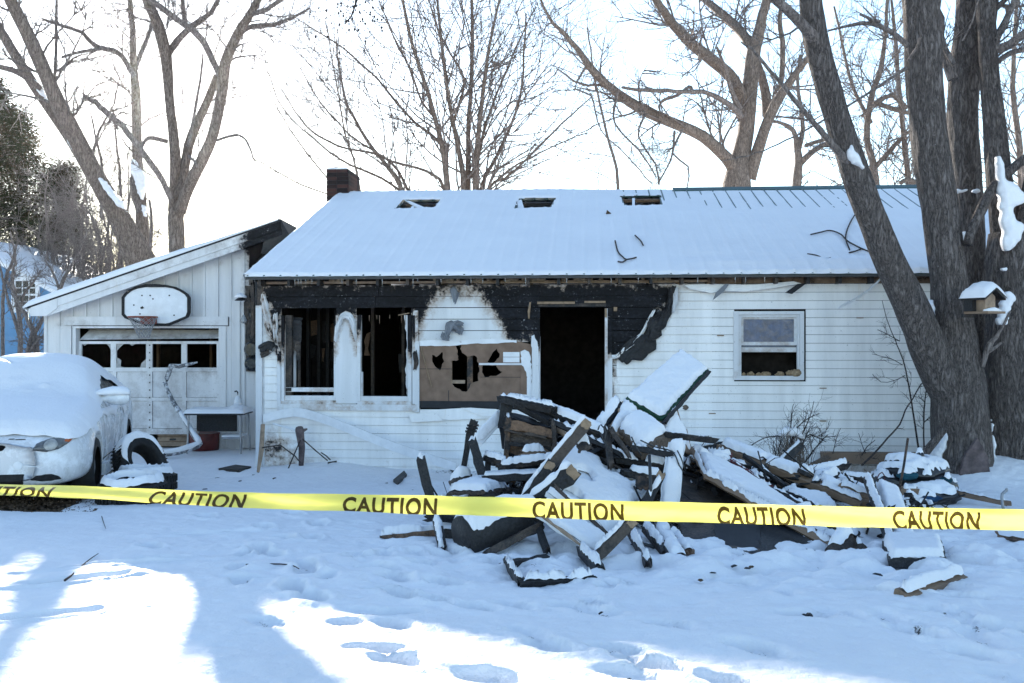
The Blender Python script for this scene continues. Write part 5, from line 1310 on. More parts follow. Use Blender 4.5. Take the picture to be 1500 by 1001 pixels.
# ------------------------------------------------------------------ trees
class Tree:
    def __init__(s, name, label, cat='tree', group=None, seed=1, bark='bark_far', twig='bark_twig', base=None):
        s.e = empty(name, base or (0, 0, 0), 0, label, cat, group); s.off = Vector(s.e.location)
        s.r = random.Random(seed); s.bark = bark; s.twig = twig; s.tr = MB(); s.cr = MB(); s.rm = .000085 * s.off.y; s.nr = np.random.RandomState(seed); s.snow = MB()
    def limb(s, pts, Y, dY=0., sides=9, kids=0, klen=1.2, depth=2, step=.25, into=None, up=.25, wig=.02, ang=(30, 65), kr=.2, start=.1, rough=0., trunk=True, snow=0.):
        "pts: (u, v, width px); dY: how much further away the far end lies"
        n = len(pts); L = []
        for i, (u, v, w) in enumerate(pts):
            y = Y + dY * i / max(1, n - 1); p = P(u, v, y); L.append((p.x, p.y, p.z, max(.003, w / 2 / F * y)))
        L = smooth_path(L, step)
        m = len(L); wob = s.nr.randn(m, 3) * wig * np.linspace(0, 1, m)[:, None] * .5
        L[:, :3] += wob
        mb = s.tr if trunk else s.cr
        V, Fc = tube(L[:, :3] - np.array(s.off), L[:, 3], sides)
        if rough:
            A = np.asarray(V).reshape(m, sides, 3); C = A.mean(1, keepdims=True); k = np.arange(sides)
            f = 1 + rough * (vn(np.cos(k * 2 * math.pi / sides)[None, :] * 2.2 + 9, (np.sin(k * 2 * math.pi / sides) * 2.2)[None, :] + np.arange(m)[:, None] * step * .9, 3) - .5) + rough * .5 * (vn(k[None, :] * 1.0, np.arange(m)[:, None] * step * 5, 4) - .5)
            V = (C + (A - C) * f[:, :, None]).reshape(-1, 3)
        mb.add(V, Fc)
        if snow:
            for i in range(1, m - 1):
                if s.nr.rand() < snow:
                    t = L[min(i + 2, m - 1), :3] - L[i, :3]
                    if abs(t[2]) / (np.linalg.norm(t) + 1e-6) < .93:
                        q = np.array([L[k_, :3] - np.array(s.off) + [0, 0, L[k_, 3] * .75] for k_ in range(i, min(i + 3, m))]); 
                        if len(q) > 1: s.snow.tube(q, L[i, 3] * .45, 5)
        for c in range(kids):
            f = s.r.uniform(start, 1.); i = min(m - 2, int(f * (m - 1))); p = L[i, :3]; d = L[i + 1, :3] - L[i, :3]; d /= np.linalg.norm(d) + 1e-9
            s.grow(p, s.side(d, s.r.uniform(*ang)), klen * s.r.uniform(.5, 1.15) * (1 - .45 * f), min(L[i, 3] * .6, L[i, 3] * kr + s.rm * 1.6), depth, up)
        return L
    def side(s, d, deg):
        ax = np.array([s.r.gauss(0, .6), s.r.gauss(0, 1), s.r.gauss(0, .6)]); ax = ax - d * ax.dot(d); ax /= np.linalg.norm(ax) + 1e-9
        a = R(deg); return d * math.cos(a) + np.cross(ax, d) * math.sin(a)
    def grow(s, p, d, length, r0, depth, up):
        n = 5 if depth > 0 else 4; pts = [np.array(p)]; dd = np.array(d, float)
        for k in range(n - 1):
            dd = dd + s.nr.randn(3) * .16 + np.array([0, 0, up * .25]); dd /= np.linalg.norm(dd); pts.append(pts[-1] + dd * length / (n - 1))
        V, Fc = tube(np.array(pts) - np.array(s.off), np.linspace(r0, max(r0 * .35, s.rm), n), 4 if depth > 0 else 3, False); s.cr.add(V, Fc)
        if depth <= 0: return
        for c in range(s.r.randint(3, 6)):
            f = s.r.uniform(.15, 1); q = f * (n - 1); i = min(n - 2, int(q)); pp = pts[i] + (pts[i + 1] - pts[i]) * (q - i); d2 = pts[i + 1] - pts[i]; d2 /= np.linalg.norm(d2)
            s.grow(pp, s.side(d2, s.r.uniform(25, 60)), length * s.r.uniform(.35, .65), max(s.rm * 1.2, r0 * .6), depth - 1, up)
    def done(s, snow_patches=()):
        if s.tr.V: s.tr.build('trunk', M[s.bark], s.e, True)
        if s.cr.V: s.cr.build('crown', M[s.twig], s.e, False)
        if s.snow.V: tag(s.snow.build('snow_on_limbs', M['snow'], s.e, True), kind='stuff')
        for pl, y, th in snow_patches:
            # a lump of snow lodged on the bark: outline in the picture, given depth and a rounded front
            q = [P(u, v, y) for u, v in pl]; xs = [p.x for p in q]; zs = [p.z for p in q]; st = max(.01, (max(zs) - min(zs)) / 60)
            X, Z = np.meshgrid(np.arange(min(xs), max(xs) + st, st), np.arange(min(zs), max(zs) + st, st)); d = sdpoly(X, Z, [(p.x, p.z) for p in q]) + .085 * (fbm(X * 17, Z * 17, 3, 3) - .5)
            m = d < 0; ids = -np.ones(X.shape, int); ids[m] = np.arange(m.sum()); nn = m.sum()
            Yf = y - th * np.sqrt(np.clip(-d / (th * 1.2), 0, 1)) * (.8 + .4 * vn(X * 9, Z * 9, 4))
            F_ = np.column_stack([X[m], Yf[m], Z[m]])
            k = m[:-1, :-1] & m[1:, :-1] & m[:-1, 1:] & m[1:, 1:]
            a = np.column_stack([ids[:-1, :-1][k], ids[:-1, 1:][k], ids[1:, 1:][k], ids[1:, :-1][k]])
            if not len(a): continue
            F_ = smooth_rim(F_, a, 5); B_ = F_.copy(); B_[:, 1] = y + th
            # rim
            ed = {}
            for f in a:
                for i in range(4):
                    e = (f[i], f[(i + 1) % 4]); 
                    if (e[1], e[0]) in ed: del ed[(e[1], e[0])]
                    else: ed[e] = 1
            rim = [(e[1], e[0], e[0] + nn, e[1] + nn) for e in ed]
            V = np.vstack([F_, B_]) - np.array(s.off)
            obj('snow_patch', V, a.tolist() + (a[:, ::-1] + nn).tolist() + rim, M['snow'], s.e, True)

# big maple close at the right (two stems), one behind it and one at the frame edge
t = Tree('maple_tree', 'large grey maple with a leaning stem, birdhouse side, rooted right of the debris heap', 'tree', None, 3, 'bark_near', 'bark_twig', P(1412, 706, 11.6))
YA = 11.6
t.limb([(1412, 722, 96), (1412, 700, 84), (1411, 660, 80), (1407, 600, 76), (1404, 560, 74), (1399, 500, 62), (1393, 440, 54), (1387, 380, 51), (1374, 285, 51), (1361, 190, 51), (1347, 0, 50), (1338, -120, 44), (1330, -300, 38)], YA, .2, 40, 2, 2.0, 2, .07, rough=.16, wig=0, start=.6)
t.limb([(1402, 600, 50), (1385, 560, 55), (1362, 510, 53), (1345, 470, 48), (1324, 425, 46), (1302, 380, 44), (1276, 315, 42), (1258, 266, 41), (1232, 190, 37), (1214, 130, 36), (1200, 76, 36), (1190, 20, 34), (1184, -40, 30), (1170, -160, 24)], YA + .05, -.5, 32, 2, 1.6, 2, .07, rough=.16, wig=0, start=.7)
t.limb([(1196, 60, 20), (1175, 36, 16), (1150, 12, 14), (1125, -10, 12), (1080, -60, 8)], YA - .4, -.5, 12, 6, 1.0, 2, .1, wig=.01, trunk=False)
t.limb([(1247, 243, 12), (1222, 215, 10), (1190, 178, 8), (1165, 148, 7), (1140, 118, 6), (1118, 92, 5), (1100, 70, 3.5), (1085, 62, 2)], YA - .3, -.9, 8, 8, .7, 1, .1, wig=.012, trunk=False)
t.limb([(1328, 100, 6), (1300, 118, 4.5), (1240, 157, 3.4), (1190, 185, 3), (1140, 212, 2.4), (1095, 228, 2), (1060, 236, 1.4)], YA, -.8, 6, 6, .6, 1, .1, wig=.012, trunk=False)
t.limb([(1330, 68, 9), (1310, 50, 8), (1288, 38, 7), (1262, 34, 6), (1235, 40, 4), (1212, 46, 2.5)], YA, .3, 8, 7, .7, 1, .1, wig=.015, trunk=False)
t.limb([(1290, 32, 5), (1275, 28, 5), (1262, 22, 3)], YA + .1, 0, 6, 2, .4, 1, .1, trunk=False)
t.limb([(1330, 90, 5), (1342, 70, 4), (1352, 50, 4)], YA - .3, -.2, 6, 0, trunk=False)
t.limb([(1398, 96, 7), (1384, 70, 8), (1375, 40, 8), (1372, 0, 8), (1368, -60, 7)], YA + .3, .3, 8, 3, .6, 1, .1, trunk=False)
t.limb([(1410, 60, 3), (1425, 30, 2.5), (1440, -20, 2)], YA - .5, -.3, 5, 0, trunk=False)
# hollow scar at the foot
sc = []
q = [(1389, 705), (1389, 690), (1393, 670), (1398, 655), (1405, 648), (1411, 638), (1418, 648), (1426, 664), (1431, 685), (1433, 706), (1412, 710)]
fill_poly('bark_scar', jag([(P(u, v, YA).x - t.off.x, P(u, v, YA).z - t.off.z) for u, v in q], .03, .006), [], .05, M['dead_wood'], t.e, lambda x, y, z: (x, y - .352 * math.sqrt(max(.02, 1 - (x / .372) ** 2)) - .006, z))
t.done([([(1302, 405), (1312, 415), (1326, 432), (1345, 438), (1368, 440), (1371, 472), (1362, 466), (1350, 450), (1335, 436), (1318, 420)], YA + .02, .10),
        ([(1241, 212), (1247, 208), (1253, 222), (1262, 240), (1266, 250), (1254, 244), (1243, 232)], YA - .40, .09),
        ([(1270, 265), (1276, 268), (1283, 284), (1276, 280)], YA - .32, .06),
        ([(1380, 640), (1386, 630), (1386, 655), (1378, 668), (1374, 690), (1366, 690), (1360, 678), (1372, 660)], YA - .1, .12),
        ([(1449, 614), (1453, 612), (1456, 640), (1458, 660), (1466, 690), (1452, 700), (1451, 650)], YA + .05, .08)])
t = Tree('maple_tree', 'dark maple trunk partly hidden behind the large forked maple', 'tree', None, 4, 'bark_near', 'bark_twig', P(1418, 668, 12.5))
t.limb([(1420, 690, 62), (1418, 600, 58), (1420, 470, 46), (1424, 380, 38), (1421, 304, 38), (1412, 190, 42), (1414, 114, 44), (1424, 50, 52), (1430, 0, 56), (1434, -120, 54), (1440, -300, 48)], 12.5, .2, 32, 3, 1.6, 2, .08, rough=.18, wig=0, start=.6)
t.limb([(1396, 116, 16), (1386, 90, 13), (1381, 65, 10), (1379, 40, 8), (1374, 0, 7)], 12.4, .1, 10, 5, .8, 2, .1, trunk=False)
t.done([([(1400, 280), (1412, 275), (1425, 277), (1436, 276), (1436, 282), (1420, 281), (1404, 284)], 12.25, .06), ([(1408, 340), (1414, 338), (1420, 350), (1414, 357), (1408, 352)], 12.25, .06)])
t = Tree('maple_tree', 'thick maple at the right frame edge with heavy snow lodged in its fork', 'tree', None, 5, 'bark_near', 'bark_twig', P(1494, 692, 11.9))
t.limb([(1500, 705, 110), (1496, 670, 98), (1490, 620, 90), (1487, 560, 88), (1488, 500, 82), (1490, 440, 80), (1490, 390, 84), (1488, 340, 70)], 11.9, 0, 40, 0, 1, 1, .07, rough=.18, wig=0)
t.limb([(1486, 400, 54), (1474, 330, 42), (1465, 270, 36), (1461, 228, 34), (1455, 160, 30), (1450, 114, 27), (1446, 40, 26), (1440, -30, 24), (1436, -150, 20)], 11.95, .3, 24, 4, 1.4, 2, .08, rough=.16, wig=0, start=.4)
t.limb([(1500, 400, 60), (1515, 330, 54), (1535, 240, 50), (1560, 120, 46), (1590, -40, 40), (1610, -200, 34)], 11.9, -.4, 24, 4, 1.5, 2, .1, rough=.16, wig=0, start=.4)
t.limb([(1417, 358, 14), (1424, 335, 14), (1436, 310, 15), (1446, 290, 15), (1456, 272, 14), (1475, 255, 13), (1500, 234, 13), (1540, 215, 12)], 11.5, .3, 12, 0, 1, 1, .08, rough=.2, wig=.006)
t.limb([(1462, 72, 14), (1480, 65, 13), (1500, 50, 12), (1540, 20, 10)], 11.8, -.3, 10, 5, .9, 2, .1, trunk=False)
t.limb([(1458, 60, 12), (1468, 40, 10), (1480, 15, 9), (1492, -30, 8)], 12.1, .2, 8, 4, .8, 2, .1, trunk=False)
t.limb([(1462, 90, 9), (1480, 78, 8), (1510, 70, 7)], 12.1, .3, 8, 5, .9, 2, .1, trunk=False)
t.limb([(1440, 538, 5), (1444, 520, 8), (1450, 505, 9), (1458, 494, 6), (1470, 478, 4), (1482, 455, 3)], 11.4, .05, 7, 0, trunk=False, step=.06)
t.limb([(1448, 515, 6), (1460, 508, 5), (1470, 500, 3)], 11.4, .05, 6, 0, trunk=False, step=.06)
t.limb([(1436, 530, 2), (1446, 522, 3), (1450, 508, 3)], 11.42, .0, 5, 0, trunk=False, step=.06)
t.done([([(1459, 228), (1465, 226), (1474, 262), (1490, 272), (1500, 285), (1500, 300), (1484, 305), (1488, 322), (1500, 330), (1496, 352), (1480, 366), (1470, 368), (1468, 330), (1462, 290), (1460, 262)], 11.58, .06),
        ([(1470, 428), (1474, 426), (1487, 432), (1484, 448), (1476, 472), (1468, 480), (1458, 478), (1460, 466), (1466, 448)], 11.5, .05),
        ([(1467, 395), (1475, 392), (1474, 399), (1468, 399)], 11.5, .04)])
# leaning dead stick at the maple foot, birdhouse
tag(MB().tube([P(1342, 684, 11.35), P(1354, 665, 11.4), P(1368, 648, 11.4), P(1388, 625, 11.3)], [.05, .05, .045, .03], 8).build('fallen_branch', M['bark_near'], None, True, True), 'short dead branch leaning against the foot of the large maple', 'branch')
bh_ = P(1440, 460, 11.1)
bird = empty('birdhouse', bh_, R(28), 'small tan birdhouse feeder with snowy gable roof hung on the maple', 'birdhouse')
MB().box(-.15, .15, -.17, .13, 0, .025).build('base', M['old_wood'], bird)
MB().box(-.085, .085, -.09, .10, .026, .19).add([(-.085, -.09, .191), (.085, -.09, .191), (0, -.09, .25), (-.085, .10, .191), (.085, .10, .191), (0, .10, .25)], [(0, 1, 2), (5, 4, 3), (0, 2, 5, 3), (1, 4, 5, 2)])
bb = MB(); bb.add([(-.085, -.09, .026), (.085, -.09, .026), (.085, -.09, .19), (0, -.09, .25), (-.085, -.09, .19), (-.085, .10, .026), (.085, .10, .026), (.085, .10, .19), (0, .10, .25), (-.085, .10, .19)],
             [(0, 1, 2, 3, 4), (9, 8, 7, 6, 5), (0, 5, 6, 1), (1, 6, 7, 2), (2, 7, 8, 3), (3, 8, 9, 4), (4, 9, 5, 0)]); bb.build('body', M['tan_wood'], bird)
MB().box(-.16, -.088, .02, .12, .026, .20).build('side_feeder', M['char'], bird)
for s in (1, -1):
    rf = MB().add([(0, -.16, .285), (s * .17, -.16, .17), (s * .17, .15, .17), (0, .15, .285), (0, -.16, .265), (s * .17, -.16, .15), (s * .17, .15, .15), (0, .15, .265)],
             [(0, 1, 2, 3), (7, 6, 5, 4), (0, 4, 5, 1), (1, 5, 6, 2), (2, 6, 7, 3), (3, 7, 4, 0)]).build('roof', M['char_brown'], bird)
xs = np.linspace(-.19, .19, 22); ys = np.linspace(-.17, .17, 14); X, Y = np.meshgrid(xs, ys); ed = np.minimum(np.minimum(X + .19, .19 - X), np.minimum(Y + .17, .17 - Y))
Z = .29 - np.abs(X) * .62 + .075 * np.sqrt(np.clip(ed / .06, 0, 1)) * (.8 + .5 * vn(X * 12, Y * 12, 3))
obj('snow_cap', np.column_stack([X.ravel(), Y.ravel(), Z.ravel()]), [(j * 22 + i, j * 22 + i + 1, j * 22 + i + 23, j * 22 + i + 22) for j in range(13) for i in range(21)], M['snow'], bird, True)
MB().tube([(-.14, -.12, .027), (0, -.13, .04), (.13, -.12, .027)], [.02, .035, .02], 6).build('snow_cap', M['snow'], bird, True)
MB().box(-.2, -.02, .10, .125, -.04, -.002).build('bracket', M['char_brown'], bird)

# left: leaning pair, forked tree, small snowy trunk
t = Tree('leaning_tree', 'pair of long trunks leaning left across the sky above the blue house', 'tree', None, 11, base=(P(208, 400, 25).x, 25, 0))
t.limb([(225, 460, 46), (214, 400, 44), (200, 370, 40), (170, 310, 31), (150, 275, 27), (130, 240, 26), (100, 180, 24), (75, 130, 21), (50, 70, 20), (25, 20, 18), (5, -20, 16), (-30, -90, 12)], 25, -2, 14, 10, 2.6, 2, .3, rough=.12, start=.4)
t.limb([(128, 245, 18), (105, 205, 18), (85, 175, 18), (50, 125, 16), (25, 85, 15), (0, 45, 14), (-25, 0, 13), (-60, -60, 9)], 24.6, 1.5, 12, 8, 2.4, 2, .3, rough=.12, start=.4)
t.limb([(60, 130, 9), (40, 115, 9), (20, 103, 9), (0, 98, 8), (-30, 95, 6)], 24.2, -1, 8, 5, 1.5, 2, .3, trunk=False)
t.limb([(80, 130, 5), (82, 70, 4.5), (83, 0, 4), (83, -50, 3)], 23.8, 0, 6, 6, 1.2, 1, .3, trunk=False)
t.limb([(84, 105, 4), (110, 85, 3), (130, 78, 2), (150, 74, 2)], 23.8, 0, 5, 5, 1., 1, .3, trunk=False)
t.done([([(142, 262), (147, 258), (158, 272), (170, 285), (180, 298), (184, 310), (172, 302), (158, 286)], 24.0, .2), ([(45, 118), (50, 116), (66, 138), (68, 146), (58, 138)], 24.3, .12), ([(98, 205), (102, 203), (108, 218), (106, 222)], 24.3, .1)])
t = Tree('forked_tree', 'tall forked brown tree rising behind the garage roof with the sun in its fork', 'tree', None, 12, base=(P(259, 420, 22.3).x, 22.3, 0))
t.limb([(258, 520, 26), (259, 420, 21.8), (260, 370, 24), (258, 320, 23), (262, 295, 22)], 22.3, 0, 16, 0, rough=.1)
t.limb([(255, 310, 19), (257, 270, 18), (257, 230, 16), (252, 180, 14), (248, 140, 14), (243, 85, 17), (236, 50, 17), (224, 20, 15), (212, -10, 14), (195, -60, 10)], 22.3, -1, 12, 8, 2., 2, .3, rough=.1, start=.5)
t.limb([(262, 290, 13), (268, 262, 13), (276, 215, 14), (288, 182, 13), (302, 152, 12), (318, 112, 11)], 22.1, .3, 10, 4, 1.4, 2, .3)
t.limb([(264, 312, 17), (272, 285, 17), (286, 255, 17), (302, 222, 17), (314, 190, 16), (326, 130, 16), (330, 95, 16), (345, 55, 14), (362, 28, 12), (378, 0, 11), (392, -40, 9)], 22.0, -1, 12, 9, 2.2, 2, .3, rough=.1, start=.5)
t.limb([(326, 118, 9), (312, 90, 10), (300, 65, 10), (284, 45, 10), (268, 35, 9), (245, 18, 9), (222, 0, 8), (200, -20, 7)], 21.6, -1, 9, 7, 1.6, 2, .3, trunk=False)
t.limb([(250, 292, 8), (238, 265, 9), (225, 245, 9), (208, 222, 9), (195, 205, 9), (180, 185, 9), (168, 175, 9), (152, 162, 9), (140, 150, 8), (122, 140, 7)], 21.8, -1.2, 9, 4, 1.3, 2, .2, trunk=False, up=.1)
t.limb([(243, 85, 10), (258, 62, 10), (275, 44, 9), (290, 32, 8), (310, 18, 7), (322, -5, 6)], 22.0, -.6, 8, 6, 1.5, 2, .3, trunk=False)
t.limb([(272, 36, 7), (268, 10, 7), (266, -20, 6)], 22.0, -.6, 7, 4, 1.5, 2, .3, trunk=False)
t.limb([(356, 45, 8), (372, 38, 7), (400, 36, 6), (425, 28, 5), (455, 12, 3)], 21.4, -.6, 7, 6, 1.5, 2, .3, trunk=False)
t.limb([(366, 22, 8), (392, 14, 7), (420, -4, 6)], 21.2, -.6, 7, 5, 1.5, 2, .3, trunk=False)
t.limb([(318, 206, 4), (332, 201, 4), (348, 198, 4), (360, 205, 3.5), (368, 222, 3), (374, 238, 2)], 21.6, -.5, 6, 1, .5, 1, .2, trunk=False)
t.limb([(246, 208, 7), (230, 204, 7), (218, 203, 7), (210, 210, 5), (206, 228, 3)], 22.2, -.2, 7, 2, .8, 2, .2, trunk=False)
t.limb([(276, 215, 6), (282, 180, 5), (290, 140, 4), (298, 80, 3)], 22.0, .5, 6, 5, 1., 2, .3, trunk=False)
t.limb([(276, 228, 4), (284, 236, 4), (288, 244, 3)], 21.8, -.3, 5, 0, trunk=False)
t.done()
t = Tree('slender_tree', 'slender trunk carrying a long snow patch between the leaning pair and the forked tree', 'tree', None, 13, base=(P(214, 420, 27).x, 27, 0))
t.limb([(216, 470, 22), (214, 400, 20), (208, 320, 18), (205, 280, 16), (201, 230, 14), (200, 170, 14), (198, 130, 13), (196, 100, 11), (195, 60, 9), (192, 20, 8), (188, -30, 6)], 27, 0, 12, 12, 2.6, 2, .3, rough=.1, start=.45)
t.limb([(196, 112, 9), (180, 84, 8), (165, 74, 8), (140, 68, 7), (120, 48, 6), (92, 38, 5), (60, 28, 4)], 26.8, -1, 8, 9, 2., 2, .3, trunk=False)
t.limb([(166, 74, 7), (150, 72, 6), (120, 76, 5), (90, 84, 4)], 26.6, -1, 7, 6, 1.6, 2, .3, trunk=False)
t.limb([(196, 105, 8), (208, 75, 7), (218, 50, 6), (224, 30, 5)], 27, .5, 7, 6, 1.4, 2, .3, trunk=False)
t.limb([(202, 252, 8), (194, 262, 9), (198, 290, 11), (206, 312, 12)], 26.8, 0, 8, 0, trunk=False)
t.limb([(220, 370, 5), (222, 330, 5), (219, 292, 4)], 26.4, 0, 6, 0, trunk=False)
t.limb([(178, 320, 4), (176, 260, 4), (170, 205, 3), (165, 160, 2)], 28, 0, 6, 16, 1.8, 2, .3, trunk=False)
t.limb([(148, 320, 4), (150, 250, 4), (140, 200, 3), (132, 165, 2)], 28, 0, 6, 16, 1.8, 2, .3, trunk=False)
t.done([([(190, 246), (195, 232), (204, 244), (212, 258), (212, 276), (207, 296), (201, 282), (196, 262)], 26.6, .16), ([(208, 300), (214, 302), (214, 318), (209, 316)], 26.6, .1)])
# fan of stems behind the ridge
t = Tree('fan_tree', 'wide fan of thin grey stems rising behind the middle of the snowy roof', 'tree', None, 14, twig='bark_twig', base=(P(680, 300, 29).x, 29, 0))
stems = [([(664, 420, 14), (656, 282, 12), (648, 215, 10), (638, 175, 9), (628, 140, 8), (612, 90, 7), (598, 40, 6), (588, -10, 5), (580, -60, 4)], 26),
         ([(680, 420, 14), (680, 282, 12), (672, 220, 9), (664, 180, 8), (655, 130, 7), (648, 70, 6), (640, 0, 4), (636, -50, 3)], 24),
         ([(684, 420, 14), (686, 282, 11), (686, 200, 9), (690, 130, 8), (692, 60, 7), (690, 0, 6), (690, -60, 4)], 26),
         ([(696, 420, 15), (697, 282, 13), (700, 210, 10), (706, 150, 8), (712, 100, 7), (722, 40, 5), (734, -20, 4)], 26),
         ([(640, 400, 10), (592, 284, 9), (570, 248, 8), (548, 220, 7), (528, 190, 6), (510, 155, 5), (498, 110, 4), (492, 60, 3)], 22),
         ([(640, 400, 9), (600, 284, 6), (575, 240, 5), (548, 225, 5), (515, 220, 4), (475, 205, 4), (440, 175, 3), (412, 130, 2)], 20),
         ([(700, 400, 10), (704, 282, 8), (722, 240, 7), (740, 205, 6), (754, 170, 5), (764, 130, 4), (768, 80, 4), (770, 20, 3)], 20),
         ([(704, 400, 9), (712, 282, 6), (740, 262, 5), (770, 235, 4), (800, 205, 4), (835, 170, 3), (870, 140, 2)], 16),
         ([(670, 400, 9), (652, 282, 7), (636, 258, 6), (610, 246, 5), (578, 238, 4), (545, 220, 4), (510, 196, 3), (470, 150, 2.5), (440, 100, 2)], 18),
         ([(650, 215, 7), (630, 196, 6), (608, 180, 5), (580, 150, 5), (555, 118, 4), (520, 86, 4), (490, 60, 3), (455, 40, 2.5), (425, 20, 2)], 20),
         ([(690, 260, 7), (704, 215, 6), (712, 180, 5), (735, 120, 4), (760, 60, 3), (785, 10, 2)], 18),
         ([(664, 180, 6), (680, 120, 5), (660, 80, 4), (640, 40, 3), (622, -20, 3)], 14),
         ([(528, 282, 4), (518, 232, 4), (505, 195, 3), (496, 140, 3), (485, 80, 2), (478, 30, 2)], 14),
         ([(640, 175, 6), (618, 150, 4), (600, 100, 4), (575, 50, 3), (556, 0, 2)], 14),
         ([(480, 262, 3), (450, 225, 3), (425, 190, 2.5), (402, 150, 2), (388, 110, 1.5)], 12),
         ([(600, 290, 5), (560, 262, 5), (500, 235, 4), (455, 200, 3), (415, 160, 2.5), (390, 100, 2)], 14),
         ([(700, 290, 5), (745, 250, 4), (790, 225, 3), (830, 205, 2.5), (860, 195, 2)], 12),
         ([(478, 284, 3), (440, 270, 3), (412, 255, 2.5), (385, 240, 2), (365, 230, 1.5)], 10)]
for pl, kd in stems: t.limb([(a, b, c * .8) for a, b, c in pl], 29, t.r.uniform(-2, 2), 7, int(kd * .62), 4.4, 2, .35, up=.25, ang=(18, 50), kr=.3, start=.22, wig=.03)
t.done()
# gnarled tree to the right of the middle
t = Tree('gnarled_tree', 'broad gnarled tree with a long low limb behind the roof', 'tree', None, 15, base=(P(1085, 300, 27).x, 27, 0))
t.limb([(1082, 420, 48), (1080, 300, 46), (1080, 268, 42), (1084, 235, 30), (1092, 195, 24), (1096, 160, 24), (1100, 110, 22), (1105, 70, 20), (1114, 35, 15), (1124, -5, 13), (1130, -60, 10)], 27, 0, 18, 6, 2.2, 2, .25, rough=.14, start=.5)
t.limb([(1080, 255, 24), (1070, 238, 19), (1055, 222, 17), (1030, 200, 17), (1000, 186, 16), (975, 176, 16), (950, 165, 16), (930, 154, 15), (915, 144, 14), (896, 130, 12), (880, 116, 12), (862, 96, 11), (845, 72, 8), (832, 55, 7), (812, 36, 5), (796, 10, 4), (788, -20, 3)], 27, -3, 12, 18, 2.2, 2, .25, rough=.14, snow=.12)
t.limb([(1090, 150, 20), (1075, 118, 18), (1058, 100, 17), (1036, 82, 17), (1015, 66, 16), (995, 46, 15), (980, 28, 13), (965, 8, 12), (950, -20, 10)], 27, -2.5, 12, 12, 2.4, 2, .25, rough=.14, snow=.1)
t.limb([(1102, 70, 15), (1085, 46, 14), (1066, 28, 13), (1045, 10, 11), (1025, -5, 9), (990, -20, 7)], 27, 2, 10, 10, 2.2, 2, .25, rough=.12)
t.limb([(1096, 262, 24), (1108, 228, 18), (1120, 190, 16), (1135, 155, 15), (1152, 128, 13), (1168, 105, 10), (1184, 86, 8), (1196, 60, 6)], 27, -1, 12, 9, 2., 2, .25, rough=.12)
t.limb([(1124, 170, 15), (1122, 140, 14), (1115, 110, 12), (1106, 84, 10)], 27.4, .4, 10, 3, 1.4, 2, .25)
t.limb([(1142, 140, 7), (1146, 100, 8), (1146, 60, 8), (1142, 30, 7), (1148, 0, 6)], 27.5, .4, 8, 5, 1.4, 2, .25)
t.limb([(1086, 172, 9), (1072, 156, 9), (1052, 144, 8), (1035, 136, 7), (1020, 134, 7), (990, 134, 6), (950, 132, 6), (912, 130, 4)], 26.4, -1.5, 8, 7, 1.3, 2, .25, trunk=False)
t.limb([(1014, 138, 5), (1012, 128, 6), (1005, 130, 5), (992, 140, 5), (968, 150, 4), (966, 164, 3)], 25.8, -.2, 7, 2, .8, 1, .15, trunk=False)
t.limb([(1084, 160, 8), (1070, 130, 7), (1062, 100, 5), (1050, 70, 4)], 26.4, -1, 7, 5, 1.2, 2, .25, trunk=False)
t.limb([(915, 146, 5), (880, 125, 4), (862, 126, 4), (840, 118, 3), (815, 100, 2)], 25.5, -1, 6, 5, 1., 2, .25, trunk=False)
for pl in ([(988, 192, 4), (984, 230, 3), (964, 270, 2)], [(945, 168, 4), (935, 200, 3), (960, 240, 3), (966, 272, 2)], [(1000, 190, 4), (985, 225, 3), (1008, 244, 3), (1007, 275, 2)], [(860, 95, 4), (842, 130, 3), (866, 140, 3), (880, 190, 2), (920, 230, 2), (955, 270, 2)], [(905, 135, 4), (900, 180, 3), (935, 220, 3), (962, 262, 2)]):
    t.limb(pl, 25, -.5, 5, 9, .9, 2, .2, trunk=False, up=-.1)
t.done()
t = Tree('small_snowy_tree', 'small snow speckled tree between the gnarled tree and the leaning maple stem', 'tree', None, 16, base=(P(1167, 300, 33).x, 33, 0))
t.limb([(1167, 420, 16), (1167, 275, 14), (1170, 240, 12), (1168, 215, 10), (1162, 192, 7), (1148, 182, 5), (1130, 178, 4)], 33, 0, 9, 6, 1.6, 2, .3, snow=.45)
t.limb([(1172, 240, 10), (1186, 226, 9), (1200, 216, 8), (1216, 210, 7), (1235, 212, 6), (1250, 206, 4)], 33, -.8, 8, 7, 1.6, 2, .3, snow=.4)
t.limb([(1170, 218, 8), (1176, 190, 7), (1172, 150, 6), (1168, 120, 5), (1172, 80, 4)], 33, .8, 8, 9, 1.8, 2, .3, snow=.3)
t.limb([(1180, 214, 6), (1205, 206, 6), (1210, 214, 4)], 33, .8, 7, 3, 1., 2, .3, snow=.4)
t.done()
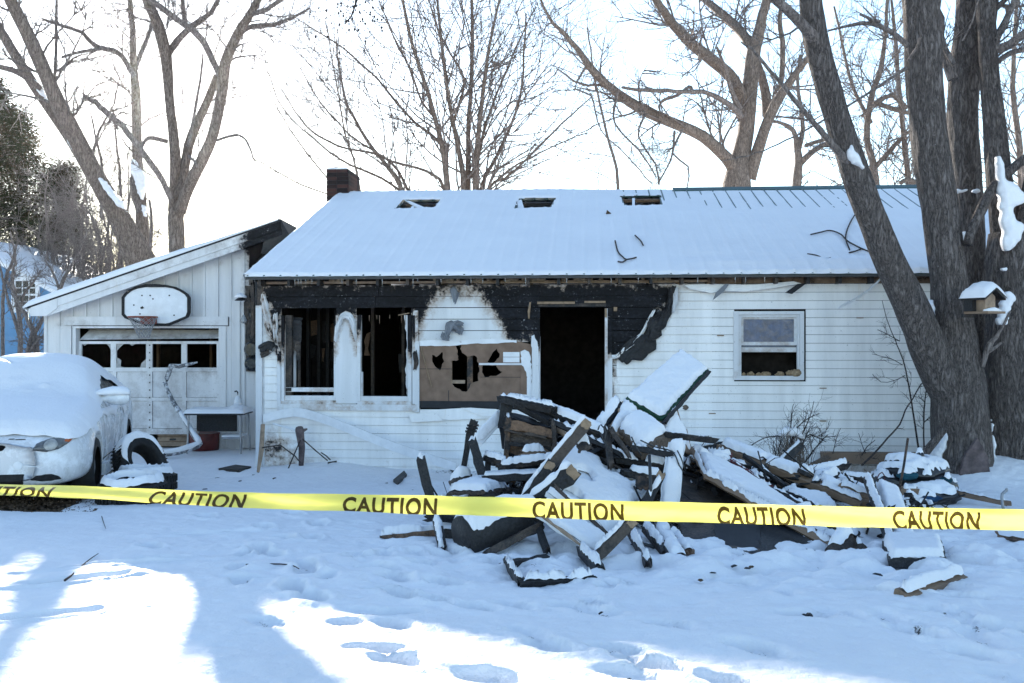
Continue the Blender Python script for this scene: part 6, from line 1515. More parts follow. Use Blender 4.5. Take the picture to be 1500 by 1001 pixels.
for k, (nm, lb, pl0) in enumerate((('bare_tree', 'thin bare tree seen between the two stems of the forked maple', [(1290, 420, 16), (1282, 262, 12), (1270, 205, 10), (1275, 150, 9), (1290, 100, 8), (1296, 60, 6), (1300, 0, 5)]),
                                   ('bare_tree', 'spindly bare tree at the right edge behind the maples', [(1500, 420, 14), (1496, 262, 11), (1492, 200, 9), (1484, 140, 8), (1486, 60, 6), (1490, 0, 5)]),
                                   ('bare_tree', 'faint thin bare tree beyond the roof between the fan tree and the gnarled tree', [(900, 420, 10), (905, 270, 5), (890, 200, 4), (872, 120, 3), (860, 40, 2)]),
                                   ('bare_tree', 'tall thin bare tree just left of the large maple trunk', [(1345, 420, 12), (1330, 262, 9), (1322, 180, 8), (1316, 120, 7), (1312, 60, 6), (1306, 0, 4)]))):
    t = Tree(nm, lb, 'tree', 'bare trees beyond the house', 20 + k, base=(P(pl0[1][0], 300, 38).x, 38, 0))
    t.limb(pl0, 38, 0, 8, 30 if k != 2 else 16, 3.6, 2, .4, up=.2, start=.2)
    if k == 0:
        t.limb([(1278, 250, 8), (1300, 225, 7), (1318, 205, 6), (1335, 190, 4)], 38, 0, 7, 10, 2, 2, .4); t.limb([(1280, 150, 7), (1310, 160, 7), (1330, 165, 6), (1345, 160, 5)], 37, 0, 7, 8, 2, 2, .4); t.limb([(1276, 180, 6), (1250, 130, 5), (1235, 70, 4), (1222, 10, 3)], 38, 1, 6, 10, 2.4, 2, .4)
    if k == 3: t.limb([(1328, 160, 8), (1308, 140, 7), (1285, 150, 6), (1262, 170, 4)], 37, 0, 7, 8, 2, 2, .4); t.limb([(1345, 270, 9), (1330, 264, 8), (1318, 268, 6)], 37, 0, 7, 3, 2, 2, .4)
    t.done()
# cluster of dry seed heads hanging high over the roof
t = Tree('overhanging_branch', 'dark twig with dried seed clusters hanging in from the top of the frame', 'branch', None, 31, base=P(525, -40, 14))
t.limb([(540, -60, 5), (528, -20, 4), (520, 10, 3), (505, 35, 2)], 14, 0, 6, 10, .5, 2, .1, trunk=False, up=-.2)
for _ in range(130):
    p = P(500 + t.r.gauss(15, 28), 18 + t.r.gauss(0, 22), 14 + t.r.gauss(0, .3)); r_ = t.r.uniform(.008, .02)
    t.cr.add([(p.x - t.off.x + a * r_, p.y - t.off.y + b * r_, p.z - t.off.z + c * r_) for a, b, c in ((1, 0, 0), (-1, 0, 0), (0, 1, 0), (0, -1, 0), (0, 0, 1.4), (0, 0, -1.4))], [(0, 2, 4), (2, 1, 4), (1, 3, 4), (3, 0, 4), (2, 0, 5), (1, 2, 5), (3, 1, 5), (0, 3, 5)])
t.twig = 'twig'; t.done()

# ------------------------------------------------------------------ evergreen and thicket at the left
def mk_leaf(name, c, tr=.3):
    t = NT(name); rn = t.noise(.9, 3); f2 = t.noise(14, 3)
    col = t.ramp(t.math('ADD', t.math('MULTIPLY', rn, .6), t.math('MULTIPLY', f2, .4)), [(.35, [q * .55 for q in c]), (.65, c)])
    M[name] = t.fin(col, .8, .15)
mk_leaf('cedar_leaf', (.045, .052, .024)); mk_leaf('cedar_dry', (.095, .07, .04))
def evergreen(u, vtop, Y, wpx, label, seed):
    r = random.Random(seed); b = P(u, 500, Y); e = empty('evergreen_tree', (b.x, Y, 0), 0, label, 'tree', 'evergreens at the left')
    top = CZ - (vtop - 500.5) / F * Y; wr = wpx / F * Y / 2
    MB().tube([(0, 0, 0), (.1, 0, top * .5), (0, 0, top * .97)], [.35, .2, .03], 8).build('trunk', M['bark_far'], e, True)
    mb, md, br = MB(), MB(), MB()
    for _ in range(520):
        h = r.uniform(.08, 1) ** .9; rad = wr * (1 - h) ** .55 * r.uniform(.35, 1.0) + .15; a = r.random() * 6.283; z = top * h
        c = np.array([rad * math.cos(a), rad * math.sin(a), z + r.gauss(0, .15)])
        br.tube([(0, 0, z * .97), c * [.6, .6, 1], c], [.03, .02, .008], 3, cap=False)
        tgt = md if r.random() < .35 else mb
        for _ in range(r.randint(50, 80)):
            o = np.array([r.gauss(0, .26), r.gauss(0, .26), r.gauss(-.06, .20)]); p = c + o; L = r.uniform(.05, .12); d = o + np.array([math.cos(a) * .2, math.sin(a) * .2, -.05]); d /= np.linalg.norm(d) + 1e-6
            q = np.array([r.gauss(0, 1), r.gauss(0, 1), r.gauss(0, 1)]); q -= d * q.dot(d); q /= np.linalg.norm(q) + 1e-6
            tgt.add([p - q * L * .35, p + d * L, p + q * L * .35, p - d * L * .6], [(0, 1, 2, 3)])
    br.build('branches', M['bark_twig'], e)
    tag(mb.build('foliage', M['cedar_leaf'], e), kind='stuff'); tag(md.build('dry_foliage', M['cedar_dry'], e), kind='stuff')
evergreen(-10, 118, 46, 170, 'tall dark green evergreen at the left frame edge behind the blue house', 1)
evergreen(88, 245, 48, 150, 'broader dull green evergreen behind the leaning pair of trunks', 2)
evergreen(28, 165, 52, 150, 'dense evergreen between the tall one and the dull green one', 3)
for k, (u, v, Y, h, lb) in enumerate(((150, 440, 40, 230, 'dense brown brush of fine twigs just left of the garage ridge'), (95, 430, 42, 210, 'tangle of brown brush behind the blue house roof'), (190, 430, 44, 190, 'fine twiggy brush around the foot of the leaning pair'))):
    t = Tree('brush_thicket', lb, 'bush', 'bare brush at the left', 40 + k, base=P(u, 480, Y))
    for j in range(12):
        du = t.r.uniform(-50, 50); hh = h * t.r.uniform(.5, 1)
        t.limb([(u + du * .3, v + 60, 4), (u + du * .7, v - hh * .3, 3), (u + du + t.r.uniform(-20, 20), v - hh * .7, 2.2), (u + du * 1.3 + t.r.uniform(-30, 30), v - hh, 1.2)], Y, t.r.uniform(-2, 2), 4, 14, 2.4, 2, .5, trunk=False, up=.1, ang=(20, 70), start=.1)
    t.done()
# shrubs in front of the blue house
t = Tree('bare_shrub', 'crooked bare shrub in front of the blue house window', 'bush', 'bare shrubs by the blue house', 51, 'bark_twig', base=P(30, 540, 24))
for pl in ([(28, 545, 7), (30, 490, 7), (26, 450, 6), (18, 410, 5), (22, 380, 4), (15, 340, 2)], [(30, 500, 5), (22, 470, 5), (12, 440, 4), (2, 400, 3), (-8, 360, 2)], [(27, 460, 4), (36, 430, 4), (48, 415, 3), (60, 395, 2)], [(4, 540, 6), (4, 470, 5), (6, 420, 5), (18, 380, 4), (28, 350, 2)]):
    t.limb(pl, 24, t.r.uniform(-.8, .8), 6, 9, .9, 2, .1, trunk=True)
t.done()
t = Tree('bare_shrub', 'bare shrub with crossed stems beside the garage corner', 'bush', 'bare shrubs by the blue house', 52, 'bark_twig', base=P(50, 540, 22))
for pl in ([(56, 545, 9), (52, 500, 8), (44, 475, 7), (34, 455, 5), (20, 430, 4), (10, 410, 2)], [(36, 545, 8), (45, 500, 7), (56, 478, 6), (64, 462, 4)], [(42, 520, 4), (52, 503, 4), (66, 490, 3)], [(85, 430, 6), (90, 418, 6), (96, 404, 5), (104, 390, 4), (118, 365, 3), (130, 335, 2)], [(88, 428, 4), (78, 400, 3), (66, 380, 2)]):
    t.limb(pl, 22, t.r.uniform(-.4, .4), 6, 8, .9, 2, .1, trunk=True)
t.done()

# ------------------------------------------------------------------ blue neighbour house
BY = 38.
nb_o = P(78, 500, BY); nb_o.z = 0
nbh = empty('blue_house', nb_o, R(0), 'pale blue clapboard house with snowy roof half hidden by shrubs at far left', 'house')
def BP(u, v, y=0.): p = P(u, v, BY + y); return (p.x - nb_o.x, p.z)
a = BP(-140, 520); gb = BP(-40, 362)
tpz = BP(78, 425)[1]
prof = [(a[0], 0), (0, 0), (0, tpz), (gb[0], gb[1]), (a[0], tpz)]
V = [(x, y, z) for y in (0, 8) for x, z in prof]
wall = obj('wall', V, [(0, 1, 2, 3, 4), (9, 8, 7, 6, 5)] + [(i, i + 5, (i + 1) % 5 + 5, (i + 1) % 5)[::-1] for i in range(5)], M['blue_siding'], nbh)
zz = .2; k = 0
while zz < gb[1] - .2:
    x1 = 0 if zz < tpz else gb[0] * (zz - tpz) / (gb[1] - tpz)
    wxx = BP(22, 430)[0]
    MB().box(max(a[0], -9), x1, -.025, -.003, zz, zz + .02).build('clapboard_lip', M['blue_siding'], nbh); zz += .17
sl_ = (tpz - gb[1]) / (0 - gb[0])
x2 = 1.35
V = []
for y in (-.7, 8.5):
    for x in (gb[0], x2):
        z = gb[1] + sl_ * (x - gb[0]); V += [(x, y, z), (x, y, z + .16)]
rfb = obj('roof', V, [(0, 2, 3, 1), (4, 5, 7, 6), (0, 4, 6, 2), (1, 3, 7, 5), (2, 6, 7, 3), (0, 1, 5, 4)], M['white_paint'], nbh)
xs = np.linspace(gb[0], x2 + .06, 60); ys = np.linspace(-.75, 8.5, 30); X, Y = np.meshgrid(xs, ys); Z = gb[1] + sl_ * (X - gb[0]) + .165 + .22 * (.7 + .6 * fbm(X, Y, 5, 2)) * sstep(-.76, -.55, Y) * sstep(x2 + .07, x2 - .2, X)
obj('snow_cover', np.column_stack([X.ravel(), Y.ravel(), Z.ravel()]), [(j * 60 + i, j * 60 + i + 1, j * 60 + i + 61, j * 60 + i + 60) for j in range(29) for i in range(59)], M['snow'], rfb, True)
wa, wb_ = BP(24, 452), BP(53, 412)
w_ = MB().box(wa[0] - .02, wb_[0] + .02, -.04, -.03, wa[1] - .02, wb_[1] + .02).build('window', M['dark_glass'], nbh)
cxs = [wa[0] + (wb_[0] - wa[0]) * q for q in (0, 1 / 3, 2 / 3, 1)]; czs = [wa[1] + (wb_[1] - wa[1]) * q for q in (0, .25, .5, .75, 1)]
for x in cxs[1:-1]: MB().box(x - .018, x + .018, -.055, -.041, wa[1], wb_[1]).build('muntin', M['white_paint'], w_)
for i, z in enumerate(czs[1:-1]): MB().box(wa[0], wb_[0], -.053, -.0405, z - (.035 if i == 1 else .018), z + (.035 if i == 1 else .018)).build('muntin', M['white_paint'], w_)
for q in ((wa[0] - .16, wa[0], wa[1] - .16, wb_[1] + .16), (wb_[0], wb_[0] + .16, wa[1] - .16, wb_[1] + .16)): MB().box(q[0], q[1], -.08, -.026, q[2], q[3]).build('casing', M['white_paint'], w_)
for z0, z1 in ((wa[1] - .16, wa[1]), (wb_[1], wb_[1] + .16)): MB().box(wa[0], wb_[0], -.078, -.026, z0, z1).build('casing', M['white_paint'], w_)
MB().box(-.12, .02, -.04, .0, 0, tpz - .1).build('corner_board', M['blue_siding'], nbh)
# ------------------------------------------------------------------ debris heap
PILE = []
def reg(o, label, cat, group=None, snow=True):
    tag(o, label, cat, group)
    if snow: PILE.append(o)
    return o
def board_mesh(p0, p1, w, t, hint, jagend=(.03, .03), burnt=.008, seed=0):
    "plank from p0 to p1: w across, t thick, hint is roughly the face normal"
    p0, p1 = Vector(p0), Vector(p1); ax = (p1 - p0); L = ax.length; ax.normalize()
    n = Vector(hint) - ax * ax.dot(Vector(hint)); n.normalize(); s = ax.cross(n)
    m = max(3, int(L / .07)); r = random.Random(seed); V = []; K = 5
    for i in range(m + 1):
        f = i / m
        for j in range(K):
            q = (j / (K - 1) - .5)
            e = 0
            if i == 0: e = r.uniform(-1, 1) * jagend[0]
            if i == m: e = r.uniform(-1, 1) * jagend[1]
            edge = burnt * (r.random() - .5) * 2 if j in (0, K - 1) else 0
            c = p0 + ax * (f * L + e) + s * (q * w + edge)
            V.append(c + n * (t / 2 + burnt * .5 * (r.random() - .5)))
        for j in range(K):
            q = (j / (K - 1) - .5); e = (r.uniform(-1, 1) * jagend[0] if i == 0 else r.uniform(-1, 1) * jagend[1] if i == m else 0)
            V.append(p0 + ax * (f * L + e) + s * (q * w) - n * (t / 2))
    Fc = []; S = 2 * K
    for i in range(m):
        a, b = i * S, (i + 1) * S
        for j in range(K - 1):
            Fc.append((a + j, b + j, b + j + 1, a + j + 1)); Fc.append((a + K + j, a + K + j + 1, b + K + j + 1, b + K + j))
        Fc.append((a, a + K, b + K, b)); Fc.append((a + K - 1, b + K - 1, b + 2 * K - 1, a + 2 * K - 1))
    for j in range(K - 1):
        Fc.append((j, j + 1, K + j + 1, K + j)); e = m * S; Fc.append((e + j, e + K + j, e + K + j + 1, e + j + 1))
    return V, Fc
_seed = [100]
def plank(label, a, b, wpx, t=.04, hint=(0, -.75, .65), mat='char', name='charred_board', cat='board', group=None, jagend=(.03, .03), burnt=.008, snow=True, cut=None):
    _seed[0] += 1
    pa, pb = PS(*a), PS(*b); w = wpx / F * (a[2] + b[2]) / 2
    V, Fc = board_mesh(pa, pb, w, t, hint, jagend, burnt, _seed[0])
    o = obj(name, V, Fc, M[mat], None, False, None, True)
    reg(o, label, cat, group, snow)
    if cut:     # paler freshly broken end
        q, d = (pa, (pa - pb).normalized()) if cut == 'a' else (pb, (pb - pa).normalized())
        V, Fc = board_mesh(q - d * .05, q + d * .012, w * .93, t * 1.06, hint, (.012, .012), .004, _seed[0] + 500)
        obj('broken_end', np.array([v[:] for v in V]) - np.array(o.location), Fc, M['cut_wood'], o)
    return o
def panel(label, quad, t=.02, mat='char', name='panel', cat='panel', group=None, rag=.01, snow=True, n=10, bend=0., flip=False):
    _seed[0] += 1; r = random.Random(_seed[0])
    c = [PS(*q) for q in quad]; V = []; nn = (c[1] - c[0]).cross(c[3] - c[0]).normalized()
    if nn.y > 0: nn = -nn
    for j in range(n + 1):
        for i in range(n + 1):
            u, v = i / n, j / n; p = (c[0] * (1 - u) + c[1] * u) * (1 - v) + (c[3] * (1 - u) + c[2] * u) * v
            e = rag if i in (0, n) or j in (0, n) else rag * .15
            p = p + Vector((r.uniform(-e, e), r.uniform(-e, e) * .5, r.uniform(-e, e))) + nn * bend * (math.sin(math.pi * u) * .6 + .4 * math.sin(math.pi * v))
            V.append(p)
    N = (n + 1) ** 2; V += [p - nn * t for p in V[:N]]; Fc = []
    for j in range(n):
        for i in range(n):
            a = j * (n + 1) + i; Fc.append((a, a + 1, a + n + 2, a + n + 1)); Fc.append((N + a, N + a + n + 1, N + a + n + 2, N + a + 1))
    rim = [i for i in range(n + 1)] + [j * (n + 1) + n for j in range(1, n + 1)] + [n * (n + 1) + i for i in range(n - 1, -1, -1)] + [j * (n + 1) for j in range(n - 1, 0, -1)]
    for k in range(len(rim)): a, b = rim[k], rim[(k + 1) % len(rim)]; Fc.append((a, N + a, N + b, b))
    o = obj(name, V, Fc, M[mat], None, False, None, True)
    return reg(o, label, cat, group, snow)
B = lambda *a, **k: plank(*a, **k)
# left side posts
B('short charred post standing alone at the left end of the heap', (616, 672, 8.4), (634, 748, 8.3), 13.5, .08, (0, -1, .1))
B('leaning charred post in front of the white siding, next to the white plank', (692, 646, 8.9), (714, 722, 8.7), 13, .08, (0, -1, .1))
gp = B('slender burnt guitar neck with pegs stuck upright in the snow', (688, 634, 9.6), (676, 704, 9.6), 8.5, .03, (0, -1, 0), name='guitar_neck', cat='guitar neck')
hd = MB(); V, Fc = board_mesh(P(688, 637, 9.6), P(695, 616, 9.6), .075, .025, (0, -1, 0), (.01, .01), .006, 3); hd.add(V, Fc)
obj('headstock', np.array(hd.V) - np.array(gp.location), hd.F, M['char'], gp)
for k in range(6):
    f = k % 3 / 3; s_ = 1 if k < 3 else -1; p = P(690 + 4 * f, 632 - 13 * f, 9.57); q = p + Vector((s_ * .055, -.01, .0))
    obj('tuning_peg', np.array(tube([p, q], [.006, .013], 6)[0]) - np.array(gp.location), tube([p, q], [.006, .013], 6)[1], M['char'], gp)
B('white painted board slanting down from the top of the heap to the left', (737, 605, 9.6), (698, 649, 9.35), 16, .025, (0, -1, .3), 'white_paint', 'painted_board', burnt=.003)
B('dark tarred board hanging below the slanting white board', (735, 612, 9.7), (740, 656, 9.6), 10, .02, (0, -1, .1), 'tar_strip')
panel('crumpled scrap of dark roofing felt below the fibreboard panel', ((724, 608, 9.8), (738, 584, 9.8), (748, 600, 9.6), (735, 622, 9.6)), .01, 'tar_strip', 'roofing_felt', 'roofing felt', rag=.03)
# dresser and top planks
B('topmost snow covered charred plank before the doorway', (732, 584, 9.5), (812, 601, 9.1), 9, .06, (0, -.3, 1))
B('charred plank sloping right just under the topmost one', (756, 592, 9.45), (806, 618, 9.1), 11, .06, (0, -.4, 1))
B('upright burnt corner block holding up the topmost plank', (742, 588, 9.55), (738, 624, 9.5), 17, .1, (0, -1, .1))
dres = empty('burnt_dresser', P(776, 690, 9.3), 0, 'burnt out brown wooden dresser with collapsed drawers in the left of the heap', 'dresser')
def dpart(nm, a, b, wpx, t, mat, hint=(0, -1, .2), je=(.02, .03)):
    _seed[0] += 1; V, Fc = board_mesh(PS(*a), PS(*b), wpx / F * a[2], t, hint, je, .014, _seed[0])
    o = obj(nm, np.array([v[:] for v in V]) - np.array(dres.location), Fc, M[mat], dres); PILE.append(o); return o
dpart('side_panel', (745, 612, 9.25), (740, 700, 9.25), 9, .30, 'char_brown'); dpart('side_panel', (811, 620, 9.1), (812, 690, 9.1), 6, .30, 'char')
dpart('top', (742, 609, 9.4), (812, 626, 9.3), 20, .03, 'char', (0, -.3, 1))
dpart('drawer_front', (746, 622, 9.12), (811, 637, 9.0), 13, .025, 'char_brown', (0, -1, .1)); dpart('drawer_front', (748, 638, 9.15), (811, 652, 9.05), 12, .025, 'char', (0, -1, .25))
dpart('drawer_front', (746, 656, 9.2), (780, 664, 9.15), 13, .025, 'char_brown', (0, -1, .1)); dpart('drawer_rail', (745, 650, 9.1), (812, 660, 9.0), 4, .03, 'char'); dpart('drawer_rail', (742, 632, 9.1), (800, 640, 9.0), 3.5, .03, 'char')
dpart('back_panel', (744, 650, 9.5), (812, 660, 9.4), 80, .02, 'char', (0, -1, 0)); dpart('drawer_side', (756, 690, 9.0), (758, 706, 9.0), 22, .02, 'char_brown'); dpart('drawer_side', (742, 690, 9.05), (744, 712, 9.0), 14, .03, 'char_brown')
B('thick snow laden plank running from the doorway down to the right', (797, 599, 9.3), (892, 640, 8.7), 17, .05, (0, -.5, .9))
B('long thin black bar crossing the heap from the dresser to the right', (806, 617, 8.95), (912, 668, 8.5), 6, .05, (0, -1, .3), name='charred_bar', cat='bar')
B('short brown batten with pale edge left of the big crossed beam', (812, 628, 9.0), (848, 648, 8.8), 5, .03, (0, -.8, .6), 'tan_wood')
B('upright charred stud in front of the dresser', (810, 617, 8.9), (815, 680, 8.9), 6, .05, (0, -1, 0))
B('long charred beam with pale sawn top leaning right, front of the dresser', (860, 620, 8.05), (772, 726, 7.95), 15, .09, (-.15, -1, .0), name='charred_beam', cat='beam', cut='a')
B('charred beam with square pale end lying alongside the long leaning beam', (807, 680, 7.8), (763, 742, 7.75), 14, .09, (-.15, -1, .0), name='charred_beam', cat='beam', cut='a')
B('thick charred beam with splintered pale end resting on the white panel', (840, 690, 7.65), (776, 748, 7.6), 22, .11, (0, -1, .05), name='charred_beam', cat='beam', cut='a', burnt=.02)
panel('dark curved chair back under the long leaning beam', ((843, 648, 8.15), (858, 641, 8.2), (869, 656, 8.1), (848, 662, 8.05)), .02, 'char', 'curved_board', 'board', bend=.03)
panel('large white door panel tilted toward the camera in the middle of the heap', ((836, 655, 8.7), (953, 714, 8.35), (893, 786, 7.35), (800, 722, 7.5)), .035, 'white_paint', 'white_sheet', 'board', rag=.006, n=14)
panel('narrow white panel with dark edge below the large door panel', ((800, 732, 7.4), (893, 792, 7.1), (874, 811, 6.85), (784, 752, 7.1)), .025, 'white_paint', 'white_sheet', 'board', rag=.006)
B('brown edged trim strip along the lower side of the narrow white panel', (788, 752, 7.05), (872, 814, 6.8), 3.5, .02, (0, -1, .5), 'tan_wood')
B('black strip painted in for the dark gap between the two white panels', (812, 712, 7.45), (898, 790, 7.1), 5, .03, (0, -1, .5))  # black strip stands in for the shaded gap between the panels
B('charred leg with pale broken top, right edge of the narrow white panel', (926, 764, 6.85), (868, 822, 6.7), 14, .06, (0, -1, 0), cut='a')
B('black charred stub at the very bottom corner of the white panels', (852, 806, 6.85), (880, 836, 6.7), 14, .07, (0, -.8, .6))
B('thin black frame edge along the right side of the large white panel', (955, 716, 8.2), (898, 788, 7.28), 4.5, .04, (0, -1, .2), snow=False)
B('thin black frame edge along the upper side of the large white panel', (866, 664, 8.6), (955, 711, 8.3), 3, .04, (0, -1, .2), snow=False)
# slab, boards behind
panel('big snow covered slab with green edge sticking up at the top of the heap', ((996, 514, 10.2), (1038, 541, 9.95), (970, 615, 9.1), (917, 583, 9.25)), .07, 'green_board', 'thick_board', 'board', rag=.008, n=14)
B('black rotten edge strip under the right side of the big slab', (1037, 546, 9.9), (973, 619, 9.03), 5, .05, (0, -1, .1), snow=False)
panel('tan hardboard sheet leaning below the left end of the big slab', ((913, 588, 9.2), (938, 602, 9.15), (912, 640, 8.8), (892, 630, 8.85)), .015, 'tan_wood', 'hardboard_sheet', 'board')
B('wide dark grey board end leaning left before the doorway', (905, 590, 9.2), (876, 632, 8.95), 18, .06, (-.5, -1, .5), 'tar_strip', burnt=.003)
panel('dark sheet hanging below the right corner of the big slab', ((968, 612, 9.15), (993, 596, 9.3), (1016, 664, 9.0), (975, 650, 8.9)), .015, 'old_wood', 'plywood_sheet', 'plywood', rag=.02)
pd = panel('scorched curved seat cushion half buried in snow below the big slab', ((905, 630, 8.85), (935, 608, 9.0), (985, 640, 8.8), (940, 664, 8.5)), .10, 'burlap', 'seat_cushion', 'cushion', rag=.01, bend=.07)
B('brown frame rail along the lower edge of the seat cushion', (925, 655, 8.5), (985, 668, 8.4), 8, .04, (0, -1, .3), 'char_brown')
B('splintered stick poking out right from under the seat cushion', (975, 637, 8.75), (1042, 645, 8.9), 5.5, .05, (0, -.3, 1), jagend=(.02, .12))
panel('snow plastered board standing upright right of the thin rod', ((979, 648, 8.5), (1004, 645, 8.5), (993, 760, 8.0), (962, 762, 7.95)), .02, 'white_paint', 'upright_board', 'board', rag=.006)
tag(MB().tube([P(951, 666, 7.9), P(954, 730, 7.88), P(958, 792, 7.85)], .013, 8).build('metal_rod', M['dark_metal'], None, True, True), 'thin dark metal rod standing upright in the front of the heap', 'rod')
B('charred upright post in the middle below the grey board end', (889, 628, 8.5), (895, 684, 8.35), 9.5, .06, (0, -1, .1))
B('thin charred stick leaning against the upright middle post', (894, 628, 8.45), (922, 668, 8.3), 6, .05, (0, -1, .3))
B('small beam with sawn tan end beside the thin rod', (968, 697, 8.0), (944, 742, 7.85), 13, .08, (0, -1, .5), cut='a', name='charred_beam', cat='beam')
B('snow covered plank lying flat behind the thin rod', (905, 672, 8.6), (975, 684, 8.5), 16, .05, (0, -.25, 1))
B('lower snow covered plank lying flat behind the thin rod', (912, 692, 8.35), (970, 700, 8.3), 14, .05, (0, -.25, 1))
panel('charred woven basket side under the flat planks', ((930, 697, 8.15), (954, 699, 8.12), (953, 716, 8.1), (932, 716, 8.1)), .03, 'char_brown', 'basket_side', 'basket')
for k, pts in enumerate((((876, 630), (880, 622), (888, 634), (885, 646), (892, 655)), ((880, 634), (886, 650), (896, 660)), ((938, 645), (960, 655), (985, 662), (995, 682), (1002, 692)), ((925, 640), (932, 655), (940, 668)), ((992, 660), (998, 672), (1004, 690)))):
    tag(MB().tube(smooth_path([(*P(u, v, 8.3), .006) for u, v in pts], .04)[:, :3], .006, 5).build('bent_wire', M['dark_metal'], None, True, True), 'thin bent dark wire sprouting from the heap', 'wire', 'bent wires in the heap')
# right-hand part
panel('long wide board with thick snow sloping right from the heap centre', ((1013, 653, 9.1), (1165, 741, 8.4), (1232, 797, 7.6), (1034, 696, 8.3)), .035, 'old_wood', 'long_board', 'board', rag=.008, n=14)
B('weathered brown edge of the long snow board, broken at its left end', (1016, 660, 8.95), (1036, 700, 8.3), 6, .05, (-.5, -1, .2), 'old_wood')
B('brown lower edge board running down under the caution tape to the right', (1034, 698, 8.28), (1226, 806, 7.5), 9, .05, (0, -1, .2), 'old_wood')
B('second long plank with the thickest snow, behind the first', (1058, 653, 9.6), (1270, 738, 8.6), 26, .06, (0, -.35, 1), 'old_wood')
B('dark square bar sticking out left at the head of the second long plank', (1020, 662, 9.5), (1058, 650, 9.7), 6, .05, (0, -1, .3))
B('black bar lying just under the dark square bar', (1036, 664, 9.3), (1062, 661, 9.4), 5, .04, (0, -1, .3))
panel('maroon metal tray edge wedged between the long planks', ((1034, 666, 9.2), (1072, 664, 9.3), (1074, 676, 9.1), (1040, 678, 9.0)), .03, 'red_paint', 'metal_tray', 'tray')
B('reddish brown rail with snow between the two long planks', (1072, 676, 9.0), (1130, 716, 8.6), 7, .03, (0, -.8, .6), 'red_paint', 'wooden_rail')
B('thin dark lath parallel to the reddish rail', (1090, 668, 9.1), (1150, 712, 8.8), 6, .03, (0, -.5, .8))
B('charred strip ending in a lump below the reddish rail', (1130, 716, 8.5), (1180, 742, 8.2), 8, .04, (0, -.6, .8))
B('second charred strip below the thick snow plank', (1155, 722, 8.5), (1200, 745, 8.2), 8, .04, (0, -.6, .8))
panel('dark olive board underside below the thick snow plank', ((1156, 718, 8.75), (1212, 728, 8.7), (1232, 752, 8.5), (1165, 748, 8.4)), .02, 'old_wood', 'plywood_sheet', 'plywood')
panel('black scorched plywood standing below the tape in the heap', ((1046, 745, 7.95), (1115, 752, 7.9), (1113, 812, 7.75), (1048, 806, 7.8)), .02, 'tar_strip', 'plywood_sheet', 'plywood', rag=.006, snow=False)
panel('added black backing for the dark voids behind the long snow board', ((985, 690, 8.9), (1120, 735, 8.6), (1118, 815, 8.2), (1000, 800, 8.3)), .03, 'char', 'void_backing', 'cabinet', snow=False)  # added black backing, makes the voids behind the board read dark
panel('black sheet filling in the shaded hollow beneath the low end of the long board', ((1113, 752, 8.1), (1200, 790, 7.9), (1200, 822, 7.75), (1113, 822, 7.75)), .02, 'char', 'plywood_sheet', 'plywood', snow=False)  # black sheet stands in for the shade of the hollow
B('charred lath on the snow below the hollow at the right', (1110, 822, 7.3), (1212, 816, 7.25), 6, .03, (0, -.4, 1))
B('short snowy board topmost of the dark stack before the ledge', (1186, 694, 9.8), (1242, 681, 9.9), 11, .06, (0, -.4, 1))
B('wide dark board sloping right in the stack before the ledge', (1212, 694, 9.6), (1268, 726, 9.1), 14, .04, (0, -1, .5))
panel('snowy board behind the wide dark sloping one', ((1190, 695, 9.7), (1228, 688, 9.8), (1240, 700, 9.5), (1205, 712, 9.4)), .03, 'old_wood', 'short_board', 'board')
B('small charred board bridging to the leaning post at the right', (1233, 698, 9.6), (1276, 704, 9.5), 10, .05, (0, -.4, 1))
B('dark post with snowy right face leaning over the tape at the right', (1271, 703, 8.6), (1310, 806, 7.6), 13, .07, (-.3, -1, .3))
panel('white board with rounded top beside the dark leaning post', ((1284, 706, 8.7), (1318, 718, 8.75), (1347, 802, 7.75), (1308, 804, 7.6)), .03, 'white_paint', 'leaning_board', 'board', rag=.006)
panel('snow covered slab lying nearly flat at the right front of the heap', ((1291, 806, 7.75), (1378, 802, 7.75), (1386, 832, 7.1), (1304, 836, 7.05)), .07, 'char', 'thick_board', 'board', rag=.01)
B('black and silver bar pointing up right between the weeds and the planks', (1142, 683, 10.3), (1174, 652, 10.5), 9, .06, (0, -1, .2))
# lower left
B('long dark plank lying in the snow at the far left of the heap', (560, 790, 7.75), (646, 782, 7.8), 11, .10, (0, -1, .2), 'char_brown', snow=True)
bx = empty('broken_cabinet', P(680, 800, 7.9), 0, 'broken dark wooden cabinet under the tape at the left of the heap', 'cabinet')
for nm, a, b, w, t_, mt, hn in (('side', (640, 757, 7.7), (648, 804, 7.6), 12, .03, 'char', (0, -1, 0)), ('front_board', (622, 757, 7.75), (705, 765, 7.8), 12, .025, 'char', (0, -1, 0)), ('front_board', (650, 790, 7.8), (705, 795, 7.75), 30, .025, 'char_brown', (0, -1, 0)), ('shelf', (645, 776, 7.85), (705, 778, 7.85), 9, .3, 'char_brown', (0, -1, 0)), ('back_board', (650, 775, 8.2), (720, 778, 8.2), 52, .02, 'char', (0, -1, 0))):
    _seed[0] += 1; V, Fc = board_mesh(PS(*a), PS(*b), w / F * a[2], t_, hn, (.03, .03), .01, _seed[0]); o = obj(nm, np.array([v[:] for v in V]) - np.array(bx.location), Fc, M[mt], bx); PILE.append(o)
panel('grey sheet metal panel under the tape right of the broken cabinet', ((690, 752, 7.7), (752, 756, 7.75), (735, 782, 7.5), (700, 784, 7.5)), .01, 'grey_sheet', 'sheet_metal', 'sheet metal', snow=False)
panel('snow roofed box lid above the tape at the left of the heap', ((655, 722, 8.3), (717, 700, 8.9), (752, 718, 8.8), (715, 722, 8.15)), .03, 'char', 'snowy_board', 'board', bend=.03)
